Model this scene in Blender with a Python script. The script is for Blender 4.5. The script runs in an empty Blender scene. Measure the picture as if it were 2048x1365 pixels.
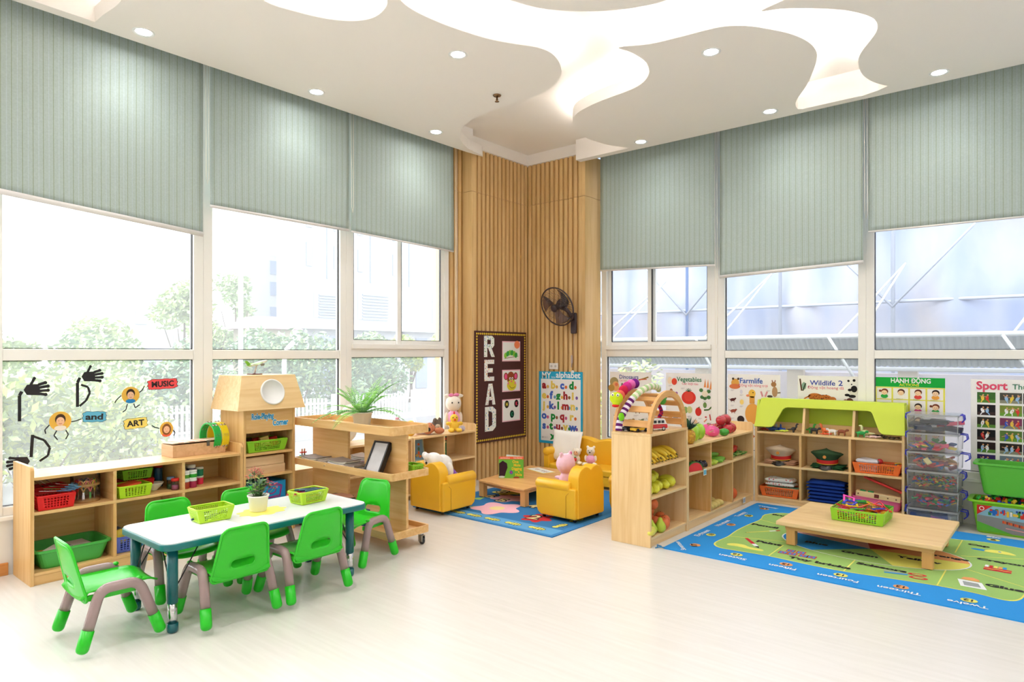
import bpy, bmesh, math, random
from mathutils import Matrix, Vector
S = bpy.context.scene
COL = S.collection
PI = math.pi
def D(a): return math.radians(a)

# ---------------------------------------------------------------- camera
cam_d = bpy.data.cameras.new('camera'); cam = bpy.data.objects.new('camera', cam_d); COL.objects.link(cam)
cam_d.sensor_width = 36; cam_d.lens = 23.449; cam_d.shift_y = 0.01245; cam_d.clip_start = .05; cam_d.clip_end = 400
cam.location = (4.980, -6.2235, 1.35)
cam.rotation_euler = (D(90), 0, math.atan2(.6425, .7663))
S.camera = cam
S.view_settings.view_transform = 'Standard'; S.view_settings.look = 'None'
S.view_settings.gamma = 1; S.view_settings.use_curve_mapping = False
S.view_settings.exposure = 1.78
S.cycles.use_denoising = True
S.cycles.max_bounces = 9; S.cycles.diffuse_bounces = 5; S.cycles.glossy_bounces = 4
S.cycles.transmission_bounces = 8; S.cycles.transparent_max_bounces = 24
S.cycles.sample_clamp_indirect = 8
# ---------------------------------------------------------------- sky
w = bpy.data.worlds.new('sky'); S.world = w; w.use_nodes = True
nt = w.node_tree; nt.nodes.clear()
o_ = nt.nodes.new('ShaderNodeOutputWorld'); b_ = nt.nodes.new('ShaderNodeBackground')
tc = nt.nodes.new('ShaderNodeTexCoord'); sx = nt.nodes.new('ShaderNodeSeparateXYZ')
cr = nt.nodes.new('ShaderNodeValToRGB')
nt.links.new(tc.outputs['Generated'], sx.inputs[0]); nt.links.new(sx.outputs['Z'], cr.inputs[0])
cr.color_ramp.elements[0].position = 0; cr.color_ramp.elements[0].color = (1, .99, .97, 1)
cr.color_ramp.elements[1].position = .6; cr.color_ramp.elements[1].color = (.95, .975, 1, 1)
nt.links.new(cr.outputs[0], b_.inputs[0]); b_.inputs[1].default_value = 1.75
nt.links.new(b_.outputs[0], o_.inputs[0])

# ---------------------------------------------------------------- materials
MATS = {}
def lin(c):
    if isinstance(c, str): c = tuple(int(c[i:i+2], 16) for i in (0, 2, 4))
    return tuple(((x/255)/12.92 if x/255 <= .04045 else (((x/255)+.055)/1.055)**2.4) for x in c) + (1,)
def newmat(name):
    m = bpy.data.materials.new(name); m.use_nodes = True; MATS[name] = m
    return m, m.node_tree, m.node_tree.nodes['Principled BSDF']
def nd(nt, typ, **kw):
    n = nt.nodes.new(typ)
    for k, v in kw.items(): setattr(n, k, v)
    return n
def plain(name, c, rough=.5, metal=0, coat=0, spec=.5, var=0, vs=20, bump=0, bs=200, sss=0, alpha=1, trans=0):
    if name in MATS: return MATS[name]
    m, nt, b = newmat(name); c = lin(c)
    b.inputs['Base Color'].default_value = c; b.inputs['Roughness'].default_value = rough
    b.inputs['Metallic'].default_value = metal; b.inputs['Coat Weight'].default_value = coat
    b.inputs['Specular IOR Level'].default_value = spec
    if trans: b.inputs['Transmission Weight'].default_value = trans
    if var:
        t = nd(nt, 'ShaderNodeTexCoord'); n = nd(nt, 'ShaderNodeTexNoise'); n.inputs['Scale'].default_value = vs
        mx = nd(nt, 'ShaderNodeMix', data_type='RGBA'); nt.links.new(t.outputs['Object'], n.inputs['Vector'])
        nt.links.new(n.outputs['Fac'], mx.inputs[0])
        mx.inputs[6].default_value = tuple(x*(1-var) for x in c[:3])+(1,); mx.inputs[7].default_value = tuple(min(1, x*(1+var)) for x in c[:3])+(1,)
        nt.links.new(mx.outputs[2], b.inputs['Base Color'])
    if bump:
        t = nd(nt, 'ShaderNodeTexCoord'); n = nd(nt, 'ShaderNodeTexNoise'); n.inputs['Scale'].default_value = bs
        bp = nd(nt, 'ShaderNodeBump'); bp.inputs['Strength'].default_value = bump; bp.inputs['Distance'].default_value = .004
        nt.links.new(t.outputs['Object'], n.inputs['Vector']); nt.links.new(n.outputs['Fac'], bp.inputs['Height']); nt.links.new(bp.outputs[0], b.inputs['Normal'])
    return m
def wood(name, c1, c2, axis, rough=.42, sc=1.0):
    if name in MATS: return MATS[name]
    m, nt, b = newmat(name)
    t = nd(nt, 'ShaderNodeTexCoord'); mp = nd(nt, 'ShaderNodeMapping')
    s = [26*sc, 26*sc, 26*sc]; s[axis] = 1.6*sc
    mp.inputs['Scale'].default_value = s
    n = nd(nt, 'ShaderNodeTexNoise'); n.inputs['Scale'].default_value = 1; n.inputs['Detail'].default_value = 5; n.inputs['Distortion'].default_value = .9
    r = nd(nt, 'ShaderNodeValToRGB'); r.color_ramp.elements[0].position = .32; r.color_ramp.elements[0].color = lin(c2)
    r.color_ramp.elements[1].position = .62; r.color_ramp.elements[1].color = lin(c1)
    nt.links.new(t.outputs['Object'], mp.inputs[0]); nt.links.new(mp.outputs[0], n.inputs['Vector']); nt.links.new(n.outputs['Fac'], r.inputs[0])
    nt.links.new(r.outputs[0], b.inputs['Base Color']); b.inputs['Roughness'].default_value = rough
    return m
WOODC = {'maple': ('E6BE82', 'D8A866'), 'pale': ('F0D09C', 'E5BF85'), 'honey': ('E4B070', 'D69C58'), 'orange': ('DC9A58', 'CE8643')}
def W(kind, axis): return wood('%s_wood_%d' % (kind, axis), *WOODC[kind], axis)
def stripes(name, cols, axis, pitch, rough=.6, bump=0):
    """repeating colour bands along an object axis; cols = [(pos,colour)...]"""
    if name in MATS: return MATS[name]
    m, nt, b = newmat(name)
    t = nd(nt, 'ShaderNodeTexCoord'); x = nd(nt, 'ShaderNodeSeparateXYZ'); nt.links.new(t.outputs['Object'], x.inputs[0])
    a = nd(nt, 'ShaderNodeMath', operation='DIVIDE'); a.inputs[1].default_value = pitch; nt.links.new(x.outputs[axis], a.inputs[0])
    f = nd(nt, 'ShaderNodeMath', operation='FRACT'); nt.links.new(a.outputs[0], f.inputs[0])
    r = nd(nt, 'ShaderNodeValToRGB'); r.color_ramp.interpolation = 'CONSTANT'
    e = r.color_ramp.elements; e[0].position = cols[0][0]; e[0].color = lin(cols[0][1]); e[1].position = cols[1][0]; e[1].color = lin(cols[1][1])
    for p, c in cols[2:]: q = e.new(p); q.color = lin(c)
    nt.links.new(f.outputs[0], r.inputs[0]); nt.links.new(r.outputs[0], b.inputs['Base Color']); b.inputs['Roughness'].default_value = rough
    return m
def emis(name, c, s):
    if name in MATS: return MATS[name]
    m, nt, b = newmat(name); b.inputs['Emission Color'].default_value = lin(c); b.inputs['Emission Strength'].default_value = s
    b.inputs['Base Color'].default_value = lin(c); return m
def clearmat(name, tint=(1, 1, 1), veil=.06, gloss=.06, rough=.05, dif=.25):
    """thin clear sheet: transparent + a pale milky veil + reflection"""
    if name in MATS: return MATS[name]
    m, nt, b = newmat(name); nt.nodes.remove(b); out = nt.nodes['Material Output']
    tr = nd(nt, 'ShaderNodeBsdfTransparent'); tr.inputs[0].default_value = tint+(1,)
    t1 = nd(nt, 'ShaderNodeBsdfTranslucent'); t1.inputs[0].default_value = (.93, .95, .97, 1)
    t2 = nd(nt, 'ShaderNodeBsdfDiffuse'); t2.inputs[0].default_value = (.93, .95, .97, 1)
    tl = nd(nt, 'ShaderNodeMixShader'); tl.inputs[0].default_value = dif; nt.links.new(t1.outputs[0], tl.inputs[1]); nt.links.new(t2.outputs[0], tl.inputs[2])
    gl = nd(nt, 'ShaderNodeBsdfGlossy'); gl.inputs['Roughness'].default_value = rough
    a = nd(nt, 'ShaderNodeMixShader'); a.inputs[0].default_value = veil
    c = nd(nt, 'ShaderNodeMixShader'); lw = nd(nt, 'ShaderNodeFresnel'); lw.inputs[0].default_value = 1.3
    mu = nd(nt, 'ShaderNodeMath', operation='MULTIPLY'); mu.inputs[1].default_value = gloss*10; nt.links.new(lw.outputs[0], mu.inputs[0])
    nt.links.new(tr.outputs[0], a.inputs[1]); nt.links.new(tl.outputs[0], a.inputs[2])
    nt.links.new(mu.outputs[0], c.inputs[0]); nt.links.new(a.outputs[0], c.inputs[1]); nt.links.new(gl.outputs[0], c.inputs[2])
    nt.links.new(c.outputs[0], out.inputs[0]); return m
PC = {}
def P_(hexc, rough=.45, **k):
    key = 'col_%s_%d' % (hexc, int(rough*100))
    return plain(key, hexc, rough, **k)
paint = P_
def card(hexc): return plain('print_'+hexc, hexc, .6, spec=.2)
white_paint = plain('white_wall_paint', 'F3F0EA', .7, var=.01, vs=3)
ceil_paint = plain('ceiling_paint', 'F6F0EA', .8)
frame_white = plain('window_frame_white', 'F3F1EC', .35)
gasket = plain('gasket_black', '2A2628', .6)
black = plain('black_plastic', '1B1A1C', .4)
chrome = plain('chrome', 'D8D8DA', .18, metal=1)

# ---------------------------------------------------------------- mesh builder
class MB:
    def __init__(s): s.v = []; s.f = []; s.m = []; s.s = []; s.mats = []; s.T = Matrix.Identity(4); s.st = []
    def push(s, M): s.st.append(s.T.copy()); s.T = s.T @ M; return s
    def pop(s): s.T = s.st.pop(); return s
    def mi(s, m):
        if m not in s.mats: s.mats.append(m)
        return s.mats.index(m)
    def add(s, vs, fs, m, smooth=False):
        o = len(s.v); s.v += [tuple(s.T @ Vector(p)) for p in vs]; i = s.mi(m)
        for f in fs: s.f.append(tuple(o+k for k in f)); s.m.append(i); s.s.append(smooth)
        return s
    def box(s, x0, x1, y0, y1, z0, z1, m):
        v = [(x0, y0, z0), (x1, y0, z0), (x1, y1, z0), (x0, y1, z0), (x0, y0, z1), (x1, y0, z1), (x1, y1, z1), (x0, y1, z1)]
        return s.add(v, [(3, 2, 1, 0), (4, 5, 6, 7), (0, 1, 5, 4), (1, 2, 6, 5), (2, 3, 7, 6), (3, 0, 4, 7)], m)
    def hexa(s, b, t, m):   # b, t: four points each
        return s.add(list(b)+list(t), [(3, 2, 1, 0), (4, 5, 6, 7), (0, 1, 5, 4), (1, 2, 6, 5), (2, 3, 7, 6), (3, 0, 4, 7)], m)
    def lathe(s, prof, m, n=20, c=(0, 0, 0), smooth=True, caps=True):
        vs = []; fs = []
        for r, z in prof:
            for k in range(n): a = 2*PI*k/n; vs.append((c[0]+r*math.cos(a), c[1]+r*math.sin(a), c[2]+z))
        for i in range(len(prof)-1):
            for k in range(n): k2 = (k+1) % n; fs.append((i*n+k, i*n+k2, (i+1)*n+k2, (i+1)*n+k))
        if caps:
            if prof[0][0] > 1e-4: fs.append(tuple(range(n))[::-1])
            if prof[-1][0] > 1e-4: fs.append(tuple(range((len(prof)-1)*n, len(prof)*n)))
        return s.add(vs, fs, m, smooth)
    def cyl(s, r, z0, z1, m, c=(0, 0), n=20): return s.lathe([(r, z0), (r, z1)], m, n, (c[0], c[1], 0))
    def tube(s, path, r, m, n=8, closed=False, smooth=True):
        P = [Vector(p) for p in path]; N = len(P); vs = []; fs = []; up = None
        R = r if isinstance(r, (list, tuple)) else [r]*N
        for i, p in enumerate(P):
            if closed: t = P[(i+1) % N]-P[i-1]
            else: t = P[min(i+1, N-1)]-P[max(i-1, 0)]
            t.normalize()
            if up is None: up = Vector((0, 0, 1)) if abs(t.z) < .9 else Vector((1, 0, 0))
            a = up - t*up.dot(t)
            if a.length < 1e-5: a = t.orthogonal()
            a.normalize(); up = a; b = t.cross(a)
            for k in range(n): q = 2*PI*k/n; vs.append(tuple(p+(a*math.cos(q)+b*math.sin(q))*R[i]))
        L = N if closed else N-1
        for i in range(L):
            j = (i+1) % N
            for k in range(n): k2 = (k+1) % n; fs.append((i*n+k, i*n+k2, j*n+k2, j*n+k))
        if not closed: fs += [tuple(range(n))[::-1], tuple(range((N-1)*n, N*n))]
        return s.add(vs, fs, m, smooth)
    def ell(s, c, r, m, n=12, rot=None):
        if not isinstance(r, (list, tuple)): r = (r, r, r)
        M = rot or Matrix.Identity(3); vs = []; fs = []; h = max(6, n//2+2)
        for i in range(h+1):
            th = PI*i/h
            for k in range(n):
                a = 2*PI*k/n; p = M @ Vector((r[0]*math.sin(th)*math.cos(a), r[1]*math.sin(th)*math.sin(a), r[2]*math.cos(th)))
                vs.append((c[0]+p.x, c[1]+p.y, c[2]+p.z))
        for i in range(h):
            for k in range(n): k2 = (k+1) % n; fs.append((i*n+k, (i+1)*n+k, (i+1)*n+k2, i*n+k2))
        return s.add(vs, fs, m, True)
    def prism(s, poly, z0, z1, m, smooth=False):
        n = len(poly); a = sum(poly[i][0]*poly[(i+1) % n][1]-poly[(i+1) % n][0]*poly[i][1] for i in range(n))
        if a < 0: poly = poly[::-1]
        vs = [(x, y, z0) for x, y in poly]+[(x, y, z1) for x, y in poly]
        s.add(vs, [tuple(range(n))[::-1], tuple(range(n, 2*n))], m)
        o = len(s.v)-2*n; i = s.mi(m)
        for k in range(n): k2 = (k+1) % n; s.f.append((o+k, o+k2, o+n+k2, o+n+k)); s.m.append(i); s.s.append(smooth)
        return s
    def quad(s, a, b, c, d, m): return s.add([a, b, c, d], [(0, 1, 2, 3)], m)
    # flat art in the local XY plane, layer by layer upwards
    def poly(s, pts, z, m):
        n = len(pts); a = sum(pts[i][0]*pts[(i+1) % n][1]-pts[(i+1) % n][0]*pts[i][1] for i in range(n))
        if a < 0: pts = pts[::-1]
        return s.add([(x, y, z) for x, y in pts], [tuple(range(n))], m)
    def rect(s, x0, y0, x1, y1, z, m): return s.poly([(x0, y0), (x1, y0), (x1, y1), (x0, y1)], z, m)
    def disc(s, x, y, rx, ry, z, m, n=18, rot=0):
        c, q = math.cos(rot), math.sin(rot)
        return s.poly([(x+rx*math.cos(2*PI*k/n)*c-ry*math.sin(2*PI*k/n)*q, y+rx*math.cos(2*PI*k/n)*q+ry*math.sin(2*PI*k/n)*c) for k in range(n)], z, m)
    def line(s, pts, wd, z, m):
        for (x0, y0), (x1, y1) in zip(pts[:-1], pts[1:]):
            l = math.hypot(x1-x0, y1-y0) or 1; nx, ny = -(y1-y0)/l*wd/2, (x1-x0)/l*wd/2
            s.poly([(x0-nx, y0-ny), (x1-nx, y1-ny), (x1+nx, y1+ny), (x0+nx, y0+ny)], z, m)
        return s
    def text(s, t, x, y, size, z, m, bold=.0, align='CENTER', rot=0, wide=1.0, depth=0, fit=None):
        vs, fs = text_geo(t, bold, align, depth); c, q = math.cos(rot), math.sin(rot)
        if fit:
            xs = [p[0] for p in vs]; w0 = (max(xs)-min(xs))*size; wide = fit/w0 if w0 else 1
        return s.add([(x+(a*wide*c-b*q)*size, y+(a*wide*q+b*c)*size, z+d) for a, b, d in vs], fs, m)
    def build(s, name, parent=None, loc=(0, 0, 0), rot=(0, 0, 0), bevel=0, seg=2, subd=0, solid=0, autosmooth=False, remesh=0):
        me = bpy.data.meshes.new(name); me.from_pydata(s.v, [], s.f); me.update()
        for m in s.mats: me.materials.append(m)
        me.polygons.foreach_set('material_index', s.m); me.polygons.foreach_set('use_smooth', s.s)
        o = bpy.data.objects.new(name, me); COL.objects.link(o); o.location = loc; o.rotation_euler = rot
        if parent: o.parent = parent
        if remesh:
            md = o.modifiers.new('r', 'REMESH'); md.mode = 'VOXEL'; md.voxel_size = remesh; md.use_smooth_shade = True
            ms = o.modifiers.new('s', 'SMOOTH'); ms.iterations = 6; ms.factor = .6
        if solid: md = o.modifiers.new('t', 'SOLIDIFY'); md.thickness = solid; md.offset = 0
        if bevel:
            md = o.modifiers.new('b', 'BEVEL'); md.width = bevel; md.segments = seg; md.limit_method = 'ANGLE'; md.angle_limit = D(40)
            if autosmooth:
                for p in me.polygons: p.use_smooth = True
                md.harden_normals = True
        if subd: md = o.modifiers.new('d', 'SUBSURF'); md.levels = subd; md.render_levels = subd
        return o
TG = {}
def text_geo(t, bold, align, depth):
    k = (t, bold, align, depth)
    if k in TG: return TG[k]
    c = bpy.data.curves.new('t', 'FONT'); c.body = t; c.align_x = align; c.offset = bold; c.resolution_u = 3; c.extrude = depth/2
    o = bpy.data.objects.new('t', c); COL.objects.link(o); bpy.context.view_layer.update()
    dg = bpy.context.evaluated_depsgraph_get(); me = bpy.data.meshes.new_from_object(o.evaluated_get(dg))
    r = ([(v.co.x, v.co.y, v.co.z+depth/2) for v in me.vertices], [tuple(p.vertices) for p in me.polygons])
    bpy.data.objects.remove(o); bpy.data.curves.remove(c); bpy.data.meshes.remove(me); TG[k] = r
    return r
def tag(o, label, cat, group=None, kind=None):
    o['label'] = label; o['category'] = cat
    if group: o['group'] = group
    if kind: o['kind'] = kind
    return o
def thing(name, label, cat, loc=(0, 0, 0), rz=0, group=None):
    o = bpy.data.objects.new(name, None); COL.objects.link(o); o.location = loc; o.rotation_euler = (0, 0, rz); o.empty_display_size = .05
    return tag(o, label, cat, group)
def struct(o, label=None, cat=None):
    o['kind'] = 'structure'
    if label: o['label'] = label
    if cat: o['category'] = cat
    return o
def kids(o): return [c for c in bpy.data.objects if c.parent == o]
def dup(root, loc, rz=None, label=None, group=None, rot=None, scale=None, kmap=None):
    r = root.copy(); COL.objects.link(r); r.location = loc
    if rz is not None: r.rotation_euler = (0, 0, rz)
    if rot: r.rotation_euler = rot
    if scale: r.scale = scale if isinstance(scale, (tuple, list)) else (scale,)*3
    if label: r['label'] = label
    if group: r['group'] = group
    for ch in (kmap if kmap is not None else kids(root)):
        c = ch.copy(); COL.objects.link(c); c.parent = r
        for g in kids(ch):
            d = g.copy(); COL.objects.link(d); d.parent = c
    return r
def board(name, par, x0, x1, y0, y1, z0, z1, kind='maple', bevel=.002, loc=(0, 0, 0)):
    d = (x1-x0, y1-y0, z1-z0); ax = d.index(max(d))
    return MB().box(x0, x1, y0, y1, z0, z1, W(kind, ax)).build(name, par, bevel=bevel, loc=loc)
def rrect(x0, y0, x1, y1, r, n=5):
    out = []
    for cx, cy, a in ((x1-r, y0+r, -90), (x1-r, y1-r, 0), (x0+r, y1-r, 90), (x0+r, y0+r, 180)):
        for k in range(n+1): t = D(a+90*k/n); out.append((cx+r*math.cos(t), cy+r*math.sin(t)))
    return out
def ROT(x=0, y=0, z=0): return Matrix.Rotation(D(z), 4, 'Z') @ Matrix.Rotation(D(y), 4, 'Y') @ Matrix.Rotation(D(x), 4, 'X')
def TR(x, y, z): return Matrix.Translation((x, y, z))
R3 = lambda x=0, y=0, z=0: ROT(x, y, z).to_3x3()
WALLB = ROT(90, 0, 0)            # art plane facing -Y
WALLA = ROT(90, 0, 90)           # art plane facing +X (local x runs along +Y)
# ================================================================ the room
ZC, ZS, ZU = 3.43, 3.53, 3.65       # lower ceiling, its upper face, recess ceiling
# floor: pale vinyl planks with fine streaks
m, nt, b = newmat('vinyl_planks')
t = nd(nt, 'ShaderNodeTexCoord'); mp = nd(nt, 'ShaderNodeMapping'); mp.inputs['Scale'].default_value = (1.6, 22, 1); mp.inputs['Rotation'].default_value = (0, 0, D(3))
n = nd(nt, 'ShaderNodeTexNoise'); n.inputs['Scale'].default_value = 1.5; n.inputs['Detail'].default_value = 7; n.inputs['Distortion'].default_value = .5
r = nd(nt, 'ShaderNodeValToRGB'); r.color_ramp.elements[0].position = .3; r.color_ramp.elements[0].color = lin('DDD9D2'); r.color_ramp.elements[1].position = .7; r.color_ramp.elements[1].color = lin('E4E0DA')
nt.links.new(t.outputs['Object'], mp.inputs[0]); nt.links.new(mp.outputs[0], n.inputs['Vector']); nt.links.new(n.outputs['Fac'], r.inputs[0]); nt.links.new(r.outputs[0], b.inputs['Base Color'])
b.inputs['Roughness'].default_value = .24; b.inputs['Specular IOR Level'].default_value = .5
XR, YF = 8.6, -9.5
struct(MB().box(-.2, XR, YF, .4, -.1, 0, MATS['vinyl_planks']).build('floor'), 'pale glossy vinyl floor with fine streaks', 'floor')
struct(MB().box(-.2, XR, YF, .4, ZU, ZU+.1, ceil_paint).build('ceiling'), 'recessed upper ceiling in white paint', 'ceiling')
# low walls beneath the windows and plain walls behind the camera
struct(MB().box(-.2, 0, YF, -1.1, 0, .334, white_paint).build('wall_left'), 'white low wall under the left windows', 'wall')
struct(MB().box(.9, XR, .17, .4, 0, .334, white_paint).build('wall_right'), 'white low wall under the right windows', 'wall')
struct(MB().box(XR, XR+.1, YF, .4, 0, ZU, white_paint).build('wall_far_right'), 'white wall beyond the frame to the right', 'wall')
struct(MB().box(-.2, XR, YF-.1, YF, 0, ZU, white_paint).build('wall_back'), 'white wall behind the camera', 'wall')
struct(MB().box(0, .015, YF, -5.08, 0, .076, W('orange', 1)).build('baseboard_left', bevel=.003), 'brown wooden baseboard at the left wall', 'baseboard')
# wood slatted corner
slat = wood('slat_wood', 'E0BE86', 'D3AC70', 2, .45, .7)
back = wood('slat_back_wood', 'D6AF72', 'CBA262', 2, .5, .7)
c = MB()
def slats(axis, a0, a1, plane, sgn, z0, z1, pitch):
    n = round((a1-a0)/pitch); p = (a1-a0)/n
    for k in range(n):
        s0 = a0+k*p+p*.2; s1 = s0+p*.6
        if axis == 'y': c.box(min(plane, plane+.024*sgn), max(plane, plane+.024*sgn), s0, s1, z0, z1, slat)
        else: c.box(s0, s1, min(plane, plane+.024*sgn), max(plane, plane+.024*sgn), z0, z1, slat)
for z0, z1 in ((0, 3.068), (3.072, 3.53)):
    c.box(-.2, .106, -1.1, .15, z0, z1, back); c.box(.106, .93, -.136, .15, z0, z1, back)
    c.box(-.2, -.02, -1.31, -1.1, z0, z1, back)
    slats('y', -1.08, -.15, .106, 1, z0, z1, .066); slats('x', .13, .90, -.136, -1, z0, z1, .066); slats('y', -1.305, -1.12, -.02, 1, z0, z1, .062)
    c.box(.1, .132, -1.103, -1.06, z0, z1, slat); c.box(.89, .933, -.162, -.13, z0, z1, slat); c.box(.0, .1, -1.103, -1.098, z0, z1, slat); c.box(.93, .933, -.13, .15, z0, z1, slat)
struct(c.build('wall_corner'), 'wall corner clad in honey wooden slats', 'wall')
# white fascia above the slats and along the blind recess, thin lip under it
f = MB()
f.box(-.02, .15, -1.3, -.16, 3.53, ZU, ceil_paint); f.box(.15, .95, -.18, -.1, 3.53, ZU, ceil_paint)
f.box(.27, .29, -9.4, -1.25, ZC+.02, ZU, ceil_paint); f.box(.204, .29, -9.4, -1.25, ZC+.002, ZC+.02, ceil_paint)
f.box(.9, 8.6, -.29, -.27, ZC+.02, ZU, ceil_paint); f.box(.9, 8.6, -.29, -.2, ZC+.002, ZC+.02, ceil_paint)
struct(f.build('trim_1'), 'white fascia and lip around the ceiling edge', 'trim')
# organic drop-ceiling pieces
def smooth_poly(pts, k=4):
    out = []; n = len(pts)
    for i in range(n):
        p0, p1, p2, p3 = (Vector(pts[(i+j-1) % n]) for j in range(4))
        if (p2-p1).length > .9 or abs(p1.y+.203) < .002 or p1.x < .21: out.append(tuple(p1)); continue
        for q in range(k):
            u = q/k; out.append(tuple(.5*((2*p1)+(p2-p0)*u+(2*p0-5*p1+4*p2-p3)*u*u+(3*p1-p0-3*p2+p3)*u**3)))
    return out
CA = [(.206, -4.7), (.42, -4.7), (.64, -4.69), (.80, -4.72), (1.1, -4.85), (1.5, -4.8), (1.5, -4.45), (1.34, -4.16), (1.37, -3.96), (1.44, -3.79), (1.54, -3.67), (1.66, -3.615), (1.79, -3.63), (1.9, -3.69), (2.02, -3.85), (2.1, -3.8), (1.97, -3.66), (1.93, -3.52), (1.94, -3.32), (1.98, -3.12), (2.04, -2.93), (2.12, -2.78), (2.2, -2.65), (2.225, -2.53), (2.2, -2.41), (2.15, -2.3), (2.07, -2.18), (1.95, -2.08), (1.78, -2.0), (1.62, -1.965), (1.4, -1.965), (1.13, -1.95), (.93, -1.92), (.77, -1.86), (.62, -1.76), (.47, -1.62), (.37, -1.48), (.30, -1.34), (.206, -1.26)]
CB = [(2.63, -2.29), (2.81, -2.2), (3.01, -2.16), (3.17, -2.14), (3.29, -2.11), (3.4, -2.03), (3.5, -1.89), (3.59, -1.72), (3.635, -1.55), (3.64, -1.4), (3.61, -1.25), (3.53, -1.05), (3.41, -.8), (3.28, -.58), (3.22, -.45), (3.20, -.32), (3.21, -.203), (1.62, -.203), (1.47, -.46), (1.42, -.65), (1.4, -.85), (1.45, -1.05), (1.52, -1.23), (1.6, -1.35), (1.7, -1.44), (1.83, -1.5), (1.98, -1.545), (2.13, -1.57), (2.28, -1.59), (2.4, -1.625), (2.5, -1.69), (2.58, -1.78), (2.63, -1.88), (2.655, -1.97), (2.66, -2.08), (2.65, -2.19)]
CC = [(5.4, -3.0), (4.6, -2.45), (4.1, -2.27), (3.68, -2.19), (3.54, -2.15), (3.64, -2.1), (3.78, -1.99), (3.91, -1.86), (3.99, -1.74), (4.04, -1.61), (4.04, -1.5), (4.01, -1.4), (3.95, -1.29), (3.88, -1.17), (3.83, -1.05), (3.8, -.9), (3.79, -.72), (3.82, -.54), (3.89, -.38), (4.0, -.203), (8.5, -.203), (8.5, -3.0)]
CD = [(2.4, -3.4), (2.45, -3.23), (2.5, -3.1), (2.58, -2.97), (2.71, -2.84), (2.88, -2.72), (3.02, -2.66), (3.17, -2.63), (3.4, -2.65), (3.6, -2.85), (3.65, -3.3), (3.4, -3.8), (2.9, -3.95), (2.5, -3.75)]
cove = emis('cove_led', 'FFFFFF', 16)
def slab(pts, nme, lab, skip):
    sp = smooth_poly(pts)
    o = MB().prism(sp, ZC, ZS, ceil_paint).build(nme); struct(o, lab, 'ceiling')
    # LED strip lying on top of the slab, a little behind its edge
    cen = Vector((sum(p[0] for p in sp)/len(sp), sum(p[1] for p in sp)/len(sp)))
    n = len(sp); area = sum(sp[i][0]*sp[(i+1) % n][1]-sp[(i+1) % n][0]*sp[i][1] for i in range(n)); sg = 1 if area > 0 else -1
    ins = []
    for i in range(n):
        a, q = Vector(sp[i-1]), Vector(sp[(i+1) % n]); t = (q-a).normalized(); nr = Vector((-t.y, t.x))*sg
        ins.append(Vector(sp[i])+nr*.07)
    mb = MB()
    for i in range(n):
        a, q = ins[i], ins[(i+1) % n]
        if (a-q).length > .9 or skip(a): continue
        d = (q-a)
        if d.length < 1e-4: continue
        t = d.normalized(); nr = Vector((-t.y, t.x))*.008
        mb.add([(a.x-nr.x, a.y-nr.y, ZS+.012), (q.x-nr.x, q.y-nr.y, ZS+.012), (q.x+nr.x, q.y+nr.y, ZS+.012), (a.x+nr.x, a.y+nr.y, ZS+.012)], [(0, 1, 2, 3)], cove)
    if mb.f: mb.build('led_strip', o)
slab(CA, 'ceiling_panel_left', 'curvy lowered ceiling panel over the left side', lambda p: p.x < .45 or (p.x < 1.7 and p.y > -2.2))
slab(CB, 'ceiling_panel_middle', 'curvy lowered ceiling panel near the wooden corner', lambda p: p.y > -.5)
slab(CC, 'ceiling_panel_right', 'curvy lowered ceiling panel over the right side', lambda p: p.y > -.5 or p.x > 5.5)
slab(CD, 'ceiling_panel_round', 'lowered ceiling island at the top centre', lambda p: False)

# downlights
lens = emis('downlight_lens', 'FFFFFF', 30)
dl = thing('downlight', 'x', 'ceiling light', (0, 0, 0))
MB().lathe([(.046, -.001), (.062, -.006), (.066, -.004), (.066, .002)], plain('downlight_ring', 'F4F4F4', .3), 28, caps=False).build('trim_ring', dl)
MB().lathe([(0.0001, -.002), (.046, -.002)], lens, 24, caps=False, smooth=False).build('lens', dl)
sp_ = bpy.data.lights.new('downlight_lamp', 'SPOT'); sp_.energy = 5; sp_.spot_size = D(130); sp_.spot_blend = 1; sp_.shadow_soft_size = .05; sp_.color = (1, .985, .97)
lo = bpy.data.objects.new('lamp', sp_); COL.objects.link(lo); lo.parent = dl; lo.location = (0, 0, -.012)
DLK = kids(dl)
spots = [(.388, -4.451, ZC, 'downlight nearest the left frame edge, above the first blind'), (.388, -3.163, ZC, 'downlight above the middle left blind'), (.419, -1.892, ZC, 'downlight by the wooden corner on the left ceiling panel'),
 (1.716, -2.915, ZC, 'downlight in the left ceiling panel near the brass sprinkler'), (3.079, -1.823, ZC, 'downlight in the middle of the middle ceiling panel'), (3.0, -.42, ZC, 'downlight above the second right blind'),
 (1.745, -.40, ZC, 'downlight above the right blind next to the wooden corner'), (4.232, -.42, ZC, 'downlight above the rightmost blind')]
for i, (x, y, z, lb) in enumerate(spots):
    if i == 0: dl.location = (x, y, z); dl['label'] = lb; dl['group'] = 'recessed downlights in the ceiling'
    else: dup(dl, (x, y, z), 0, lb, 'recessed downlights in the ceiling', kmap=DLK)
DLF = []
for c_0 in DLK:
    if c_0.type == 'LIGHT':
        ld2 = sp_.copy(); ld2.energy = 26; ld2.spot_size = D(150)
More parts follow.
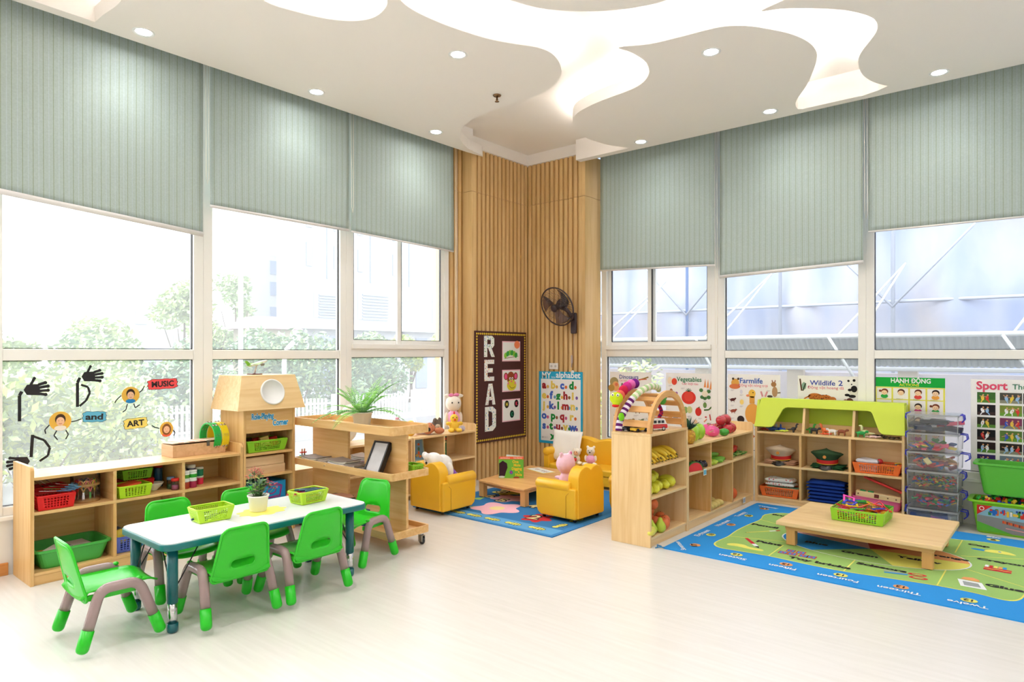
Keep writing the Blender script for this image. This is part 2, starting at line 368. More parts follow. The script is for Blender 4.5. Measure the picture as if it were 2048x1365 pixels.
for x, y in ((5.6, -.45), (7.2, -.45), (.6, -6.6), (.6, -8.2), (2.3, -5.4), (2.3, -7.4), (4.0, -4.2), (4.2, -8), (6.0, -2.4), (6.0, -5.2), (6.2, -7.8), (7.8, -4)):  # unseen downlights added for overall brightness, most with a stronger lamp
    r_0 = dup(dl, (x, y, ZC if y > -.5 else ZU-.002), 0, 'unseen downlight added beyond the frame to brighten the room', 'added downlights beyond the frame', kmap=DLK)
    for c_0 in kids(r_0):
        if c_0.type == 'LIGHT' and y < -.5: c_0.data = ld2
# sprinkler
sp = thing('sprinkler', 'small brass fire sprinkler hanging from the left ceiling panel', 'sprinkler', (1.446, -2.196, ZC))
brass = plain('brass', '9A7A5A', .3, metal=.9)
MB().lathe([(.001, -.012), (.03, -.01), (.034, -.004), (.03, 0)], brass, 20, caps=False).build('flange', sp)
MB().lathe([(.008, -.01), (.007, -.035), (.011, -.038), (.004, -.05), (.018, -.052), (.018, -.055), (.001, -.055)], brass, 14).build('nozzle', sp)

# ---------------------------------------------------------------- windows
glass = clearmat('window_glass', (.97, .985, .99), .13, .05, .02)  # whitish veil in the pane imitates glare and haze from outdoors
def pane_set(par, F, a0, a1, z0, z1, gz=True):
    """F maps (along, depth, z) boxes; glass with thin dark gasket"""
    MB_ = MB(); F(MB_, a0, a1, -.004, .004, z0, z1, glass); MB_.build('pane', par)
    g = MB(); t = .004
    F(g, a0-t, a0, -.012, .012, z0, z1, gasket); F(g, a1, a1+t, -.012, .012, z0, z1, gasket); F(g, a0, a1, -.012, .012, z1, z1+t, gasket); F(g, a0, a1, -.012, .012, z0-t, z0, gasket)
    g.build('gasket', par)
def FL(mb, a0, a1, d0, d1, z0, z1, m): mb.box(-.03+d0, -.03+d1, a0, a1, z0, z1, m)      # left wall plane X=-.03
def FR(mb, a0, a1, d0, d1, z0, z1, m): mb.box(a0, a1, .2-d1, .2-d0, z0, z1, m)         # right wall plane Y=.2
ZT = 3.6
def window(no, F, a0, a1, m0, m1, lab):
    """fixed window: glass a0..a1, frame members out to m0, m1"""
    o = bpy.data.objects.new('window_%d' % no, None); COL.objects.link(o); struct(o, lab, 'window')
    f = MB()
    F(f, m0, a0, -.035, .035, .36, ZT, frame_white); F(f, a1, m1, -.035, .035, .36, ZT, frame_white)
    F(f, a0, a1, -.03, .03, .36, .412, frame_white); F(f, a0, a1, -.03, .03, 1.308, 1.38, frame_white); F(f, a0, a1, -.03, .03, 3.5, ZT, frame_white)
    f.build('window_frame', o, bevel=.004)
    pane_set(o, F, a0+.004, a1-.004, .42, 1.303); pane_set(o, F, a0+.004, a1-.004, 1.386, 3.49)
    return o
def slider(no, F, a0, a1, m0, m1, mid, lab, flip=1):
    o = bpy.data.objects.new('window_%d' % no, None); COL.objects.link(o); struct(o, lab, 'window')
    f = MB()
    F(f, m0, a0, -.035, .035, .36, ZT, frame_white); F(f, a1, m1, -.035, .035, .36, ZT, frame_white)
    F(f, a0, a1, -.03, .03, .36, .412, frame_white); F(f, a0, a1, -.03, .03, 1.318, 1.395, frame_white); F(f, a0, a1, -.02, .055, 1.395, 1.44, frame_white); F(f, a0, a1, -.03, .03, 3.5, ZT, frame_white)
    f.build('window_frame', o, bevel=.004)
    pane_set(o, F, a0+.004, a1-.004, .42, 1.313)
    for k, (s0, s1, off) in enumerate(((a0, mid+.04, -.012), (mid-.04, a1-.0, .016))):
        s = MB(); G = lambda mb, p, q, d0, d1, z0, z1, m: F(mb, p, q, d0+off, d1+off, z0, z1, m)
        w_ = .045
        G(s, s0, s0+w_, -.013, .013, 1.44, 3.5, frame_white); G(s, s1-w_, s1, -.013, .013, 1.44, 3.5, frame_white)
        G(s, s0+w_, s1-w_, -.013, .013, 1.44, 1.478, frame_white); G(s, s0+w_, s1-w_, -.013, .013, 3.46, 3.5, frame_white)
        so = s.build('sash', o, bevel=.003)
        pane_set(so, G, s0+w_+.004, s1-w_-.004, 1.482, 3.456)
    return o
window(1, FL, -5.106, -3.954, -5.18, -3.883, 'large left window behind the hand-print stickers')
window(2, FL, -3.812, -2.663, -3.883, -2.60, 'middle left window behind the wooden house cabinet')
slider(3, FL, -2.54, -1.381, -2.60, -1.315, -1.962, 'sliding left window next to the wooden corner')
slider(4, FR, 1.0, 2.222, .935, 2.29, 1.55, 'sliding right window next to the wooden corner')
window(5, FR, 2.36, 3.557, 2.29, 3.62, 'middle right window behind the farm and wildlife posters')
window(6, FR, 3.682, 4.95, 3.62, 5.02, 'right window behind the actions and sport posters')
window(7, FR, 5.09, 6.6, 5.02, 6.67, 'window beyond the right edge of the photograph')
window(8, FR, 6.74, 8.4, 6.67, XR, 'last window of the right wall beyond the frame')
window(9, FL, -6.6, -5.25, -6.67, -5.18, 'window beyond the left edge of the photograph')
window(10, FL, -8.2, -6.74, -9.4, -6.67, 'last window of the left wall beyond the frame')
s = MB(); s.box(-.06, .03, YF, -1.31, .334, .36, frame_white); s.box(-.2, -.06, YF, -1.1, .3, .345, white_paint); struct(s.build('trim_2', bevel=.004), 'white window sill along the left wall', 'sill')
s = MB(); s.box(.934, XR, .155, .24, .334, .36, frame_white); struct(s.build('trim_3', bevel=.004), 'white window sill along the right wall', 'sill')
struct(MB().box(-.25, -.065, YF, .4, ZT-.05, ZU, white_paint).build('wall_left_top'), 'wall strip above the left windows', 'wall')
struct(MB().box(.9, XR, .235, .4, ZT-.05, ZU, white_paint).build('wall_right_top'), 'wall strip above the right windows', 'wall')

# ---------------------------------------------------------------- roller blinds
def blindmat(name, axis):
    m, nt, b = newmat(name)
    t = nd(nt, 'ShaderNodeTexCoord'); x = nd(nt, 'ShaderNodeSeparateXYZ'); nt.links.new(t.outputs['Object'], x.inputs[0])
    a = nd(nt, 'ShaderNodeMath', operation='DIVIDE'); a.inputs[1].default_value = .054; nt.links.new(x.outputs[axis], a.inputs[0])
    f = nd(nt, 'ShaderNodeMath', operation='FRACT'); nt.links.new(a.outputs[0], f.inputs[0])
    r = nd(nt, 'ShaderNodeValToRGB'); r.color_ramp.interpolation = 'CONSTANT'; e = r.color_ramp.elements
    e[0].position = 0; e[0].color = lin('AEBDB8'); e[1].position = .42; e[1].color = lin('BAC9CF')
    for p, c_ in ((.47, 'AEBDB8'), (.86, '97A48F'), (.95, 'B0BFBA')): q = e.new(p); q.color = lin(c_)
    n = nd(nt, 'ShaderNodeTexVoronoi'); n.inputs['Scale'].default_value = 90; nt.links.new(t.outputs['Object'], n.inputs['Vector'])
    mx = nd(nt, 'ShaderNodeMix', data_type='RGBA'); mx.blend_type = 'MULTIPLY'; mx.inputs[0].default_value = .12
    nt.links.new(f.outputs[0], r.inputs[0]); nt.links.new(r.outputs[0], mx.inputs[6]); nt.links.new(n.outputs['Distance'], mx.inputs[7])
    nt.links.new(mx.outputs[2], b.inputs['Base Color']); b.inputs['Roughness'].default_value = .55
    bp = nd(nt, 'ShaderNodeBump'); bp.inputs['Strength'].default_value = .25; bp.inputs['Distance'].default_value = .002
    nt.links.new(n.outputs['Distance'], bp.inputs['Height']); nt.links.new(bp.outputs[0], b.inputs['Normal'])
    return m
bm_y = blindmat('blind_fabric_left', 1); bm_x = blindmat('blind_fabric_right', 0)
barm = plain('blind_bar', 'E4E0DE', .5)
def blind(left, a0, a1, zl, zr, lab, bar=.018, drift=0):
    o = thing('roller_blind', lab, 'blind', (.085, 0, 0) if left else (0, .04, 0), 0, 'pale green roller blinds half lowered')
    mb = MB(); nx, nz = 24, 30; vs = []; fs = []
    for j in range(nz+1):
        for i in range(nx+1):
            u, v = i/nx, j/nz; a = a0+(a1-a0)*u; zb = zl+(zr-zl)*u; z = zb+(3.6-zb)*v
            a += drift*(1-v)
            wv = .004*math.sin(u*9+a0*5)*(1-v)+.006*math.sin(u*3.1+v*4+a0)*(1-v)
            vs.append((wv, a, z) if left else (a, -wv, z))
    for j in range(nz):
        for i in range(nx): k = j*(nx+1)+i; fs.append((k, k+1, k+nx+2, k+nx+1))
    mb.add(vs, fs, bm_y if left else bm_x, True); mb.build('fabric', o, solid=.002)
    p = [(0, a0+drift, zl-.008), (0, a1+drift, zr-.008)] if left else [(a0+drift, 0, zl-.008), (a1+drift, 0, zr-.008)]
    MB().tube(p, bar, barm, 12).build('bottom_bar', o)
    r = [(0, a0+.01, 3.575), (0, a1-.01, 3.575)] if left else [(a0+.01, 0, 3.575), (a1-.01, 0, 3.575)]
    MB().tube(r, .022, barm, 12).build('roller', o)
    # pull cord loop
    ac = a1+.012; zc = 1.36 if a1 > -1.5 and left else (1.4 if not left and a1 < 2.5 else 2.6)
    if not left and a1 >= 2.5: zc = 2.5
    q = [(.02, ac, 3.55), (.02, ac+.004, zc+.05), (.02, ac+.014, zc), (.02, ac+.024, zc+.05), (.02, ac+.02, 3.55)]
    if not left: q = [(b_[1], -.02, b_[2]) for b_ in q]
    MB().tube(q, .0022, plain('cord_white', 'EDE6D8', .5), 6).build('pull_cord', o)
    return o
blind(1, -5.30, -3.925, 2.34, 2.237, 'leftmost green roller blind with its white bottom bar hanging crooked')
blind(1, -3.87, -2.63, 2.455, 2.45, 'roller blind on the middle left window', .012)
blind(1, -2.60, -1.33, 2.445, 2.415, 'roller blind on the left window touching the wooden corner', .008)
blind(0, 1.0, 2.31, 2.275, 2.225, 'roller blind on the right window touching the wooden corner', .009)
blind(0, 2.365, 3.625, 2.105, 2.14, 'lowest hanging roller blind, over the farm and wildlife posters', .016)
blind(0, 3.665, 5.0, 2.39, 2.378, 'rightmost roller blind, above the sport poster', .008)
# ================================================================ furniture
MW = 'maple'
def arch_prism_side(name, par, y0, y1, x0, x1, h, hb, kind='maple', r=.03):
    """upright side panel in the XZ plane whose front top corner is rounded (front = +X)"""
    pts = [(x0, 0), (x1, 0), (x1, h-r)]+[(x1-r+r*math.cos(D(a)), h-r+r*math.sin(D(a))) for a in (15, 35, 55, 75, 90)]+[(x0, h)]
    return MB().push(ROT(90)).prism(pts, -y1, -y0, W(kind, 1) if False else W(kind, 2)).pop().build(name, par, bevel=.0015)

# ---- low three-bay shelf along the left wall
sh = thing('low_shelf', 'low three-bay open wooden shelf of craft supplies under the left windows', 'shelf', (0, 0, 0))
arch_prism_side('side_panel', sh, -5.06, -5.04, .03, .375, .694, 0)
arch_prism_side('side_panel', sh, -3.787, -3.768, .03, .375, .70, 0)
board('top_board', sh, .042, .372, -5.04, -3.787, .612, .63)
board('back_panel', sh, .03, .04, -5.04, -3.787, .05, .63)
board('shelf_board', sh, .042, .37, -5.04, -3.787, .408, .426); board('bottom_board', sh, .042, .37, -5.04, -3.787, .055, .073)
board('plinth', sh, .345, .365, -5.04, -3.787, 0, .055)
for y in (-4.612, -4.189): board('divider', sh, .042, .37, y-.01, y+.01, .073, .408); board('divider', sh, .042, .37, y-.01, y+.01, .426, .612)

# ---- tall house-shaped cabinet
hc = thing('house_cabinet', 'tall wooden cabinet shaped like a clock house with a flared roof', 'cabinet', (0, 0, 0))
for y in (-3.765, -3.365): board('side_panel', hc, .03, .375, y, y+.02, 0, .938)
board('back_panel', hc, .03, .04, -3.745, -3.365, .0, .938)
for z in (.596, .429, .23, .055): board('shelf_board', hc, .04, .37, -3.745, -3.365, z, z+.018)
board('plinth', hc, .345, .365, -3.745, -3.365, 0, .055)
board('sign_panel', hc, .355, .372, -3.745, -3.365, .765, .938)
rf = MB(); rf.hexa([(.015, -3.835, .935), (.425, -3.835, .935), (.425, -3.285, .935), (.015, -3.285, .935)], [(.03, -3.775, 1.19), (.365, -3.775, 1.19), (.365, -3.338, 1.19), (.03, -3.338, 1.19)], W('pale', 1))
roof = rf.build('roof', hc, bevel=.003)
an = math.degrees(math.atan2(.06, .255))
dsk = MB().push(TR(.398, -3.548, 1.065) @ ROT(0, 90-an, 0))
dsk.lathe([(.001, 0), (.084, 0), (.085, .008), (.095, .008), (.097, .004), (.097, -.004)], plain('white_dial', 'F1F0F0', .35), 40, caps=False); dsk.pop(); dsk.build('round_dial', roof)
tb = P_('1FA0DC', .5); tw = P_('F4F8FA', .5)
tx = MB().push(TR(.3725, -3.555, .86) @ WALLA)
for w_, z_, mm, bo in ((0, .0012, tw, .09), (1, .0024, tb, .035)):
    tx.text('Role-Playing', -.06, .006, .058, z_, mm, bo, wide=.62); tx.text('Corner', .085, -.05, .062, z_, mm, bo, wide=.68)
tx.pop(); tx.build('sign_lettering', hc)

# ---- rolling cart with three trays
ct = thing('display_cart', 'wooden cart on casters with three rimmed trays, fern on top', 'cart', (0, 0, 0))
def tray(z0, z1, rim):
    t = MB(); x0, x1, y0, y1 = .29, 1.49, -3.32, -2.965
    t.prism(rrect(x0+.008, y0+.008, x1-.008, y1-.008, .02), z0+.004, z0+.016, W(MW, 0))
    o = t.build('tray_board', ct)
    r = MB(); out = rrect(x0, y0, x1, y1, .03, 6); inn = rrect(x0+.016, y0+.016, x1-.016, y1-.016, .016, 6); n = len(out)
    vs = [(x, y, z) for z in (z0, z1) for L in (out, inn) for x, y in L]; fs = []
    for k in range(n):
        q = (k+1) % n
        fs += [(k, q, 2*n+q, 2*n+k), (n+q, n+k, 3*n+k, 3*n+q), (2*n+k, 2*n+q, 3*n+q, 3*n+k), (q, k, n+k, n+q)]
    r.add(vs, fs, W(MW, 0)); return r.build('tray_rim', ct, bevel=.002)
for z0, z1 in ((.088, .138), (.489, .539), (.794, .854)): tray(z0, z1, 1)
for x0, x1 in ((.34, .80), (1.0, 1.462)):
    for z0, z1 in ((.104, .493), (.505, .798)): board('upright_panel', ct, x0, x1, -3.165, -3.143, z0, z1)
cs = None
for x, y in ((1.44, -3.27), (1.44, -3.01), (.32, -3.27), (.32, -3.01)):
    c = MB().push(TR(x, y, 0)); c.push(TR(.012, 0, .026) @ ROT(90)); c.lathe([(.001, -.011), (.02, -.011), (.026, -.006), (.026, .006), (.02, .011), (.001, .011)], black, 16).pop()
    c.box(-.008, .03, -.016, -.012, .02, .065, chrome); c.box(-.008, .03, .012, .016, .02, .065, chrome); c.cyl(.02, .065, .089, chrome, (0, 0), 14); c.pop()
    c.build('caster', ct)

# ---- white-topped children's table
kt = thing('activity_table', 'low rectangular table with whitish top and teal edge on adjustable teal legs', 'table', (1.42, -4.265, 0))
teal = plain('teal_plastic', '0C6E70', .3); teald = plain('teal_leg', '0A5F66', .28, coat=.2)
# table footprint: X 1.10..1.69, Y -4.89..-3.64 around its centre
HX, HY = .28, .60
top = MB(); top.prism(rrect(-HX+.006, -HY+.006, HX-.006, HY-.006, .055, 8), .436, .4425, plain('laminate_white', 'E4EAEC', .22)); top.build('tabletop', kt)
e = MB(); o1 = rrect(-HX, -HY, HX, HY, .06, 8); e.prism(o1, .405, .437, teal, True); e.build('table_edge', kt, bevel=.004)
for lx, ly in ((.225, -.54), (-.215, -.54), (.205, .51), (-.235, .51)):
    l = MB().push(TR(lx, ly, 0)); l.lathe([(.025, .145), (.025, .405)], teald, 20); lo_ = l.pop().build('leg', kt)
    q = MB().push(TR(lx, ly, 0)); q.lathe([(.022, .045), (.022, .146)], chrome, 20); q.pop().build('chrome_tube', lo_)
    q = MB().push(TR(lx, ly, 0)); q.lathe([(.012, .0), (.021, .003), (.026, .012), (.026, .046)], teald, 20); q.pop().build('foot_cap', lo_)
    sx_ = 1 if lx > 0 else -1; sy_ = 1 if ly > 0 else -1
    MB().tube([(lx-sx_*.02, ly, .22), (lx-sx_*.13, ly, .404)], .0035, black, 6).build('brace', lo_)
    MB().tube([(lx, ly-sy_*.02, .22), (lx, ly-sy_*.13, .404)], .0035, black, 6).build('brace', lo_)

# ---- chairs
cg = plain('chair_green', '2CC41E', .28, spec=.5); cgf = plain('chair_foot_green', '1FC01C', .3); ctube = plain('chair_tube_mauve', '9C8583', .25, coat=.3)
def resamp(pts, n, start):
    P = [Vector(p) for p in pts]; N = len(P); L = [0]
    for i in range(N): L.append(L[-1]+(P[(i+1) % N]-P[i]).length)
    # start at boundary point nearest the given angle direction
    out = []
    for k in range(n):
        d = (start+k/n) % 1*L[-1]
        i = max(j for j in range(N) if L[j] <= d+1e-9); t = (d-L[i])/max(1e-9, L[i+1]-L[i]); out.append(P[i].lerp(P[(i+1) % N], t))
    return out
def by_angle(pts, c, n):
    P = resamp(pts, 600, 0); res = []
    for k in range(n):
        a = 2*PI*k/n; best = min(P, key=lambda p: abs((math.atan2(p.y-c[1], p.x-c[0])-a+PI) % (2*PI)-PI)); res.append(best)
    return res
def make_chair(label):
    t = thing('child_chair', label, 'chair', (0, 0, 0), 0, 'small green plastic chairs around the activity table')
    # backrest: outline in (x, height) with grip slot
    out = []
    wb, wt, zb, zt = .150, .122, .232, .497
    for cx, cz, a0 in ((wb-.02, zb+.02, -90), (wt-.045, zt-.045, 0), (-wt+.045, zt-.045, 90), (-wb+.02, zb+.02, 180)):
        r_ = .02 if cz < .3 else .045
        for k in range(7): a = D(a0+15*k); out.append((cx+r_*math.cos(a), cz+r_*math.sin(a)))
    sl = rrect(-.064, .288, .064, .334, .022, 5); n = 56; c0 = (0, .31)
    def shape(x, z):
        lean = -.130-(z-.232)*.20; return (x, lean-.018*(1-(x/.15)**2), z)
    O = by_angle(out, c0, n); I = by_angle(sl, c0, n); vs = []; fs = []; rings = 6
    for j in range(rings+1):
        for k in range(n): p = I[k].lerp(O[k], j/rings); vs.append(shape(p.x, p.y))
    for j in range(rings):
        for k in range(n): q = (k+1) % n; fs.append((j*n+k, j*n+q, (j+1)*n+q, (j+1)*n+k))
    MB().add(vs, fs, cg, True).build('backrest', t, solid=.007)
    rim = [shape(p[0], p[1]) for p in out]; rim = [(x, y-.002, z) for x, y, z in rim]
    bk = [o for o in kids(t)][0]
    MB().tube(rim, .0065, cg, 8, closed=True).build('rim', bk)
    MB().tube([shape(p[0], p[1]) for p in sl], .003, cg, 6, closed=True).build('grip_slot_rim', bk)
    # seat
    vs = []; fs = []; nx, ny = 12, 12
    for j in range(ny+1):
        for i in range(nx+1):
            u, v = i/nx*2-1, j/ny; y = -.155+.33*v; wd = .150-.012*v-(.02*max(0, v-.85)/.15)
            z = .268-.012*(1-u*u)*math.sin(PI*min(1, v*1.1))+.012*abs(u)**3-(.022*max(0, (v-.8)/.2)**2)-(.03 if v < .02 else 0)
            vs.append((u*wd, y, z))
    for j in range(ny):
        for i in range(nx): k = j*(nx+1)+i; fs.append((k, k+1, k+nx+2, k+nx+1))
    st = MB().add(vs, fs, cg, True).build('seat', t, solid=.008)
    sk = MB(); sk.box(-.148, -.13, -.13, .10, .236, .262, cg); sk.box(.13, .148, -.13, .10, .236, .262, cg); sk.box(-.14, .14, -.142, -.125, .235, .262, cg); sk.build('skirt', st, bevel=.004)
    for s_ in (-1, 1):
        foot_r, foot_f = Vector((s_*.185, -.167, .0265)), Vector((s_*.185, .167, .0265))
        k_r, k_f = Vector((s_*.164, -.085, .286)), Vector((s_*.164, .075, .286))
        path = [foot_r.lerp(k_r, a) for a in (.36, .6, .8)]
        def bez(a, b, c_, n=7): return [((1-u)**2)*a+2*u*(1-u)*b+u*u*c_ for u in [i/n for i in range(n+1)]]
        path += bez(foot_r.lerp(k_r, .82), k_r, k_r.lerp(k_f, .28)); path += bez(k_f.lerp(k_r, .28), k_f, foot_f.lerp(k_f, .82)); path += [foot_f.lerp(k_f, a) for a in (.6, .36)]
        fr = MB().tube(path, .0235, ctube, 14).build('side_frame', t)
        for ft, kn in ((foot_r, k_r), (foot_f, k_f)):
            d = (kn-ft).normalized(); q = [ft+d*a for a in (-.001, .002, .008, .018)]+[ft.lerp(kn, .36)]
            MB().tube(q, [.010, .017, .0235, .0265, .0265], cgf, 16).build('foot_cap', fr)
        for yy in (-.075, .06):
            MB().tube([(s_*.138, yy, .26), (s_*.165, yy, .276)], .014, ctube, 10).build('bracket', fr)
        MB().ell((s_*.158, .078, .297), (.014, .014, .01), cg, 10).build('peg', fr)
    return t
ch = make_chair('green chair alone at the near end of the table, facing the table')
CK = [(c, kids(c)) for c in kids(ch)]
ch.location = (1.462, -5.02, 0); ch.rotation_euler = (0, 0, D(-2))
for x, y, rz, lb in ((1.652, -4.532, 89, 'left of the two green chairs with their backs to the camera'), (1.668, -4.098, 91, 'right of the two green chairs with their backs to the camera'),
                     (1.14, -4.535, -90, 'green chair across the table, tucked in before the low shelf'), (1.155, -4.10, -89, 'green chair across the table, behind the white flower pot'),
                     (1.415, -3.545, 180+12, 'green chair at the far table end, turned in front of the cart')):
    dup(ch, (x, y, 0), D(rz), lb)

# ---- yellow armchairs and sofa
yel = plain('yellow_vinyl', 'EFB927', .38, var=.04, vs=6, bump=.05, bs=300); seam = plain('yellow_seam', 'C98F17', .5)
def lobes(w_, h0, r_, n=9, x0=None):
    """double-humped top outline of a backrest, from right to left"""
    pts = []
    cx = w_*.42
    for c_, a0, a1 in ((cx, 0, 134), (-cx, 46, 180)):
        for k in range(n+1):
            a = D(a0+(a1-a0)*k/n); pts.append((c_+w_*.58*math.cos(a), h0+r_*math.sin(a)))
    return pts
def armchair(name, label, cat, hw, hd, armz, backz, group=None):
    t = thing(name, label, cat, (0, 0, 0), 0, group)
    aw = .075
    bw = hw-.03; hb = backz-.11
    pr = [(-bw, .03), (bw, .03)]+lobes(bw, hb, .11)
    MB().push(ROT(90)).prism(pr, hd-.105, hd, yel, False).pop().build('backrest', t, bevel=.022, seg=4, autosmooth=True)
    pr = [(hw, .03), (hw, armz-.05), (hw-.02, armz-.03), (bw-.005, armz-.03), (bw-.005, .03)]
    for s_ in (-1, 1):
        pts = [(s_*x, z) for x, z in [(hw, .025), (hw, armz-.06), (hw-aw, armz-.06), (hw-aw, .025)]]
        side = [(-hd+.01, .025), (hd-.05, .025), (hd-.015, .05), (hd, .10), (hd, armz-.05), (-hd+.01, armz-.05)]
        m_ = MB(); m_.push(Matrix(((0, 0, 1, 0), (1, 0, 0, 0), (0, 1, 0, 0), (0, 0, 0, 1))))
        m_.prism(side, min(s_*hw, s_*(hw-aw)), max(s_*hw, s_*(hw-aw)), yel); m_.pop()
        a_ = m_.build('armrest', t, bevel=.014, seg=3, autosmooth=True)
        MB().tube([(s_*(hw-.038), -hd+.07, armz-.045), (s_*(hw-.038), -hd+.08, armz-.045), (s_*(hw-.038), hd-.004, armz-.045), (s_*(hw-.038), hd+.008, armz-.045)], [.038, .046, .046, .034], yel, 20).build('arm_roll', a_)
        MB().tube([(s_*(hw+.001), -hd+.10, .03), (s_*(hw+.001), -hd+.10, armz-.11), (s_*(hw+.001), -hd+.075, armz-.085)], .0022, seam, 6).build('piping', a_)
    MB().box(-hw+aw, hw-aw, -hd+.09, hd-.005, .03, .125, yel).build('seat_base', t, bevel=.012, seg=3, autosmooth=True)
    if hw > .3:
        for s_ in (-1, 1): MB().box(min(0, s_*(hw-aw)), max(0, s_*(hw-aw)), -hd+.095, hd+.005, .125, .2, yel).build('seat_cushion', t, bevel=.02, seg=4, autosmooth=True)
    else: MB().box(-hw+aw, hw-aw, -hd+.095, hd+.005, .125, .2, yel).build('seat_cushion', t, bevel=.02, seg=4, autosmooth=True)
    for sx2 in (-1, 1):
        for sy2 in (-1, 1): MB().cyl(.014, 0, .03, black, (sx2*(hw-.05), sy2*(hd-.05)), 10).build('foot', t)
    return t
a1 = armchair('toddler_armchair', 'yellow vinyl armchair seen from behind, next to the cart, with a white bear', 'armchair', .206, .203, .318, .425, 'yellow vinyl armchairs'); a1.location = (.805, -2.18, .0115)
a2 = armchair('toddler_armchair', 'yellow vinyl armchair on the blue rug edge with a pink pig toy', 'armchair', .206, .205, .318, .435, 'yellow vinyl armchairs'); a2.location = (1.808, -1.685, .0115); a2.rotation_euler = (0, 0, D(90-1.5))
sf = armchair('toddler_sofa', 'wide yellow vinyl sofa against the slatted wall under the alphabet poster', 'sofa', .46, .205, .36, .465); sf.location = (1.15, -.385, 0); sf.rotation_euler = (0, 0, D(180))

# ---- low reading table
rt = thing('reading_table', 'low square wooden table on the flower rug between the yellow armchairs', 'table', (0, 0, 0))
zt = .168; q = [(.725, -1.635), (1.335, -1.715), (1.27, -.68), (.585, -.68)]
MB().prism(q, zt-.02, zt, W('honey', 0)).build('tabletop', rt, bevel=.004)
ap = MB()
def shrink(p, k): c_ = Vector((sum(a[0] for a in p)/4, sum(a[1] for a in p)/4)); return [tuple(c_+(Vector(a)-c_)*k) for a in p]
i1, i2 = shrink(q, .93), shrink(q, .90)
for k in range(4): n_ = (k+1) % 4; ap.hexa([(*i1[k], zt-.05), (*i1[n_], zt-.05), (*i2[n_], zt-.05), (*i2[k], zt-.05)], [(*i1[k], zt-.02), (*i1[n_], zt-.02), (*i2[n_], zt-.02), (*i2[k], zt-.02)], W('honey', 0))
ap.build('apron', rt)
for lx, ly in shrink(q, .915): MB().box(lx-.028, lx+.028, ly-.028, ly+.028, .0115, zt-.02, W('honey', 2)).build('leg', rt, bevel=.003)

# ---- low block table on the word rug
bt = thing('play_table', 'low long wooden table on the word rug holding a green basket', 'table', (0, 0, 0))
board('tabletop', bt, 3.39, 4.382, -1.445, -.645, .148, .178, 'pale', .006)
ap = MB()
for x0, x1, y0, y1 in ((3.44, 4.33, -1.40, -1.375), (3.44, 4.33, -.715, -.69), (3.44, 3.465, -1.375, -.715), (4.305, 4.33, -1.375, -.715)): ap.box(x0, x1, y0, y1, .115, .148, W('honey', 0))
ap.build('apron', bt, bevel=.002)
for lx in (3.475, 4.295):
    for ly in (-1.367, -.723): MB().box(lx-.03, lx+.03, ly-.03, ly+.03, .0115, .148, W('honey', 2)).build('leg', bt, bevel=.003)

# ---- fruit and vegetable shelf: tall end unit and low cubby unit
FX0, FX1 = 2.432, 2.745
fu = thing('fruit_shelf', 'tall narrow wooden shelf with a slatted arch on top, holding bananas and oranges', 'shelf', (0, 0, 0))
for y in (-2.066, -1.493): board('side_panel', fu, FX0, FX1, y, y+.02, 0, .772, 'pale')
board('back_panel', fu, FX0, FX0+.01, -2.046, -1.493, 0, .772, 'pale')
board('top_board', fu, FX0, FX1, -2.066, -1.473, .772, .79, 'pale')
for z in (.546, .330, .05): board('shelf_board', fu, FX0+.01, FX1-.003, -2.046, -1.493, z, z+.018, 'pale')
board('plinth', fu, FX1-.03, FX1-.012, -2.046, -1.493, 0, .05, 'pale')
def archring(y0, y1, zc, ro, ri, x0, x1):
    cy = (y0+y1)/2; n = 24; m_ = MB(); vs = []; fs = []
    P = []
    for k in range(n+1): a = PI*k/n; P.append((cy-ro*math.cos(a), zc+ro*math.sin(a), cy-ri*math.cos(a), zc+ri*math.sin(a)))
    for yo, zo, yi, zi in P: vs += [(x0, yo, zo), (x1, yo, zo), (x0, yi, zi), (x1, yi, zi)]
    for k in range(n):
        a, b_2 = 4*k, 4*k+4
        fs += [(a, a+1, b_2+1, b_2), (a+2, b_2+2, b_2+3, a+3), (a+1, a+3, b_2+3, b_2+1), (a, b_2, b_2+2, a+2)]
    fs += [(0, 2, 3, 1), (4*n, 4*n+1, 4*n+3, 4*n+2)]
    return m_.add(vs, fs, W('honey', 1), False)
for x0 in (2.715, 2.44): archring(-2.064, -1.475, .79, .294, .25, x0, x0+.024).build('arch', fu, bevel=.002)
cy_ = -1.7695
for a in (14, 38, 62, 86, 110, 134, 158, 170):
    r_ = .262; yy, zz = cy_-r_*math.cos(D(a)), .79+r_*math.sin(D(a))
    if zz < .80: zz = .83
    s_ = MB().push(TR(2.59, yy, zz) @ ROT(a-90 if False else 0) @ Matrix.Rotation(D(90-a), 4, 'X')); s_.box(-.128, .128, -.024, .024, -.006, .006, W('honey', 0)); s_.pop(); s_.build('slat', fu, bevel=.001)
lu = thing('cubby_shelf', 'low wooden cubby shelf of fruit and vegetables joining the arched shelf to the window', 'shelf', (0, 0, 0))
board('side_panel', lu, FX0, FX1, -1.472, -1.454, 0, .645, 'pale')
arch_prism_side('side_panel', lu, -.128, -.11, FX0, FX1, .722, 0, 'pale')
board('back_panel', lu, FX0, FX0+.01, -1.454, -.128, 0, .645, 'pale'); board('top_board', lu, FX0, FX1, -1.454, -.128, .628, .646, 'pale')
board('shelf_board', lu, FX0+.01, FX1-.002, -1.454, -.128, .413, .431, 'pale'); board('bottom_board', lu, FX0+.01, FX1-.002, -1.454, -.128, .05, .068, 'pale'); board('plinth', lu, FX1-.03, FX1-.012, -1.454, -.128, 0, .05, 'pale')
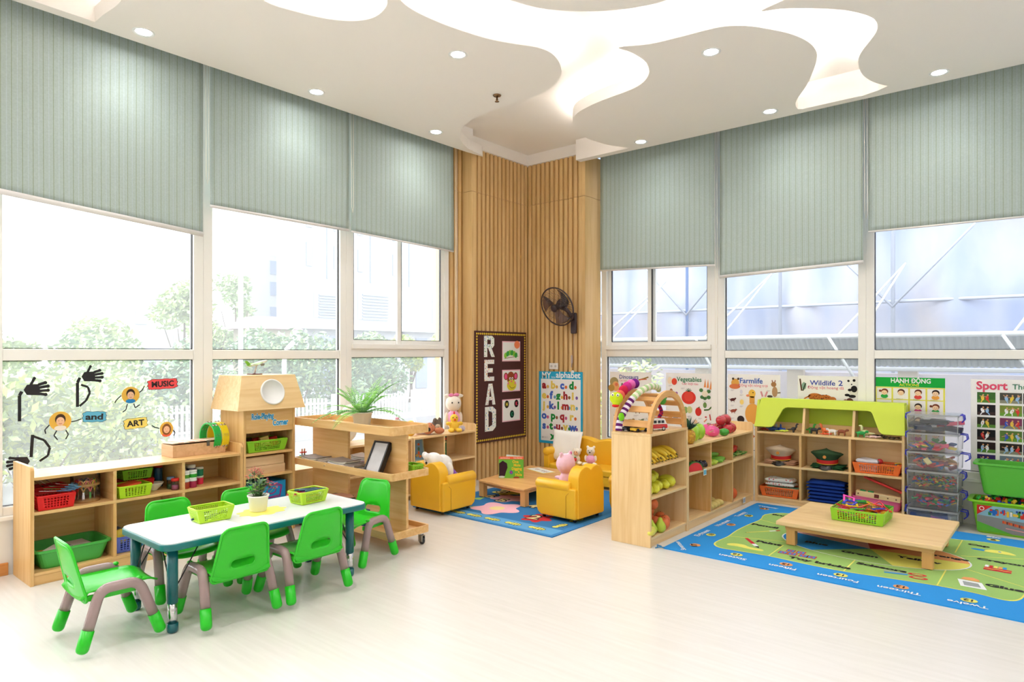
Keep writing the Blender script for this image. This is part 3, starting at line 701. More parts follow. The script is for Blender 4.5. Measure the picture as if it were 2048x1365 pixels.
for y in (-1.035, -.585):
    board('divider', lu, FX0+.01, FX1-.004, y-.009, y+.009, .068, .413, 'maple'); board('divider', lu, FX0+.01, FX1-.004, y-.009, y+.009, .431, .628, 'maple')
for y, z, on in ((-1.17, .408, 1), (-.34, .045, 0)):
    g_ = MB().push(TR(FX1+.001, y, z) @ WALLA); g_.rect(-.028, -.025, .028, .025, .001, card('F2F4F4')); g_.rect(-.024, -.02, .024, .016, .0016, card('6FB7D4' if on else 'A9AFC0')); g_.pop()
    g_.build('paper_tag', lu, solid=.0008)

# ---- green-roofed cubby unit against the right wall
gu = thing('roofed_cubby', 'wooden nine-cubby shelf with a bright lime cut-out roof by the right window', 'shelf', (2.757, -.105, 0), D(2.5))
Lg, Dg = 1.192, .215
for x in (0, Lg-.02): board('side_panel', gu, x, x+.02, 0, Dg, 0, .70, 'pale')
board('back_panel', gu, .02, Lg-.02, Dg-.01, Dg, 0, .78, 'pale')
for z in (.625, .328, .035): board('shelf_board', gu, .02, Lg-.02, .002, Dg-.01, z, z+.018, 'pale')
board('plinth', gu, .02, Lg-.02, .012, .03, 0, .035, 'pale')
for x in (.392, .788):
    for z0, z1 in ((.053, .328), (.346, .625)): board('divider', gu, x-.01, x+.01, .004, Dg-.01, z0, z1, 'maple')
for x in (.41, .81):
    MB().push(ROT(0, 0, 0)).hexa([(x-.01, .02, .643), (x+.01, .02, .643), (x+.01, Dg-.01, .643), (x-.01, Dg-.01, .643)], [(x-.01, .085, .90), (x+.01, .085, .90), (x+.01, Dg-.01, .90), (x-.01, Dg-.01, .90)], W('pale', 2)).build('divider', gu)
lime = plain('lime_laminate', 'CBDD3F', .4); limed = plain('lime_back', 'A9C21F', .5)
# front roof sheet: built flat in (x, s) then tilted back
sl_ = math.hypot(.255, .085); an = math.degrees(math.atan2(.085, .255))
ou = [(-.005, 0), (.125, 0), (.15, .004), (.168, .02), (.232, .165), (.25, .184), (.275, .192), (.915, .192), (.94, .186), (.953, .17), (1.01, .02), (1.03, .004), (1.05, 0), (Lg+.005, 0), (Lg-.01, sl_), (.035, sl_)]
rfm = MB().push(TR(0, -.006, .685) @ ROT(90-an, 0, 0)); rfm.prism(ou, -.008, .008, lime); rfm.pop(); rfm.build('roof_front', gu, bevel=.002)
MB().hexa([(.03, .075, .925), (Lg-.01, .075, .925), (Lg-.01, Dg, .925), (.03, Dg, .925)], [(.035, .08, .94), (Lg-.012, .08, .94), (Lg-.012, Dg, .94), (.035, Dg, .94)], lime).build('roof_top', gu, bevel=.002)
MB().box(.02, Lg-.02, Dg-.02, Dg-.012, .72, .925, limed).build('roof_back', gu)
for x in (.0, Lg-.02): MB().hexa([(x, .0, .70), (x+.02, .0, .70), (x+.02, Dg, .70), (x, Dg, .70)], [(x, .082, .925), (x+.02, .082, .925), (x+.02, Dg, .925), (x, Dg, .925)], lime).build('roof_end', gu)

# ---- pale toy shelf under the third left window and the low box beside it
ts = thing('toy_shelf', 'pale wooden toy shelf with soft toys on top, by the slatted corner', 'shelf', (0, 0, 0))
arch_prism_side('side_panel', ts, -1.262, -1.244, .03, .33, .64, 0, 'pale')
board('side_panel', ts, .03, .33, -2.09, -2.072, 0, .57, 'pale')
board('top_board', ts, .03, .33, -2.072, -1.262, .552, .57, 'pale'); board('back_panel', ts, .03, .04, -2.072, -1.262, 0, .57, 'pale')
board('shelf_board', ts, .04, .328, -2.072, -1.262, .292, .31, 'pale'); board('bottom_board', ts, .04, .328, -2.072, -1.262, .04, .058, 'pale')
for z0, z1 in ((.058, .292), (.31, .552)): board('divider', ts, .04, .326, -1.70, -1.682, z0, z1, 'pale')
t2 = thing('toy_shelf', 'pale wooden toy shelf half hidden behind the rolling cart', 'shelf', (0, 0, 0))
for y in (-2.95, -2.118): board('side_panel', t2, .03, .33, y, y+.018, 0, .575, 'pale')
board('top_board', t2, .03, .33, -2.932, -2.118, .552, .57, 'pale'); board('back_panel', t2, .03, .04, -2.932, -2.118, 0, .57, 'pale')
board('shelf_board', t2, .04, .328, -2.932, -2.118, .292, .31, 'pale'); board('bottom_board', t2, .04, .328, -2.932, -2.118, .04, .058, 'pale')
board('divider', t2, .04, .326, -2.56, -2.542, .31, .552, 'pale')
bx = thing('storage_box', 'pale low wooden box under the window between house cabinet and cart', 'box', (0, 0, 0))
board('box_body', bx, .02, .262, -3.335, -2.99, 0, .40, 'pale'); board('lid', bx, .015, .275, -3.337, -2.985, .40, .425, 'pale')
# ================================================================ rugs
rug_blue = plain('rug_blue', '1E92E0', .9, var=.05, vs=120, bump=.4, bs=700); rug_g = plain('rug_green', '9CC46A', .9, var=.06, vs=120, bump=.4, bs=700)
rug_y = plain('rug_yellow', 'E8E36A', .9, var=.04, vs=120); rk = plain('rug_black', '221F22', .9); rw = plain('rug_white', 'EEF1F2', .9); ro = plain('rug_orange', 'E8A062', .9, var=.05, vs=120)
rr = plain('rug_red', 'C8242B', .9); rp = plain('rug_pink', 'F3B9C4', .9); rdb = plain('rug_dark_blue', '1C6FB8', .9); rgr = plain('rug_grey', '9AA0A0', .9)
wr = thing('word_rug', 'large blue and green rug printed with words, numbers and school objects', 'rug', (0, 0, 0))
MB().prism(rrect(2.81, -2.015, 5.55, -.195, .02, 3), 0, .007, rug_blue).build('rug_base', wr)
L = MB(); z = .0076
inner = [(3.02, -.6), (3.05, -.8), (3.035, -1.0), (3.03, -1.25), (3.045, -1.45), (3.035, -1.62), (3.05, -1.71), (3.11, -1.765), (3.21, -1.762), (3.44, -1.742), (3.7, -1.762), (3.92, -1.76), (4.16, -1.72), (4.385, -1.69), (4.56, -1.692), (4.68, -1.72), (4.74, -1.705), (4.775, -1.63), (4.80, -1.45), (4.86, -1.35), (5.0, -1.36), (5.18, -1.2), (5.2, -.9), (5.1, -.6), (4.9, -.46), (4.72, -.44), (4.5, -.42), (4.3, -.47), (4.0, -.44), (3.6, -.47), (3.3, -.42), (3.12, -.45)]
inner = smooth_poly(inner, 3); L.poly(inner, z, rug_y)
cx_, cy2 = 3.9, -1.1; L.poly([(cx_+(x-cx_)*.990, cy2+(y-cy2)*.985) for x, y in inner], z+.0005, rug_g)
for p in ([(3.048, -.797), (3.251, -.877), (3.6, -1.0)], [(3.058, -1.436), (3.359, -1.34), (3.6, -1.3)], [(3.435, -1.42), (3.441, -1.742)], [(3.903, -1.45), (3.904, -1.76)], [(4.385, -1.29), (4.385, -1.69)], [(4.44, -1.2), (4.775, -1.40)], [(4.42, -.92), (4.78, -.72), (5.0, -.62)], [(4.38, -.46), (4.38, -.86)], [(3.9, -.45), (3.9, -.8)]): L.line(p, .008, z+.001, rug_y)
# colour oval in the middle
oc = (3.92, -1.13); orx, ory = .57, .335
E = lambda a, k=1: (oc[0]+orx*k*math.cos(D(a)), oc[1]+ory*k*math.sin(D(a)))
L.poly([E(a, 1.018) for a in range(0, 360, 8)], z+.0012, rw)
secs = [(-25, 12, rug_y), (12, 62, ro), (62, 120, rr), (120, 175, rp), (175, 245, rdb), (245, 290, rug_g), (290, 335, ro)]
secs = [(-38, 5, rug_y), (5, 48, ro), (48, 100, rr), (100, 160, rp), (160, 238, rug_blue), (238, 290, rug_g), (290, 322, rug_y)]
for a0, a1, m_ in secs:
    n_ = 8; L.poly([oc]+[E(a0+(a1-a0)*k/n_) for k in range(n_+1)], z+.0016, m_)
T = lambda s_, x, y, size, m_=rk, rot=0, b=.05, wd=1.4, zz=.0024: L.text(s_, x, y, size, z+zz, m_, b, rot=D(rot), wide=wd)
T('Pencil', 3.155, -1.005, .062); T('Paint', 3.34, -1.46, .062); T('Toy bricks', 3.74, -1.70, .062); T('Blue', 3.60, -1.25, .062); T('Green', 3.895, -1.335, .062); T('Yellow', 4.22, -1.225, .062)
T('Orange', 4.34, -1.035, .062); T('Scissors', 4.067, -1.55, .062); T('Cap', 4.485, -.575, .055); T('Crayons', 4.65, -.94, .06); T('Glue', 4.686, -1.51, .066); T('Brush', 3.15, -.58, .05); T('Red', 3.95, -.9, .06); T('Pink', 3.6, -.95, .06)
nums = [('12', 'Twelve', 4.554), ('13', 'Thirteen', 4.23), ('14', 'Fourteen', 3.91), ('15', 'Fifteen', 3.589), ('16', 'Sixteen', 3.268), ('11', 'Eleven', 4.88), ('10', 'Ten', 5.2)]
for i, (n_, w_, x) in enumerate(nums):
    L.disc(x, -1.848, .04, .034, z+.0012, rug_y if i % 2 == 0 else ro); T(n_, x, -1.832, .05, rk, 180, .03, 1.1); T(w_, x, -1.905, .055, rw, 180, .02, 1.15)
for i, (n_, w_, y) in enumerate((('20', 'Twenty', -.735), ('19', 'Nineteen', -1.11), ('18', 'Eighteen', -1.49))):
    L.disc(2.935, y, .034, .04, z+.0012, rug_y if i % 2 == 0 else ro); T(n_, 2.952, y, .05, rk, 90, .03, 1.1); T(w_, 2.885, y, .055, rw, 90, .02, 1.15)
L.disc(2.96, -1.815, .036, .036, z+.0012, ro); T('17', 2.975, -1.825, .05, rk, 120); T('Seventeen', 2.90, -1.89, .05, rw, 130, .02, 1.0)
L.disc(2.946, -.4, .04, .034, z+.0012, ro); T('21', 2.946, -.415, .05); T('Twenty', 2.95, -.335, .04, rw)
L.disc(4.55, -.315, .04, .034, z+.0012, rug_y); T('6', 4.55, -.333, .05); T('Six', 4.545, -.25, .05, rw)
# pencil, brush, blocks, scissors, cap, crayons, glue
def pt(a, b_, u, v): d = Vector(b_)-Vector(a); n_ = Vector((-d.y, d.x)); return tuple(Vector(a)+d*u+n_*v)
a, b_ = (3.105, -1.275), (3.29, -1.045)
L.poly([pt(a, b_, 0, 0), pt(a, b_, .12, .035), pt(a, b_, .12, -.035)], z+.002, rk); L.poly([pt(a, b_, .05, .02), pt(a, b_, .7, .035), pt(a, b_, .7, -.035), pt(a, b_, .05, -.02)], z+.0022, rug_y); L.poly([pt(a, b_, .7, .035), pt(a, b_, .88, .035), pt(a, b_, .88, -.035), pt(a, b_, .7, -.035)], z+.0022, rw); L.poly([pt(a, b_, .88, .035), pt(a, b_, 1, .03), pt(a, b_, 1, -.03), pt(a, b_, .88, -.035)], z+.0022, rr)
L.poly(smooth_poly([(3.12, -1.64), (3.15, -1.60), (3.22, -1.59), (3.27, -1.62), (3.36, -1.625), (3.37, -1.665), (3.28, -1.67), (3.2, -1.66), (3.14, -1.67)], 3), z+.0014, rug_y)
a, b_ = (3.17, -1.415), (3.325, -1.60)
L.poly([pt(a, b_, 0, .05), pt(a, b_, .6, .06), pt(a, b_, .6, -.06), pt(a, b_, 0, -.05)], z+.002, rr); L.poly([pt(a, b_, .6, .06), pt(a, b_, .85, .06), pt(a, b_, .85, -.06), pt(a, b_, .6, -.06)], z+.002, rw); L.poly([pt(a, b_, .85, .06), pt(a, b_, 1.05, .0), pt(a, b_, .85, -.06)], z+.002, rk)
for x, y in ((3.49, -1.60), (3.55, -1.60), (3.52, -1.53), (3.585, -1.53), (3.62, -1.595), (3.67, -1.59)):
    L.rect(x-.028, y-.03, x+.028, y+.03, z+.0018, rr); L.rect(x-.021, y-.022, x+.021, y+.022, z+.0022, rug_y if x*100 % 2 > 1 else rug_blue); L.disc(x, y, .011, .012, z+.0026, rr, 8)
L.line([(4.09, -1.58), (4.22, -1.575)], .022, z+.0018, rgr); L.line([(4.10, -1.62), (4.22, -1.585)], .02, z+.0019, rug_blue)
for x, y in ((4.265, -1.545), (4.28, -1.61)): L.disc(x, y, .05, .026, z+.002, rr, 16, .1); L.disc(x, y, .03, .012, z+.0024, rug_g, 12, .1)
L.poly(smooth_poly([(4.53, -.70), (4.545, -.635), (4.61, -.615), (4.67, -.64), (4.70, -.69), (4.63, -.70)], 3), z+.0018, rug_y); L.disc(4.50, -.672, .05, .022, z+.0016, rug_blue); L.disc(4.61, -.655, .01, .01, z+.0024, rug_blue, 8)
L.rect(4.56, -1.16, 4.70, -1.09, z+.0018, rr); L.line([(4.56, -1.12), (4.60, -1.13), (4.63, -1.115), (4.66, -1.13), (4.70, -1.12)], .008, z+.0024, rug_y)
for k, m_ in enumerate((rw, rr, rug_y, ro, rug_blue, rug_g)): L.rect(4.562+k*.023, -1.09, 4.58+k*.023, -1.04, z+.0018, m_)
L.poly([(4.46, -1.47), (4.58, -1.475), (4.615, -1.60), (4.49, -1.605)], z+.0018, rw); L.poly([(4.488, -1.50), (4.565, -1.503), (4.585, -1.575), (4.505, -1.58)], z+.0022, rgr); L.poly([(4.475, -1.46), (4.485, -1.41), (4.53, -1.395), (4.56, -1.42), (4.57, -1.465)], z+.0018, ro)
L.build('rug_print', wr)
MB().tube([(2.82, -2.0, .006), (2.80, -2.03, .012), (2.775, -2.02, .008), (2.76, -1.995, .012), (2.785, -1.98, .004), (2.77, -2.04, .003)], .004, P_('3E8CC0', .8), 6).build('rug_ribbon', wr)

fr = thing('flower_rug', 'blue rug with pink flower, bees and digits under the reading table', 'rug', (0, 0, 0))
MB().prism([(.54, -2.285), (2.065, -2.29), (2.06, -.62), (.54, -.62)], 0, .007, plain('rug_mid_blue', '2F7FBE', .9, var=.05, vs=120, bump=.4, bs=700)).build('rug_base', fr)
L = MB(); z = .0076; L.poly([(.60, -2.09), (2.01, -2.09), (2.01, -.66), (.60, -.66)], z-.0004, plain('rug_deep_blue', '2674AE', .9, var=.05, vs=120))
L.poly([(.60, -2.25), (2.03, -2.255), (2.03, -2.10), (.60, -2.10)], z-.0004, plain('rug_sky_blue', '5AA0D2', .9))
def flower(x, y, r_, n_, m_, mc):
    L.poly([(x+r_*(1+.18*math.cos(n_*2*PI*k/60))*math.cos(2*PI*k/60), y+r_*(1+.18*math.cos(n_*2*PI*k/60))*math.sin(2*PI*k/60)) for k in range(60)], z+.0004, m_); L.disc(x, y, r_*.34, r_*.34, z+.001, mc, 20)
flower(1.16, -1.87, .2, 5, rp, plain('rug_cream', 'F3DE9A', .9)); flower(1.64, -1.92, .12, 6, rr, rr); flower(.98, -1.5, .15, 5, rp, rp); flower(.8, -1.3, .13, 5, rug_y, rug_y); flower(1.5, -1.2, .16, 6, ro, ro); flower(1.3, -.85, .14, 5, rug_g, rug_g)
L.poly([(.92, -1.99), (1.02, -1.86), (1.08, -1.90), (1.0, -2.0)], z+.0003, rug_g); L.poly([(.7, -1.75), (.82, -1.72), (.78, -1.6)], z+.0003, rug_g)
for t_, x, y in (('5', 1.0, -1.66), ('4', 1.36, -1.66), ('6', .80, -1.60), ('8', .76, -1.37), ('2', 1.62, -1.97), ('7', .95, -1.2), ('9', 1.3, -.9)):
    L.text(t_, x, y, .17, z+.0014, rk, .09, rot=D(10), wide=1.2); L.text(t_, x, y, .17, z+.0018, plain('rug_cream', 'F3DE9A'), .02, rot=D(10), wide=1.2)
for x, y, a in ((1.02, -2.185, 0), (1.2, -2.18, 0), (1.40, -2.18, 0), (1.62, -2.18, 0), (1.85, -2.17, 0), (1.93, -1.98, 80), (1.93, -1.75, 80), (.80, -2.185, 0)):
    c_, s_ = math.cos(D(a)), math.sin(D(a)); G = lambda u, v: (x+u*c_-v*s_, y+u*s_+v*c_)
    L.disc(x, y, .062, .034, z+.0006, rk, 16, D(a)); L.disc(x, y, .057, .029, z+.001, rug_y, 16, D(a)); L.disc(*G(-.07, 0), .026, .024, z+.001, rug_y, 12)
    L.disc(*G(-.07, 0), .03, .028, z+.0005, rk, 12)
    for u in (-.02, .01, .035): L.line([G(u, -.026), G(u, .026)], .008, z+.0014, rk)
    L.line([G(-.02, -.03), G(-.03, -.05)], .005, z+.001, rk); L.line([G(.02, -.03), G(.025, -.05)], .005, z+.001, rk)
L.build('rug_print', fr)
# ================================================================ outside the windows
rnd = random.Random(7)
leafm = {k: plain('leaf_'+k, c, .7, spec=.2, var=.25, vs=6) for k, c in dict(a=(165, 182, 126), b=(140, 162, 116), c=(112, 139, 110), d=(162, 177, 140), e=(188, 200, 116)).items()}
bark = plain('tree_bark', (88, 76, 66), .9); conc = plain('outdoor_paving', (128, 128, 126), .9, var=.05, vs=2)
struct(MB().box(-60, 40, -50, 60, -.9, -.7, conc).build('ground'), 'paved ground outside the building', 'ground')
def leaves(mb, c, r, n, size, ms, rn):
    for _ in range(n):
        d = Vector((rn.gauss(0, 1), rn.gauss(0, 1), rn.gauss(0, 1))); d.normalize(); k = rn.random()**.4
        p = Vector((c[0]+d.x*r[0]*k, c[1]+d.y*r[1]*k, c[2]+d.z*r[2]*k)); a = Vector((rn.gauss(0, 1), rn.gauss(0, 1), rn.gauss(0, .7))).normalized()
        b_ = a.orthogonal().normalized(); s_ = size*rn.uniform(.6, 1.3)
        mb.add([tuple(p-a*s_), tuple(p+b_*s_*.45), tuple(p+a*s_), tuple(p-b_*s_*.45)], [(0, 1, 2, 3)], rn.choice(ms))
def tree(x, y, h, r, label, seed, cols='abc', n=1500, base=-.7, low=.35, name='tree', size=.16, blobs=7, group='trees and bushes outside the left windows', tr=.09):
    rn = random.Random(seed); t = thing(name, label, 'tree' if name == 'tree' else 'bush', (x, y, base), 0, group)
    mb = MB(); z0 = h*low
    for k in range(blobs):
        a = rn.uniform(0, 2*PI); q = rn.uniform(.1, .62)*r; zz = z0+(h-z0)*rn.uniform(.15, .85); rr_ = r*rn.uniform(.38, .6)
        leaves(mb, (q*math.cos(a), q*math.sin(a), zz), (rr_, rr_, min(rr_*.8, (h-z0)*.35)), n//blobs, size, [leafm[c] for c in cols], rn)
    mb.build('crown', t)
    tk = MB(); tk.tube([(0, 0, 0), (.03, .02, z0*.6), (0, 0, z0+(h-z0)*.55)], [tr, tr*.8, tr*.3], bark, 7)
    for k in range(4): a = rn.uniform(0, 6.28); tk.tube([(0, 0, z0*.8), (r*.5*math.cos(a), r*.5*math.sin(a), z0+(h-z0)*.5)], [tr*.4, tr*.15], bark, 5)
    tk.build('trunk', t)
    return t
T_ = [(-16.4, -1.5, 2.8, 1.2, 'low pale tree at the left edge of the first window'), (-16.4, .9, 3.0, 1.2, 'round pale tree left of centre in the first window'), (-17, 3.5, 4.6, 1.15, 'taller pale tree in the right part of the first window'), (-19.6, 2.0, 3.3, 1.2, 'bushy low tree behind the taller tree of the first window'),
      (-20, 5.8, 4.6, 1.2, 'pale tree at the left edge of the second window'), (-23.5, 8.6, 6.3, 1.2, 'tall sparse tree in the middle left window'), (-15.9, 5.6, 3.1, 1.1, 'dark rounded tree in front of the red roofed house'), (-16.4, 10.4, 2.8, 1.0, 'low tree in front of the column of small windows'),
      (-16.4, 12.6, 2.9, .9, 'small yellow green tree seen in the sliding left window'), (-16.4, 14.6, 3.3, .9, 'yellow green tree by the frame of the sliding left window')]
for i, (x, y, h, r_, lb) in enumerate(T_): tree(x, y, h, r_, lb, 20+i, ['ad', 'bd', 'ad', 'ad', 'ad', 'bd', 'cb', 'bd', 'ea', 'ea'][i], 2000, low=.25, size=.11)
# bushes filling the lower panes
B_ = [(-3.6, -6.9, 'nearest pale bush at the left frame edge'), (-3.9, -5.4, 'bush right behind the left hand-print sticker'), (-4.3, -4.0, 'bush right behind the sticker with the blue word sign'), (-5.2, -2.7, 'bush behind the yellow word sign sticker'),
      (-6.6, -5.0, 'second row bush behind the first window'), (-7.4, -3.3, 'second row bush behind the red word sign sticker'), (-8.2, -1.9, 'bush left of the white fence')]
for i, (x, y, lb) in enumerate(B_): tree(x, y, 1.75 if i < 4 else 2.2, 1.1 if i < 4 else 1.3, lb, 60+i, 'aed' if i < 4 else 'adb', 2600, low=.02, name='bush', size=.065, blobs=9, tr=.03)
H_ = [(-12.6, -.2), (-12.8, 1.6), (-13, 3.4), (-13.2, 5.2), (-13.4, 7.0), (-13.6, 8.8)]
N_ = ['first', 'second', 'third', 'fourth', 'fifth', 'last']
for i, (x, y) in enumerate(H_): tree(x, y, 2.6, 1.5, 'dark hedge bush behind the white fence, %s counted from the left' % N_[i], 90+i, 'ccb', 2200, low=.02, name='hedge_bush', size=.10, blobs=9, tr=.04)
# white picket fence on a low wall
fw = plain('fence_white', 'F3F4F6', .5)
def fence(y0, y1, lab):
    t = thing('picket_fence', lab, 'fence', (-9, y0, -.7), 0, 'white picket fence sections outside')
    m_ = MB(); n = int((y1-y0)/.105)
    for k in range(n): m_.box(-.01, .01, k*.105+.02, k*.105+.07, .30, .98+.02*math.sin(k*.2), fw)
    m_.build('pickets', t); r_ = MB(); r_.box(.01, .04, 0, y1-y0, .40, .44, fw); r_.box(.01, .04, 0, y1-y0, .82, .86, fw); r_.build('rail', t)
    MB().box(-.06, .06, -.05, .05, 0, 1.05, fw).build('post', t); MB().box(-.1, .1, 0, y1-y0, 0, .30, plain('outdoor_wall', (168, 168, 171), .8)).build('low_wall', t)
for k in range(5): fence(-1.6+k*2.6, .88+k*2.6, 'white picket fence section outside, %s from the left' % ['first', 'second', 'third', 'fourth', 'fifth'][k])
lp = thing('lamp_post', 'thin white lamp post outside above the house cabinet roof', 'lamp post', (-8.2, .75, -.7)); MB().tube([(0, 0, 0), (0, 0, 6)], .05, fw, 8).build('pole', lp); MB().tube([(0, 0, 6), (.3, 0, 6.2), (.8, 0, 6.2)], .04, fw, 6).build('arm', lp)
l2 = thing('lamp_post', 'white lamp post with curved top left of the fern', 'lamp post', (-8.2, 1.75, -.7)); MB().tube([(0, 0, 0), (0, 0, 1.9), (.05, .03, 2.15), (.2, .1, 2.3)], .05, fw, 8).build('pole', l2)
# buildings beyond the trees
bw = plain('building_white', (160, 163, 170), .8, var=.03, vs=.5); bgl = plain('building_glass', (118, 130, 152), .3); bgr = plain('building_grey', (144, 148, 156), .8)
tb_ = thing('tower_building', 'large white tower building with louvred windows behind the left windows', 'building', (-22, 12.1, -.7))
MB().box(-2, 0, -1.2, 30, 0, 22, bw).build('wall', tb_)
MB().box(0, .5, -1.8, 30, 3.2, 3.45, plain('ledge_white', (200, 202, 206), .7)).build('ledge', tb_)
for y0, y1, z0, z1 in ((-.5, .75, 3.75, 4.9), (2.0, 3.9, 3.75, 5.1), (7.0, 9.4, 3.75, 5.4), (12, 14, 3.75, 5.6)):
    w_ = MB().box(0, .04, y0, y1, z0, z1, bgr).build('window_recess', tb_); l_ = MB()
    for k in range(9): l_.box(.04, .09, y0+.25, y1, z0+k*(z1-z0)/9, z0+k*(z1-z0)/9+.06, bgl)
    l_.build('louvres', w_)
for y in (-.9, .6, 2.0, 4.2, 7.5, 10, 13):
    for z in (6.1, 7.9, 9.7, 11.5): MB().box(0, .05, y, y+.32, z, z+1.1, bgl).build('window', tb_)
for y in (.2, 2.75, 5.3): MB().box(0, .06, y, y+.1, 5.6, 22, bgl).build('pipe', tb_)
for y in (-.1, 2.3, 5.8): MB().box(0, .05, y, y+.8, .2, 2.9, bgl).build('door_grille', tb_)
t2_ = thing('apartment_building', 'narrow pale building with a column of small windows, left of the tower', 'building', (-27, 12.2, -.7))
MB().box(-3, 0, -1.4, 1.2, 0, 7.2, bw).build('wall', t2_)
for z in (1.2, 2.5, 3.8, 5.1, 6.2): MB().box(0, .06, .1, .6, z, z+.7, bgl).build('window', t2_)
t3_ = thing('apartment_building', 'faint pale building behind the trees of the first window', 'building', (-42, 12.6, -.7))
MB().box(-6, 0, -4, 3.5, 0, 5.4, bw).build('wall', t3_); MB().box(-6, 0, .5, 3.5, 5.4, 6.6, bw).build('upper_floor', t3_)
for y in (-3.2, -1.2, 1.2, 2.5):
    for z in (2.4, 4.0): MB().box(0, .06, y, y+.7, z, z+.9, bgr).build('window', t3_)
rh = thing('house', 'small cream house with a dusty red roof behind the middle left window', 'house', (-18.6, 7.6, -.7))
MB().box(-1.4, 0, -.9, .8, 0, 3.0, plain('house_cream', (172, 163, 147), .8)).build('wall', rh)
MB().hexa([(-1.8, -1.2, 3.0), (.3, -1.2, 3.0), (.3, 1.1, 3.0), (-1.8, 1.1, 3.0)], [(-1.2, -.5, 3.5), (-.3, -.5, 3.5), (-.3, .4, 3.5), (-1.2, .4, 3.5)], plain('roof_dusty_red', (152, 118, 127), .8)).build('roof', rh)
MB().box(0, .05, -.4, .1, 1.8, 2.6, bgl).build('window', rh)
# ---- right side: wrapped construction scaffold, corrugated canopy
m, nt, b = newmat('scaffold_net'); t = nd(nt, 'ShaderNodeTexCoord'); mp = nd(nt, 'ShaderNodeMapping'); mp.inputs['Scale'].default_value = (.8, .8, .16)
n = nd(nt, 'ShaderNodeTexNoise'); n.inputs['Scale'].default_value = 1.3; n.inputs['Detail'].default_value = 8; r = nd(nt, 'ShaderNodeValToRGB')
r.color_ramp.elements[0].position = .33; r.color_ramp.elements[0].color = lin((122, 137, 172)); r.color_ramp.elements[1].position = .68; r.color_ramp.elements[1].color = lin((164, 160, 167)); q = r.color_ramp.elements.new(.5); q.color = lin((148, 155, 175))
nt.links.new(t.outputs['Object'], mp.inputs[0]); nt.links.new(mp.outputs[0], n.inputs['Vector']); nt.links.new(n.outputs['Fac'], r.inputs[0]); nt.links.new(r.outputs[0], b.inputs['Base Color']); b.inputs['Roughness'].default_value = .8
net = m
cb = thing('construction_building', 'building under construction wrapped in blue safety netting behind the right windows', 'building', (0, 8, -.7))
nm = MB(); vs = []; fs = []; nx, nz = 120, 30
for j in range(nz+1):
    for i in range(nx+1):
        x = -8+32*i/nx; zz = 1.2+15*j/nz; vs.append((x, -.15+.18*math.sin(x*2.3+zz)+.1*math.sin(x*5.1)-.12*math.cos(zz*2.09), zz))
for j in range(nz):
    for i in range(nx): k = j*(nx+1)+i; fs.append((k, k+1, k+nx+2, k+nx+1))
nm.add(vs, fs, net, True).build('netting', cb)
MB().box(-8, 24, 1.5, 8, 0, 16, bgr).build('concrete_body', cb)
polem = plain('scaffold_pole', (158, 165, 180), .5); pb = plain('scaffold_blue', (92, 121, 172), .5)
for k in range(16): x = -7.5+2*k; MB().tube([(x, -.5, 0), (x, -.5, 15)], .035, pb if k % 3 == 0 else polem, 6).build('standard_pole', cb)
for z in (3.0, 5.2, 7.4, 9.6, 11.8): MB().tube([(-8, -.48, z), (24, -.48, z)], .03, polem, 6).build('ledger_pole', cb)
for k in range(15): x = -7.5+2*k; MB().tube([(x, -.55, 2.9 if k % 2 else 5.1), (x+2, -.55, 5.1 if k % 2 else 2.9)], .022, polem, 5).build('brace_pole', cb)
for k in range(15): x = -7.5+2*k; MB().tube([(x, -.55, 7.3 if k % 2 else 5.3), (x+2, -.55, 5.3 if k % 2 else 7.3)], .022, polem, 5).build('brace_pole', cb)
cn = thing('canopy', 'white corrugated site fence canopy on pipes outside the right windows', 'canopy', (0, 4.5, -.7))
wp = plain('pipe_white', (184, 188, 188), .4); co = MB(); vs = []; fs = []
for i in range(561): x = -5+.04*i; dz = .012*(1 if i % 2 else -1); vs += [(x, 0, 2.28+dz), (x, .5, 1.86+dz)]
fs = [(2*i, 2*i+2, 2*i+3, 2*i+1) for i in range(560)]
co.add(vs, fs, plain('canopy_sheet', (152, 160, 160), .5)).build('corrugated_sheet', cn)
MB().tube([(-5, -.02, 2.31), (17.4, -.02, 2.31)], .035, wp, 8).build('top_pipe', cn); MB().tube([(-5, .52, 1.82), (17.4, .52, 1.82)], .03, wp, 8).build('bottom_pipe', cn)
for k in range(8): x = -2+2.1*k; MB().tube([(x, -.05, 2.3), (x+.35, -.05, 1.7)], .022, wp, 6).build('strut', cn); MB().tube([(x+.1, 0, 2.3), (x+.75, 1.5, 3.5)], .018, wp, 6).build('stay', cn); MB().tube([(x+.4, 0, 2.3), (x+.75, 1.5, 3.5)], .016, wp, 6).build('stay', cn)
sw = thing('site_wall', 'low pinkish site hoarding wall under the canopy outside', 'wall', (0, 5.2, -.7))
MB().box(-6, 18, 0, .2, 0, 1.75, plain('hoarding', (160, 152, 155), .8, var=.1, vs=1.2)).build('panel', sw)
for k in range(14): x = -5+1.6*k; MB().box(x, x+.25, -.12, 0, 0, 1.8, plain('hoarding_post', (155, 144, 126), .8)).build('post', sw)
tree(-.55, 3.0, 2.15, .75, 'pale leafy bush outside beside the wooden corner and the dinosaur poster', 131, 'ead', 1100, low=.05, name='bush', size=.06, group='bushes outside the right windows', tr=.03)
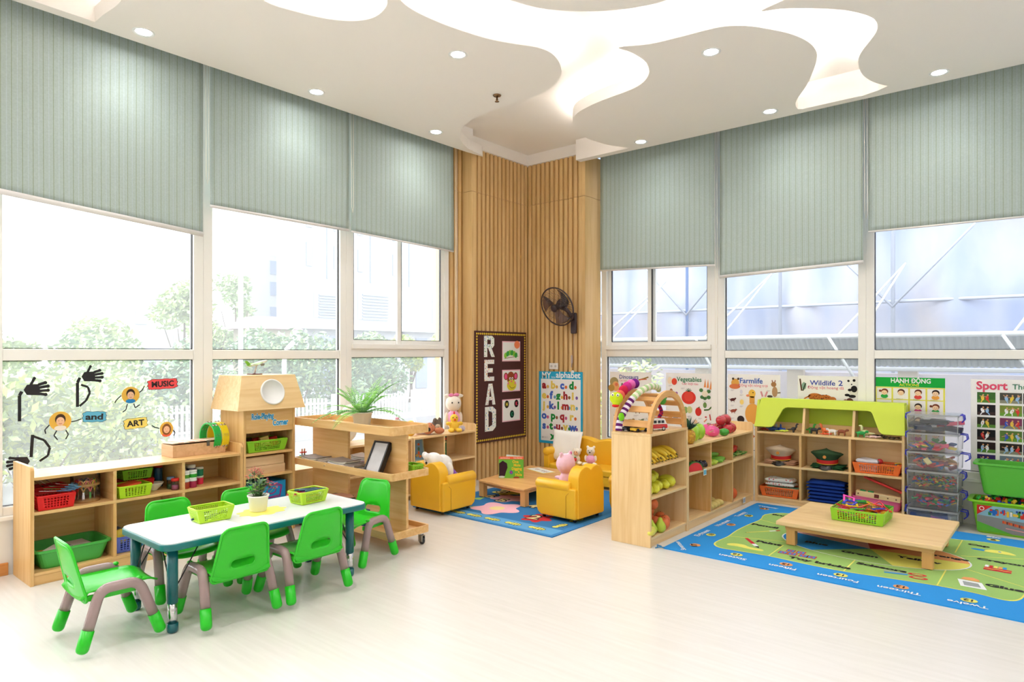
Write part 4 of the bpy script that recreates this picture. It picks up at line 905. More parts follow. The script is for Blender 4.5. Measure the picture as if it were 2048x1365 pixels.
# ================================================================ baskets and small things, left half
def lerp(a, b, t): return tuple(a[i]+(b[i]-a[i])*t for i in range(3))
def perf(mb, A, B, C, Dd, nu, nv, bu, bv, m, hole=.66):
    us = [0, bu]; vs_ = [0, bv]
    for k in range(nu): u0 = bu+(1-2*bu)*k/nu; du = (1-2*bu)/nu; us += [u0+du*(1-hole)/2, u0+du*(1+hole)/2]
    for k in range(nv): v0 = bv+(1-2*bv)*k/nv; dv = (1-2*bv)/nv; vs_ += [v0+dv*(1-hole)/2, v0+dv*(1+hole)/2]
    us = sorted(set(us+[1-bu, 1])); vs_ = sorted(set(vs_+[1-bv, 1]))
    iu = lambda x: any(abs(x-(bu+(1-2*bu)*k/nu+(1-2*bu)/nu*.5)) < (1-2*bu)/nu*hole/2-1e-6 for k in range(nu))
    iv = lambda x: any(abs(x-(bv+(1-2*bv)*k/nv+(1-2*bv)/nv*.5)) < (1-2*bv)/nv*hole/2-1e-6 for k in range(nv))
    V = [lerp(lerp(A, B, u), lerp(Dd, C, u), v) for v in vs_ for u in us]; n = len(us); F = []
    for j in range(len(vs_)-1):
        for i in range(n-1):
            if iu((us[i]+us[i+1])/2) and iv((vs_[j]+vs_[j+1])/2): continue
            k = j*n+i; F.append((k, k+1, k+n+1, k+n))
    mb.add(V, F, m)
lgreen = P_('B4DC22', .4); lgreen2 = P_('8FD12A', .4); redb = P_('DE1A1C', .4); orangeb = P_('F0722C', .45); greenb = P_('46AE48', .4); pinkb = P_('E0618E', .4)
def basket(label, L, Wd, H, m, loc, rz=0, nu=10, nv=5, group=None, tp=.88, name='basket', cat='basket', rim=.005):
    """top L x Wd, floor scaled by tp; origin at the base centre"""
    b = MB(); l, w_ = L/2*tp, Wd/2*tp; l2, w2 = L/2, Wd/2; z0 = .003
    cs = [(-l, -w_, z0), (l, -w_, z0), (l, w_, z0), (-l, w_, z0)]; ct_ = [(-l2, -w2, H), (l2, -w2, H), (l2, w2, H), (-l2, w2, H)]
    b.quad(*cs, m)
    for k in range(4):
        q = (k+1) % 4; long_ = k % 2 == 0; n_ = nu if long_ else max(3, round(nu*Wd/L))
        perf(b, cs[k], cs[q], ct_[q], ct_[k], n_, nv, .12 if long_ else .16, .13, m)
    o = b.build(name, None, loc, (0, 0, rz), solid=.002); tag(o, label, cat, group)
    MB().tube([(x*.998, y*.998, H) for x, y in rrect(-l2, -w2, l2, w2, min(.02, w2*.5), 3)], rim, m, 6, closed=True).build('rim', o)
    return o
def tub(label, L, Wd, H, m, loc, rz=0, name='storage_tub', cat='tub', tp=.88, lip=.012, group=None):
    """solid tapered plastic tub with a rolled lip"""
    n = 5; rings = []
    for k, z, ins in ((tp-.03, .0, 0), (tp, .01, 0), (1, H-.018, 0), (1+lip/L*2, H-.014, 0), (1+lip/L*2, H, 0), (1-.006/L, H, 0), (tp, .014, 0)):
        rings.append([(x*k, y*k, z) for x, y in rrect(-L/2, -Wd/2, L/2, Wd/2, min(L, Wd)*.16, n)])
    vs = [p for r_ in rings for p in r_]; N = len(rings[0]); fs = [tuple(range(N))[::-1]]
    for j in range(len(rings)-1):
        for k in range(N): q = (k+1) % N; fs.append((j*N+k, j*N+q, (j+1)*N+q, (j+1)*N+k))
    fs.append(tuple(range((len(rings)-1)*N, len(rings)*N)))
    b = MB(); b.add(vs, fs, m); o = b.build(name, None, loc, (0, 0, rz), bevel=.002); return tag(o, label, cat, group)
# ---- low shelf, upper left bay: scissors
SZ = .426
basket('front red basket of blue scissors in the left bay of the low shelf', .16, .20, .085, redb, (.285, -4.925, SZ), 0, 6, 4, 'red baskets in the low shelf')
basket('red basket behind the blue scissors basket in the low shelf', .13, .18, .105, redb, (.11, -4.90, SZ), 0, 5, 4, 'red baskets in the low shelf')
def scissors(label, loc, rot, col, group, ln=.16):
    t = thing('scissors', label, 'scissors', loc, 0, group); t.rotation_euler = rot
    b = MB(); b.hexa([(-.001, 0, -.001), (.004, 0, -.001), (.008, -ln*.55, -.001), (.004, -ln*.55, -.001)], [(-.001, 0, .001), (.004, 0, .001), (.008, -ln*.55, .001), (.004, -ln*.55, .001)], chrome)
    b.hexa([(-.004, 0, -.001), (.001, 0, -.001), (-.004, -ln*.55, -.001), (-.008, -ln*.55, -.001)], [(-.004, 0, .001), (.001, 0, .001), (-.004, -ln*.55, .001), (-.008, -ln*.55, .001)], chrome); b.build('blades', t)
    for s_ in (-1, 1):
        h = MB(); h.tube([(s_*.014+.013*math.cos(a), ln*.32+.022*math.sin(a), 0) for a in [2*PI*k/12 for k in range(12)]], .0035, col, 6, closed=True); h.tube([(0, 0, 0), (s_*.010, ln*.18, 0)], .0035, col, 6); h.build('handle', t)
    return t
blu = P_('6FA8D8', .35)
for i in range(4): scissors('light blue handled scissors lying in the front red basket', (.27+.012*i, -4.90+.018*i, SZ+.092+.012*i), (D(-6-3*i), D(10*i-10), D(-8+9*i)), blu, 'blue scissors in the red basket')
for i in range(3): scissors('dark handled scissors standing in the back red basket', (.10+.02*i, -4.93+.03*i, SZ+.105), (D(-40), 0, D(20*i-30)), P_('5A2B22', .4), 'scissors in the back red basket')
cd_ = thing('scissor_caddy', 'clear round caddy with wooden rings holding scissors in the low shelf', 'caddy', (.235, -4.735, SZ))
clr = clearmat('clear_plastic', (.95, .96, .97), .04, .12, .05)
for z in (.0, .098): MB().lathe([(.001, z), (.078, z), (.078, z+.014), (.001, z+.014)], W('honey', 0), 28).build('wooden_ring', cd_)
MB().lathe([(.081, .001), (.081, .172)], clr, 32, caps=False).build('clear_wall', cd_)
for k, c_ in enumerate(('E8402C', 'E8B060', 'F08080', 'E8D040', '30A060', 'F08888', '404858', 'C03060', 'D83030')):
    a = k*.7-1.2; p = (.235+.052*math.cos(a), -4.735+.052*math.sin(a), SZ+.062)
    scissors('craft scissors standing in the clear round caddy', p, (D(90), 0, a+PI/2), P_(c_, .35), 'scissors in the clear caddy', .15)
# middle bay
basket('lime basket at the front of the middle bay of the low shelf', .17, .20, .075, lgreen, (.285, -4.49, SZ), 0, 6, 5, 'lime baskets in the low shelf')
tag(MB().push(ROT(8, 0, 12)).box(-.05, .05, -.07, .06, 0, .012, P_('E85030', .5)).pop().build('orange_booklet', None, (.27, -4.50, SZ+.066)), 'orange booklet in the front lime basket of the low shelf', 'booklet')
basket('red basket under the back lime basket in the low shelf', .14, .19, .075, redb, (.12, -4.40, SZ), 0, 6, 4, 'red baskets in the low shelf')
basket('lime basket stacked on a red basket in the low shelf', .14, .19, .065, lgreen2, (.12, -4.41, SZ+.082), 0, 6, 4, 'lime baskets in the low shelf')
bo = MB(); bo.lathe([(.001, .004), (.024, 0), (.028, .006), (.05, .03), (.062, .048), (.064, .052), (.058, .05), (.045, .03), (.02, .01), (.001, .008)], plain('ceramic', 'EDE8E2', .3), 24, smooth=True)
tag(bo.build('bowl', None, (.22, -4.325, SZ)), 'white bowl between red basket and glass jars in the low shelf', 'bowl')
def jar(name, label, loc, r_, h, body, lid, group=None, lab=None, fill=None, cat='jar'):
    t = thing(name, label, cat, loc, 0, group)
    MB().lathe([(.001, 0), (r_*.96, 0), (r_, .003), (r_, h*.74), (r_*.94, h*.8), (.001, h*.8)], body, 18).build('jar_body', t)
    MB().lathe([(r_*.9, h*.8), (r_*1.04, h*.8), (r_*1.04, h), (r_*.98, h+.002), (.001, h+.002)], lid, 18).build('lid', t)
    if lab:
        for m_, z0, z1 in lab: MB().lathe([(r_*1.012, h*z0), (r_*1.012, h*z1)], m_, 18, caps=False).build('label_band', t)
    if fill: MB().lathe([(.001, .003), (r_*.9, .003), (r_*.9, h*.42), (.001, h*.42)], fill, 14).build('contents', t)
    return t
jar('glass_jar', 'glass jar with red lid and pink contents in the low shelf', (.315, -4.222, SZ), .024, .075, clr, P_('E03028'), fill=P_('C96A98'))
jar('glass_jar', 'glass jar with light blue lid beside the red lidded jar', (.255, -4.225, SZ), .024, .078, clr, P_('7FA8D8'), fill=P_('4C7A50'))
jar('bottle', 'dark blue bottle with red cap at the back of the low shelf', (.10, -4.245, SZ), .028, .165, P_('26507C', .2), P_('C02A24'), cat='bottle')
jar('bottle', 'green capped dark bottle at the back of the low shelf', (.075, -4.31, SZ), .022, .15, P_('2B3A40', .2), P_('1F7A5A'), cat='bottle')
# right bay: paint pots
wh = plain('pot_white', 'F0F0EE', .4)
pots = [(.325, -4.158, 0, 'B03A22', 'brown paint pot at the front left of the paint pots'), (.32, -4.105, 0, 'A8264C', 'maroon paint pot in front of the paint pots'), (.25, -4.085, 0, '3A2FA0', 'violet paint pot behind the maroon one'), (.235, -4.02, 0, 'E82050', 'bright pink paint pot at the right end of the paint pots'),
        (.25, -4.15, 0, '6A2F28', 'dark paint pot behind the brown one')]
for x, y, z, c_, lb in pots: jar('paint_pot', lb, (x, y, SZ), .026, .056, P_(c_, .35), wh, 'paint pots in the low shelf')
for x, y, c_, lb in ((.325, -4.158, '58A030', 'upper green and white paint pot, leftmost of the stacked ones'), (.32, -4.105, '2FA22C', 'upper white paint pot with green label at the front'), (.25, -4.085, 'E8E4EC', 'tallest white and navy pot on the violet one'), (.235, -4.02, '108060', 'upper teal green paint pot on the pink one'), (.25, -4.15, 'E4E0DC', 'upper white pot at the back left')):
    big = c_ == 'E8E4EC'; jar('paint_pot', lb, (x, y, SZ+.0585), .026 if not big else .028, .06 if not big else .085, wh if c_ not in ('108060',) else P_(c_), wh, 'paint pots in the low shelf', lab=[(P_(c_), .2, .6)] if not big else [(P_('26306A'), .5, .76), (P_('B04A40'), .2, .3)])
jar('paint_pot', 'white lidded pot at the very back of the paint pots', (.17, -4.10, SZ), .035, .135, P_('C8B4A8'), wh, 'paint pots in the low shelf')
# lower bays
tub('green tub of papers in the lower left bay of the low shelf', .29, .385, .115, greenb, (.205, -4.825, .073), 0, tp=.86)
def sheet(label, loc, rot, sx_, sy_, hexc, name='paper_sheet', group=None, th=.0008):
    o = MB().box(-sx_/2, sx_/2, -sy_/2, sy_/2, 0, th, card(hexc)).build(name, None, loc, tuple(D(a) for a in rot)); return tag(o, label, 'paper', group)
for i, (x, y, z, rz_, c_, lb) in enumerate(((.26, -4.95, .150, 15, 'E8602C', 'orange sheet in the green tub'), (.27, -4.93, .143, 20, '3F9AD0', 'blue card in the green tub'), (.24, -4.88, .157, 40, 'E9E6E0', 'white torn sheet in the green tub'), (.22, -4.83, .152, -20, 'A89C84', 'brownish printed sheet in the green tub'), (.20, -4.76, .160, 10, 'B9B2AC', 'grey paper pad in the green tub'), (.25, -4.80, .146, 75, '4FA0C8', 'light blue card in the green tub'))):
    sheet(lb, (x, y, z) if i not in (1, 3, 5) else (.215, y, .090), (0, 0, 0) if i in (1, 3, 5) else (6*(i % 3-1), 4, rz_), .13, .10 if i not in (1, 3, 5) else .05, c_, group='papers in the green tub', th=.055 if i in (1, 3, 5) else .004)
pb_ = P_('5C6FD0', .4)
basket('blue patterned basket in the lower middle bay of the low shelf', .16, .12, .10, pb_, (.25, -4.53, .073), 0, 6, 5)
tag(MB().lathe([(.001, -.006), (.045, -.006), (.047, 0), (.045, .006), (.001, .006)], P_('EBD048'), 24).build('yellow_disc', None, (.25, -4.535, .165), (0, D(80), D(-10))), 'yellow round toy standing in the blue basket', 'toy')
tag(MB().box(-.07, .07, -.05, .05, 0, .09, P_('2E9BD6')).build('blue_box', None, (.22, -4.37, .073)), 'light blue box in the lower middle bay behind the table legs', 'box')
tag(MB().box(-.08, .08, -.05, .05, 0, .11, P_('274E9E')).build('navy_box', None, (.12, -4.53, .073)), 'dark blue box behind the blue patterned basket', 'box')
basket('lime basket in the lower right bay behind the tucked in chairs', .16, .24, .10, lgreen2, (.23, -3.98, .073), 0, 7, 4)
# ---- on the low shelf: box, tambourines
wb_ = thing('game_box', 'flat wooden game box with striped lid and metal latch on the low shelf', 'box', (.055, -4.205, .63))
plyw = wood('plywood', 'DDB488', 'CDA074', 0, .5)
MB().box(0, .185, 0, .375, 0, .085, plyw).build('box_body', wb_, bevel=.003)
MB().hexa([(0, 0, .088), (.185, 0, .096), (.185, .375, .096), (0, .375, .088)], [(0, 0, .094), (.185, 0, .102), (.185, .375, .102), (0, .375, .094)], stripes('board_stripes', [(0, 'EADBC4'), (.5, 'D9A98C')], 1, .075)).build('lid', wb_)
MB().box(.185, .19, .235, .255, .06, .1, plain('steel', '6B655C', .35, metal=.8)).build('latch', wb_)
def tambourine(label, c_, y):
    t = thing('tambourine', label, 'tambourine', (.15, y, .63+.1085)); t.rotation_euler = (D(90), 0, D(4))
    n = 40; vs = []; fs = []
    for z in (-.026, .026):
        for r_ in (.108, .097):
            for k in range(n): vs.append((r_*math.cos(2*PI*k/n), r_*math.sin(2*PI*k/n), z))
    for k in range(n):
        q = (k+1) % n
        fs += [(n+k, n+q, q, k), (2*n+k, 2*n+q, 3*n+q, 3*n+k), (k, q, 2*n+q, 2*n+k), (3*n+k, 3*n+q, n+q, n+k)]
    MB().add(vs, fs, P_(c_, .3)).build('hoop', t, bevel=.002)
    for k in range(8):
        a = 2*PI*k/8+.2
        for zz in (-.012, .012):
            j = MB().push(TR(.1045*math.cos(a), .1045*math.sin(a), zz) @ Matrix.Rotation(a, 4, 'Z') @ ROT(0, 90, 0)); 
            for s2 in (-.005, .005): j.push(TR(0, 0, 0) @ ROT(90, 0, 0)); j.lathe([(.001, s2-.001), (.012, s2), (.001, s2+.001)], chrome, 12); j.pop()
            j.pop(); j.build('jingle', t)
    return t
tambourine('green tambourine standing on the low shelf next to the game box', '18B048', -3.90); tambourine('yellow tambourine standing beside the green one on the low shelf', 'F0D820', -3.842)
# ---- house cabinet contents
basket('lime basket of toys on the upper shelf of the house cabinet', .24, .33, .085, lgreen2, (.235, -3.56, .614), 0, 12, 5)
for x, y, c_, rz_, nm_, lb in ((.2, -3.60, 'C02820', 20, 'toy_block', 'dark red toy block in the cabinet basket'), (.25, -3.54, 'F0D070', -15, 'toy_block', 'pale yellow toy block in the cabinet basket'), (.22, -3.46, 'E02C28', 5, 'toy_block', 'bright red flat toy in the cabinet basket'), (.2, -3.66, '704028', 40, 'toy_block', 'brown toy block in the cabinet basket')):
    tag(MB().box(-.045, .045, -.033, .033, -.046, .024, P_(c_)).build(nm_, None, (x, y, .68+.012*(x > .22)), (D(12), D(-8), D(rz_)), bevel=.006), lb, 'toy block', 'toys in the cabinet basket')
for z, dy, lb in ((.447, 0, 'lower plain wooden box in the house cabinet'), (.514, -.008, 'upper plain wooden box stacked in the house cabinet')):
    t = thing('wooden_box', lb, 'box', (.05, -3.735+dy, z), 0, 'wooden boxes stacked in the house cabinet')
    pm = wood('birch', 'EAC9A0', 'DDB88C', 1, .5); MB().box(0, .29, 0, .325, 0, .062, pm).build('box_body', t, bevel=.0015); MB().box(.004, .286, .004, .321, .062, .0655, pm).build('lid', t)
bb = thing('picture_box', 'bright blue box with a purple drawing in the house cabinet', 'box', (.06, -3.70, .248)); MB().box(0, .27, 0, .30, 0, .13, P_('149AE0', .5)).build('box_body', bb)
a_ = MB().push(TR(.271, .15, .062) @ WALLA)
for r_ in (0, .012): a_.line([(-.06+r_, -.05), (.1, -.052+r_), (.12-r_, .03), (.09, .045-r_), (-.01, .05), (-.05+r_, .02), (-.06+r_, -.05)], .006, .001+r_*.05, P_('A8208C'))
a_.disc(.03, .0, .04, .025, .0012, P_('A8208C')); a_.disc(.03, .002, .032, .018, .0018, P_('149AE0')); a_.pop(); a_.build('drawing', bb)
# ---- aeroplane
ap_ = thing('model_aeroplane', 'green and white model aeroplane on a dark red stand on the house roof', 'model aeroplane', (.18, -3.575, 1.19))
MB().prism(smooth_poly([(-.035, -.04), (.03, -.035), (.04, .045), (-.03, .05)], 3), 0, .008, P_('6A2A28', .3)).build('stand_base', ap_)
MB().tube([(0, .0, .006), (.0, .022, .075)], [.009, .005], P_('E4E0DC'), 8).build('stand_arm', ap_)
M_ = TR(0, .03, .086) @ Matrix.Rotation(D(16), 4, 'X'); pw = P_('EEF2EA', .3); pg_ = P_('7CB82C', .3)
b = MB().push(M_); b.ell((0, .0, 0), (.013, .085, .013), pw, 14); b.pop(); fu_ = b.build('fuselage', ap_)
b = MB().push(M_); b.hexa([(-.1, -.045, .006), (.1, -.045, .006), (.012, .025, -.004), (-.012, .025, -.004)], [(-.1, -.035, .008), (.1, -.035, .008), (.012, .04, -.001), (-.012, .04, -.001)], pg_); b.pop(); b.build('wings', ap_)
b = MB().push(M_); b.hexa([(-.002, -.085, .006), (.002, -.085, .006), (.002, -.055, .006), (-.002, -.055, .006)], [(-.002, -.1, .045), (.002, -.1, .045), (.002, -.08, .045), (-.002, -.08, .045)], pg_); b.box(-.035, .035, -.085, -.07, .004, .007, pg_); b.pop(); b.build('tail', ap_)
for s_ in (-1, 1):
    b = MB().push(M_ @ TR(s_*.04, .012, -.014) @ ROT(90)); b.lathe([(.006, -.016), (.009, -.008), (.008, .012), (.001, .012)], P_('8A8478', .3), 12); b.pop(); b.build('engine', ap_)
# ---- activity table things
TZ = .4426
def marker(label, loc, rot, c_, group, ln=.12):
    t = thing('marker', label, 'marker', loc, 0, group); t.rotation_euler = rot
    MB().tube([(-ln/2, 0, 0), (ln*.2, 0, 0)], .0062, P_(c_, .3), 10).build('barrel', t); MB().tube([(ln*.2, 0, 0), (ln/2, 0, 0)], .0068, P_('26282C' if c_ in ('2A4A54', '303438') else c_, .3), 10).build('cap', t)
basket('lime basket of dark markers at the near end of the activity table', .135, .20, .075, lgreen, (1.385, -4.49, TZ+.0006), D(-3), 9, 6, 'lime marker baskets on the activity table', tp=.82)
for k, (dx, dy, dz, a, c_) in enumerate(((-.03, -.04, .055, 100, '2A4A54'), (.0, .02, .045, 70, '303438'), (.03, .0, .05, 95, '2A4A54'), (.01, .05, .056, 30, '303438'))):
    marker('dark marker in the near table basket', (1.385+dx, -4.49+dy, TZ+dz*.55), (0, D(-14), D(a)), c_, 'markers in the near basket')
basket('lime basket heaped with red markers at the far end of the activity table', .14, .20, .075, lgreen, (1.405, -3.90, TZ), D(4), 9, 6, 'lime marker baskets on the activity table', tp=.82)
for k in range(9):
    c_ = ['C8202C', 'C8202C', '2A5A6A', 'C8202C', '8A3A9A', '2A5A6A', 'C8202C', 'B03A2A', '2A5A6A'][k]
    marker('%s marker heaped in the far table basket' % {'C8202C': 'red', '2A5A6A': 'dark teal', '8A3A9A': 'purple', 'B03A2A': 'rusty'}[c_], (1.405-.045+.011*k, -3.90+.012*((k*5) % 7-3), TZ+.058+.009*(k % 3)), (0, D(3*(k % 3-1)), D(86+4*((k*3) % 5-2))), c_, 'markers in the far basket', .145)
for k in range(15): marker('marker packed under the heap in the far table basket', (1.405-.04+.02*(k % 5), -3.90, TZ+.010+.0142*(k//5)), (0, 0, D(91)), ['2A5A6A', 'C8202C', '8A3A9A'][k % 3], 'markers packed low in the far basket', .135)
yp = MB(); yp.prism([((.115+.012*math.cos(9*a))*math.cos(a)*.85, (.135+.012*math.cos(9*a))*math.sin(a)) for a in [2*PI*k/72 for k in range(72)]], 0, .0012, plain('yellow_card', 'F2E56A', .6)); tag(yp.build('scalloped_mat', None, (1.41, -4.205, TZ)), 'yellow scalloped paper mat under the flower pot', 'mat')
sheet('white paper sheet lying under the near marker basket', (1.45, -4.62, TZ), (0, 0, 4), .27, .36, 'F4F6F8', group=None, th=.0005)
fp = thing('flower_pot', 'white pot with red flowering plant on the activity table', 'potted plant', (1.385, -4.215, TZ+.0013))
MB().lathe([(.001, 0), (.042, 0), (.046, .004), (.056, .082), (.060, .084), (.061, .092), (.055, .092), (.050, .078), (.001, .076)], plain('pot_cream', 'EEECE6', .35), 32).build('pot', fp)
MB().lathe([(.001, .079), (.049, .079)], plain('soil', '4A2A20', .95), 24, caps=False).build('soil', fp)
rn = random.Random(3); lf = MB(); stm = MB(); fl = MB(); lgm = [P_('3F7038', .45), P_('587F4A', .45), P_('6E5A50', .5), P_('83B04A', .45)]
def leafq(mb, p, d, ln, wd, m_, rn=rn):
    d = Vector(d).normalized(); s_ = d.cross(Vector((rn.uniform(-.3, .3), rn.uniform(-.3, .3), 1))).normalized()*wd/2; p = Vector(p); up = Vector((0, 0, 1))
    mb.add([tuple(p), tuple(p+d*ln*.35+s_-up*ln*.04), tuple(p+d*ln), tuple(p+d*ln*.35-s_-up*ln*.04), tuple(p+d*ln*.5+up*ln*.08)], [(0, 1, 4), (1, 2, 4), (2, 3, 4), (3, 0, 4)], m_, True)
for k in range(13):
    a = rn.uniform(0, 6.28); q = rn.uniform(.01, .035); h = rn.uniform(.05, .13); top = Vector((q*2.2*math.cos(a), q*2.2*math.sin(a), .078+h)); b0 = Vector((q*.6*math.cos(a), q*.6*math.sin(a), .079))
    stm.tube([tuple(b0), tuple(top)], [.003, .0018], lgm[1], 5)
    for j in range(9):
        p = b0.lerp(top, rn.uniform(.3, 1)); aa = rn.uniform(0, 6.28); leafq(lf, p, (math.cos(aa), math.sin(aa), rn.uniform(-.1, .6)), rn.uniform(.025, .042), rn.uniform(.014, .022), rn.choice(lgm))
for tx_, ty_, tz_, n_ in ((0, -.025, .235, 34), (.0, .005, .22, 26), (.02, .06, .155, 22), (.01, .095, .14, 12), (-.01, -.05, .20, 10)):
    stm.tube([(0, ty_*.2, .08), (tx_*.5, ty_*.6, tz_*.6), (tx_, ty_, tz_-.02)], [.003, .002, .0015], lgm[1], 5)
    for j in range(n_):
        p = (tx_+rn.gauss(0, .012), ty_+rn.gauss(0, .017), tz_+rn.gauss(0, .011)); stm.tube([(tx_, ty_, tz_-.03), p], .0007, lgm[1], 3)
        for q_ in range(4): aa = q_*1.57+rn.random(); leafq(fl, p, (math.cos(aa), math.sin(aa), .3), .0075, .006, P_(rn.choice(['E83848', 'F0606A', 'D8283A']), .5))
lf.build('leaves', fp); stm.build('stems', fp); fl.build('flowers', fp)
# ---- on the cart: fern, jar
fn = thing('potted_fern', 'white pot of green fern on the top tray of the cart', 'potted plant', (.875, -3.09, .811))
MB().lathe([(.001, 0), (.055, 0), (.06, .005), (.074, .088), (.08, .09), (.081, .1), (.074, .1), (.066, .085), (.001, .083)], plain('pot_cream', 'EEECE6'), 32).build('pot', fn)
MB().lathe([(.001, .086), (.065, .086)], plain('soil', '4A2A20'), 24, caps=False).build('soil', fn)
rn = random.Random(11); fr_ = MB(); fg = [P_('6DB53C', .45), P_('87C84E', .45), P_('4F9636', .45)]
fronds = []
for k in range(26):
    a = 2*PI*k/26+rn.uniform(-.15, .15); el = rn.uniform(.25, 1.15); ln = rn.uniform(.25, .40)
    P0 = Vector((.015*math.cos(a), .015*math.sin(a), .088)); pts = []
    for i in range(11):
        u = i/10; r_ = ln*u*math.cos(el*(1-.25*u)); z_ = ln*(math.sin(el)*u*1.15-.55*u*u*math.cos(el)); pts.append(P0+Vector((r_*math.cos(a), r_*math.sin(a), z_)))
    fr_.tube([tuple(p) for p in pts], [.0016]*10+[.0005], fg[2], 4)
    for i in range(1, 22):
        u = i/22*10; j = int(u); p = pts[j].lerp(pts[min(10, j+1)], u-j); t_ = (pts[min(10, j+1)]-pts[j]).normalized(); sd = t_.cross(Vector((0, 0, 1))).normalized(); wd = .045*math.sin(PI*(.12+.85*i/22))+.004
        for s_ in (-1, 1): leafq(fr_, p, sd*s_+t_*.35, wd, .0105, fg[k % 2 if i % 4 else 0], rn)
fr_.build('fronds', fn)
cj = thing('small_jar', 'tiny white jar with red and brown print in front of the fern', 'jar', (.735, -3.24, .811)); MB().cyl(.013, 0, .04, wh, n=16).build('jar_body', cj); MB().lathe([(.0132, .002), (.0132, .012)], P_('6A3A34'), 16, caps=False).build('label_band', cj); MB().lathe([(.0132, .015), (.0132, .03)], P_('D8B8B0'), 16, caps=False).build('label', cj)
# middle tray: counting toy, magazines, frame, basket
MZ = .506
ab = thing('stacking_toy', 'small stacking toy of coloured discs at the left end of the middle tray', 'toy', (.345, -3.255, MZ+.006))
MB().prism(smooth_poly([(-.03, -.035), (.03, -.035), (.03, .035), (-.03, .035)], 3), 0, .006, P_('E8A040')).build('base', ab)
for k, (c_, z_, r_) in enumerate((('8CC63C', .012, .032), ('F0D030', .022, .028), ('30A8B8', .034, .03), ('E04038', .06, .028))): MB().lathe([(.001, z_), (r_, z_), (r_, z_+.006), (.001, z_+.006)], P_(c_), 18).build('disc', ab)
for dy in (-.01, .012): MB().tube([(0, dy, .006), (0, dy, .09)], .006, P_('D8A078'), 8).build('peg', ab)
tag(MB().box(-.05, .05, -.06, .06, 0, .005, P_('D4B8B4')).build('booklet', None, (.35, -3.25, MZ)), 'pale booklet under the stacking toy', 'booklet')
rn = random.Random(5); MC = ['B9AFA6', 'D9C8CB', 'C9A6B4', 'E4DEE0', 'A8A49C', 'E9E3D4', '9A8F88', 'D8CBC0']
k_ = 0
for x, y, n_, rz_, w0, l0, what in ((.50, -3.24, 7, 2, .13, .20, 'pink magazine stack at the left of the middle tray'), (.66, -3.24, 6, -8, .13, .17, 'low magazine stack in the middle of the tray'), (.86, -3.24, 9, 3, .14, .21, 'curling magazine stack before the gap in the cart'), (1.0, -3.25, 6, -5, .11, .14, 'grey notebook stack beside the black frame'), (.90, -3.06, 12, 18, .14, .20, 'tall magazine stack behind the cart panels')):
    for i in range(n_):
        mm = MB(); wv = .002; c_ = card(MC[(i+k_) % 8]); L_ = l0/2; nn = 8; vs = []
        for z in (0, .0058):
            for q in range(nn+1): xx = -L_+2*L_*q/nn; zz = z+.012*(i/n_)*(abs(xx)/L_)**2; vs += [(xx, -w0/2, zz), (xx, w0/2, zz)]
        fs = []; o2 = 2*(nn+1)
        for q in range(nn): a = 2*q; fs += [(a, a+1, a+3, a+2), (o2+a, o2+a+2, o2+a+3, o2+a+1), (a, a+2, o2+a+2, o2+a), (a+1, o2+a+1, o2+a+3, a+3)]
        fs += [(0, o2, o2+1, 1), (2*nn, 2*nn+1, o2+2*nn+1, o2+2*nn)]
        mm.add(vs, fs, c_); tag(mm.build('magazine', None, (x+rn.uniform(-.006, .006), y+rn.uniform(-.003, .003), MZ+.0062*i), (0, 0, D(rz_+rn.uniform(-4, 4)))), 'magazine in the %s' % what, 'magazine', what)
    k_ += 3
pf = thing('framed_picture', 'black picture frame with grey mat leaning in the middle tray', 'picture frame', (1.235, -3.30, MZ)); pf.rotation_euler = (D(-26), 0, D(6))
fw_, fh = .16, .25; f_ = MB()
pf.rotation_euler = (D(-27), 0, D(3))
for x0, x1, z0, z1 in ((-fw_/2, fw_/2, 0, .012), (-fw_/2, fw_/2, fh-.012, fh), (-fw_/2, -fw_/2+.012, 0, fh), (fw_/2-.012, fw_/2, 0, fh)): f_.box(x0, x1, 0, .04, z0, z1, black)
f_.build('frame', pf); MB().box(-fw_/2+.01, fw_/2-.01, .008, .012, .01, fh-.01, plain('frame_print', 'C9C6C8', .4, var=.12, vs=14)).build('picture', pf)
basket('small lime basket at the right end of the middle tray', .13, .10, .06, lgreen2, (1.395, -3.05, MZ), 0, 7, 3)
# bottom tray
BZ = .105
basket('green basket in the bottom tray of the cart', .20, .16, .15, P_('5FC447', .4), (.60, -3.235, BZ), 0, 8, 6)
def gamebox(label, x, y, z, l, w_, h, c_, tcol, txt=None, rz_=0, name='game_box'):
    t = thing(name, label, 'box', (x, y, z), D(rz_)); MB().box(-l/2, l/2, -w_/2, w_/2, 0, h, P_(c_, .45)).build('box_body', t, bevel=.001)
    a_ = MB().push(TR(0, -w_/2-.001, h/2) @ WALLB)
    if txt: a_.text(txt, 0, -h*.22, h*.7, .0006, P_(tcol), .04)
    a_.line([(-l*.42, -h*.36), (l*.42, -h*.36)], h*.1, .0003, P_(tcol)); a_.pop(); a_.build('printed_side', t); return t
gamebox('yellow game box at the bottom of the stack in the bottom tray', .80, -3.235, BZ, .17, .15, .075, 'E8C024', 'D03828'); gamebox('dark blue box with green print beside the yellow game box', .985, -3.235, BZ, .16, .15, .11, '204FA8', '9CCB3A')
gamebox('blue game box with orange print on the yellow one', .81, -3.235, BZ+.0762, .17, .15, .085, '1F6FC0', 'F08050')
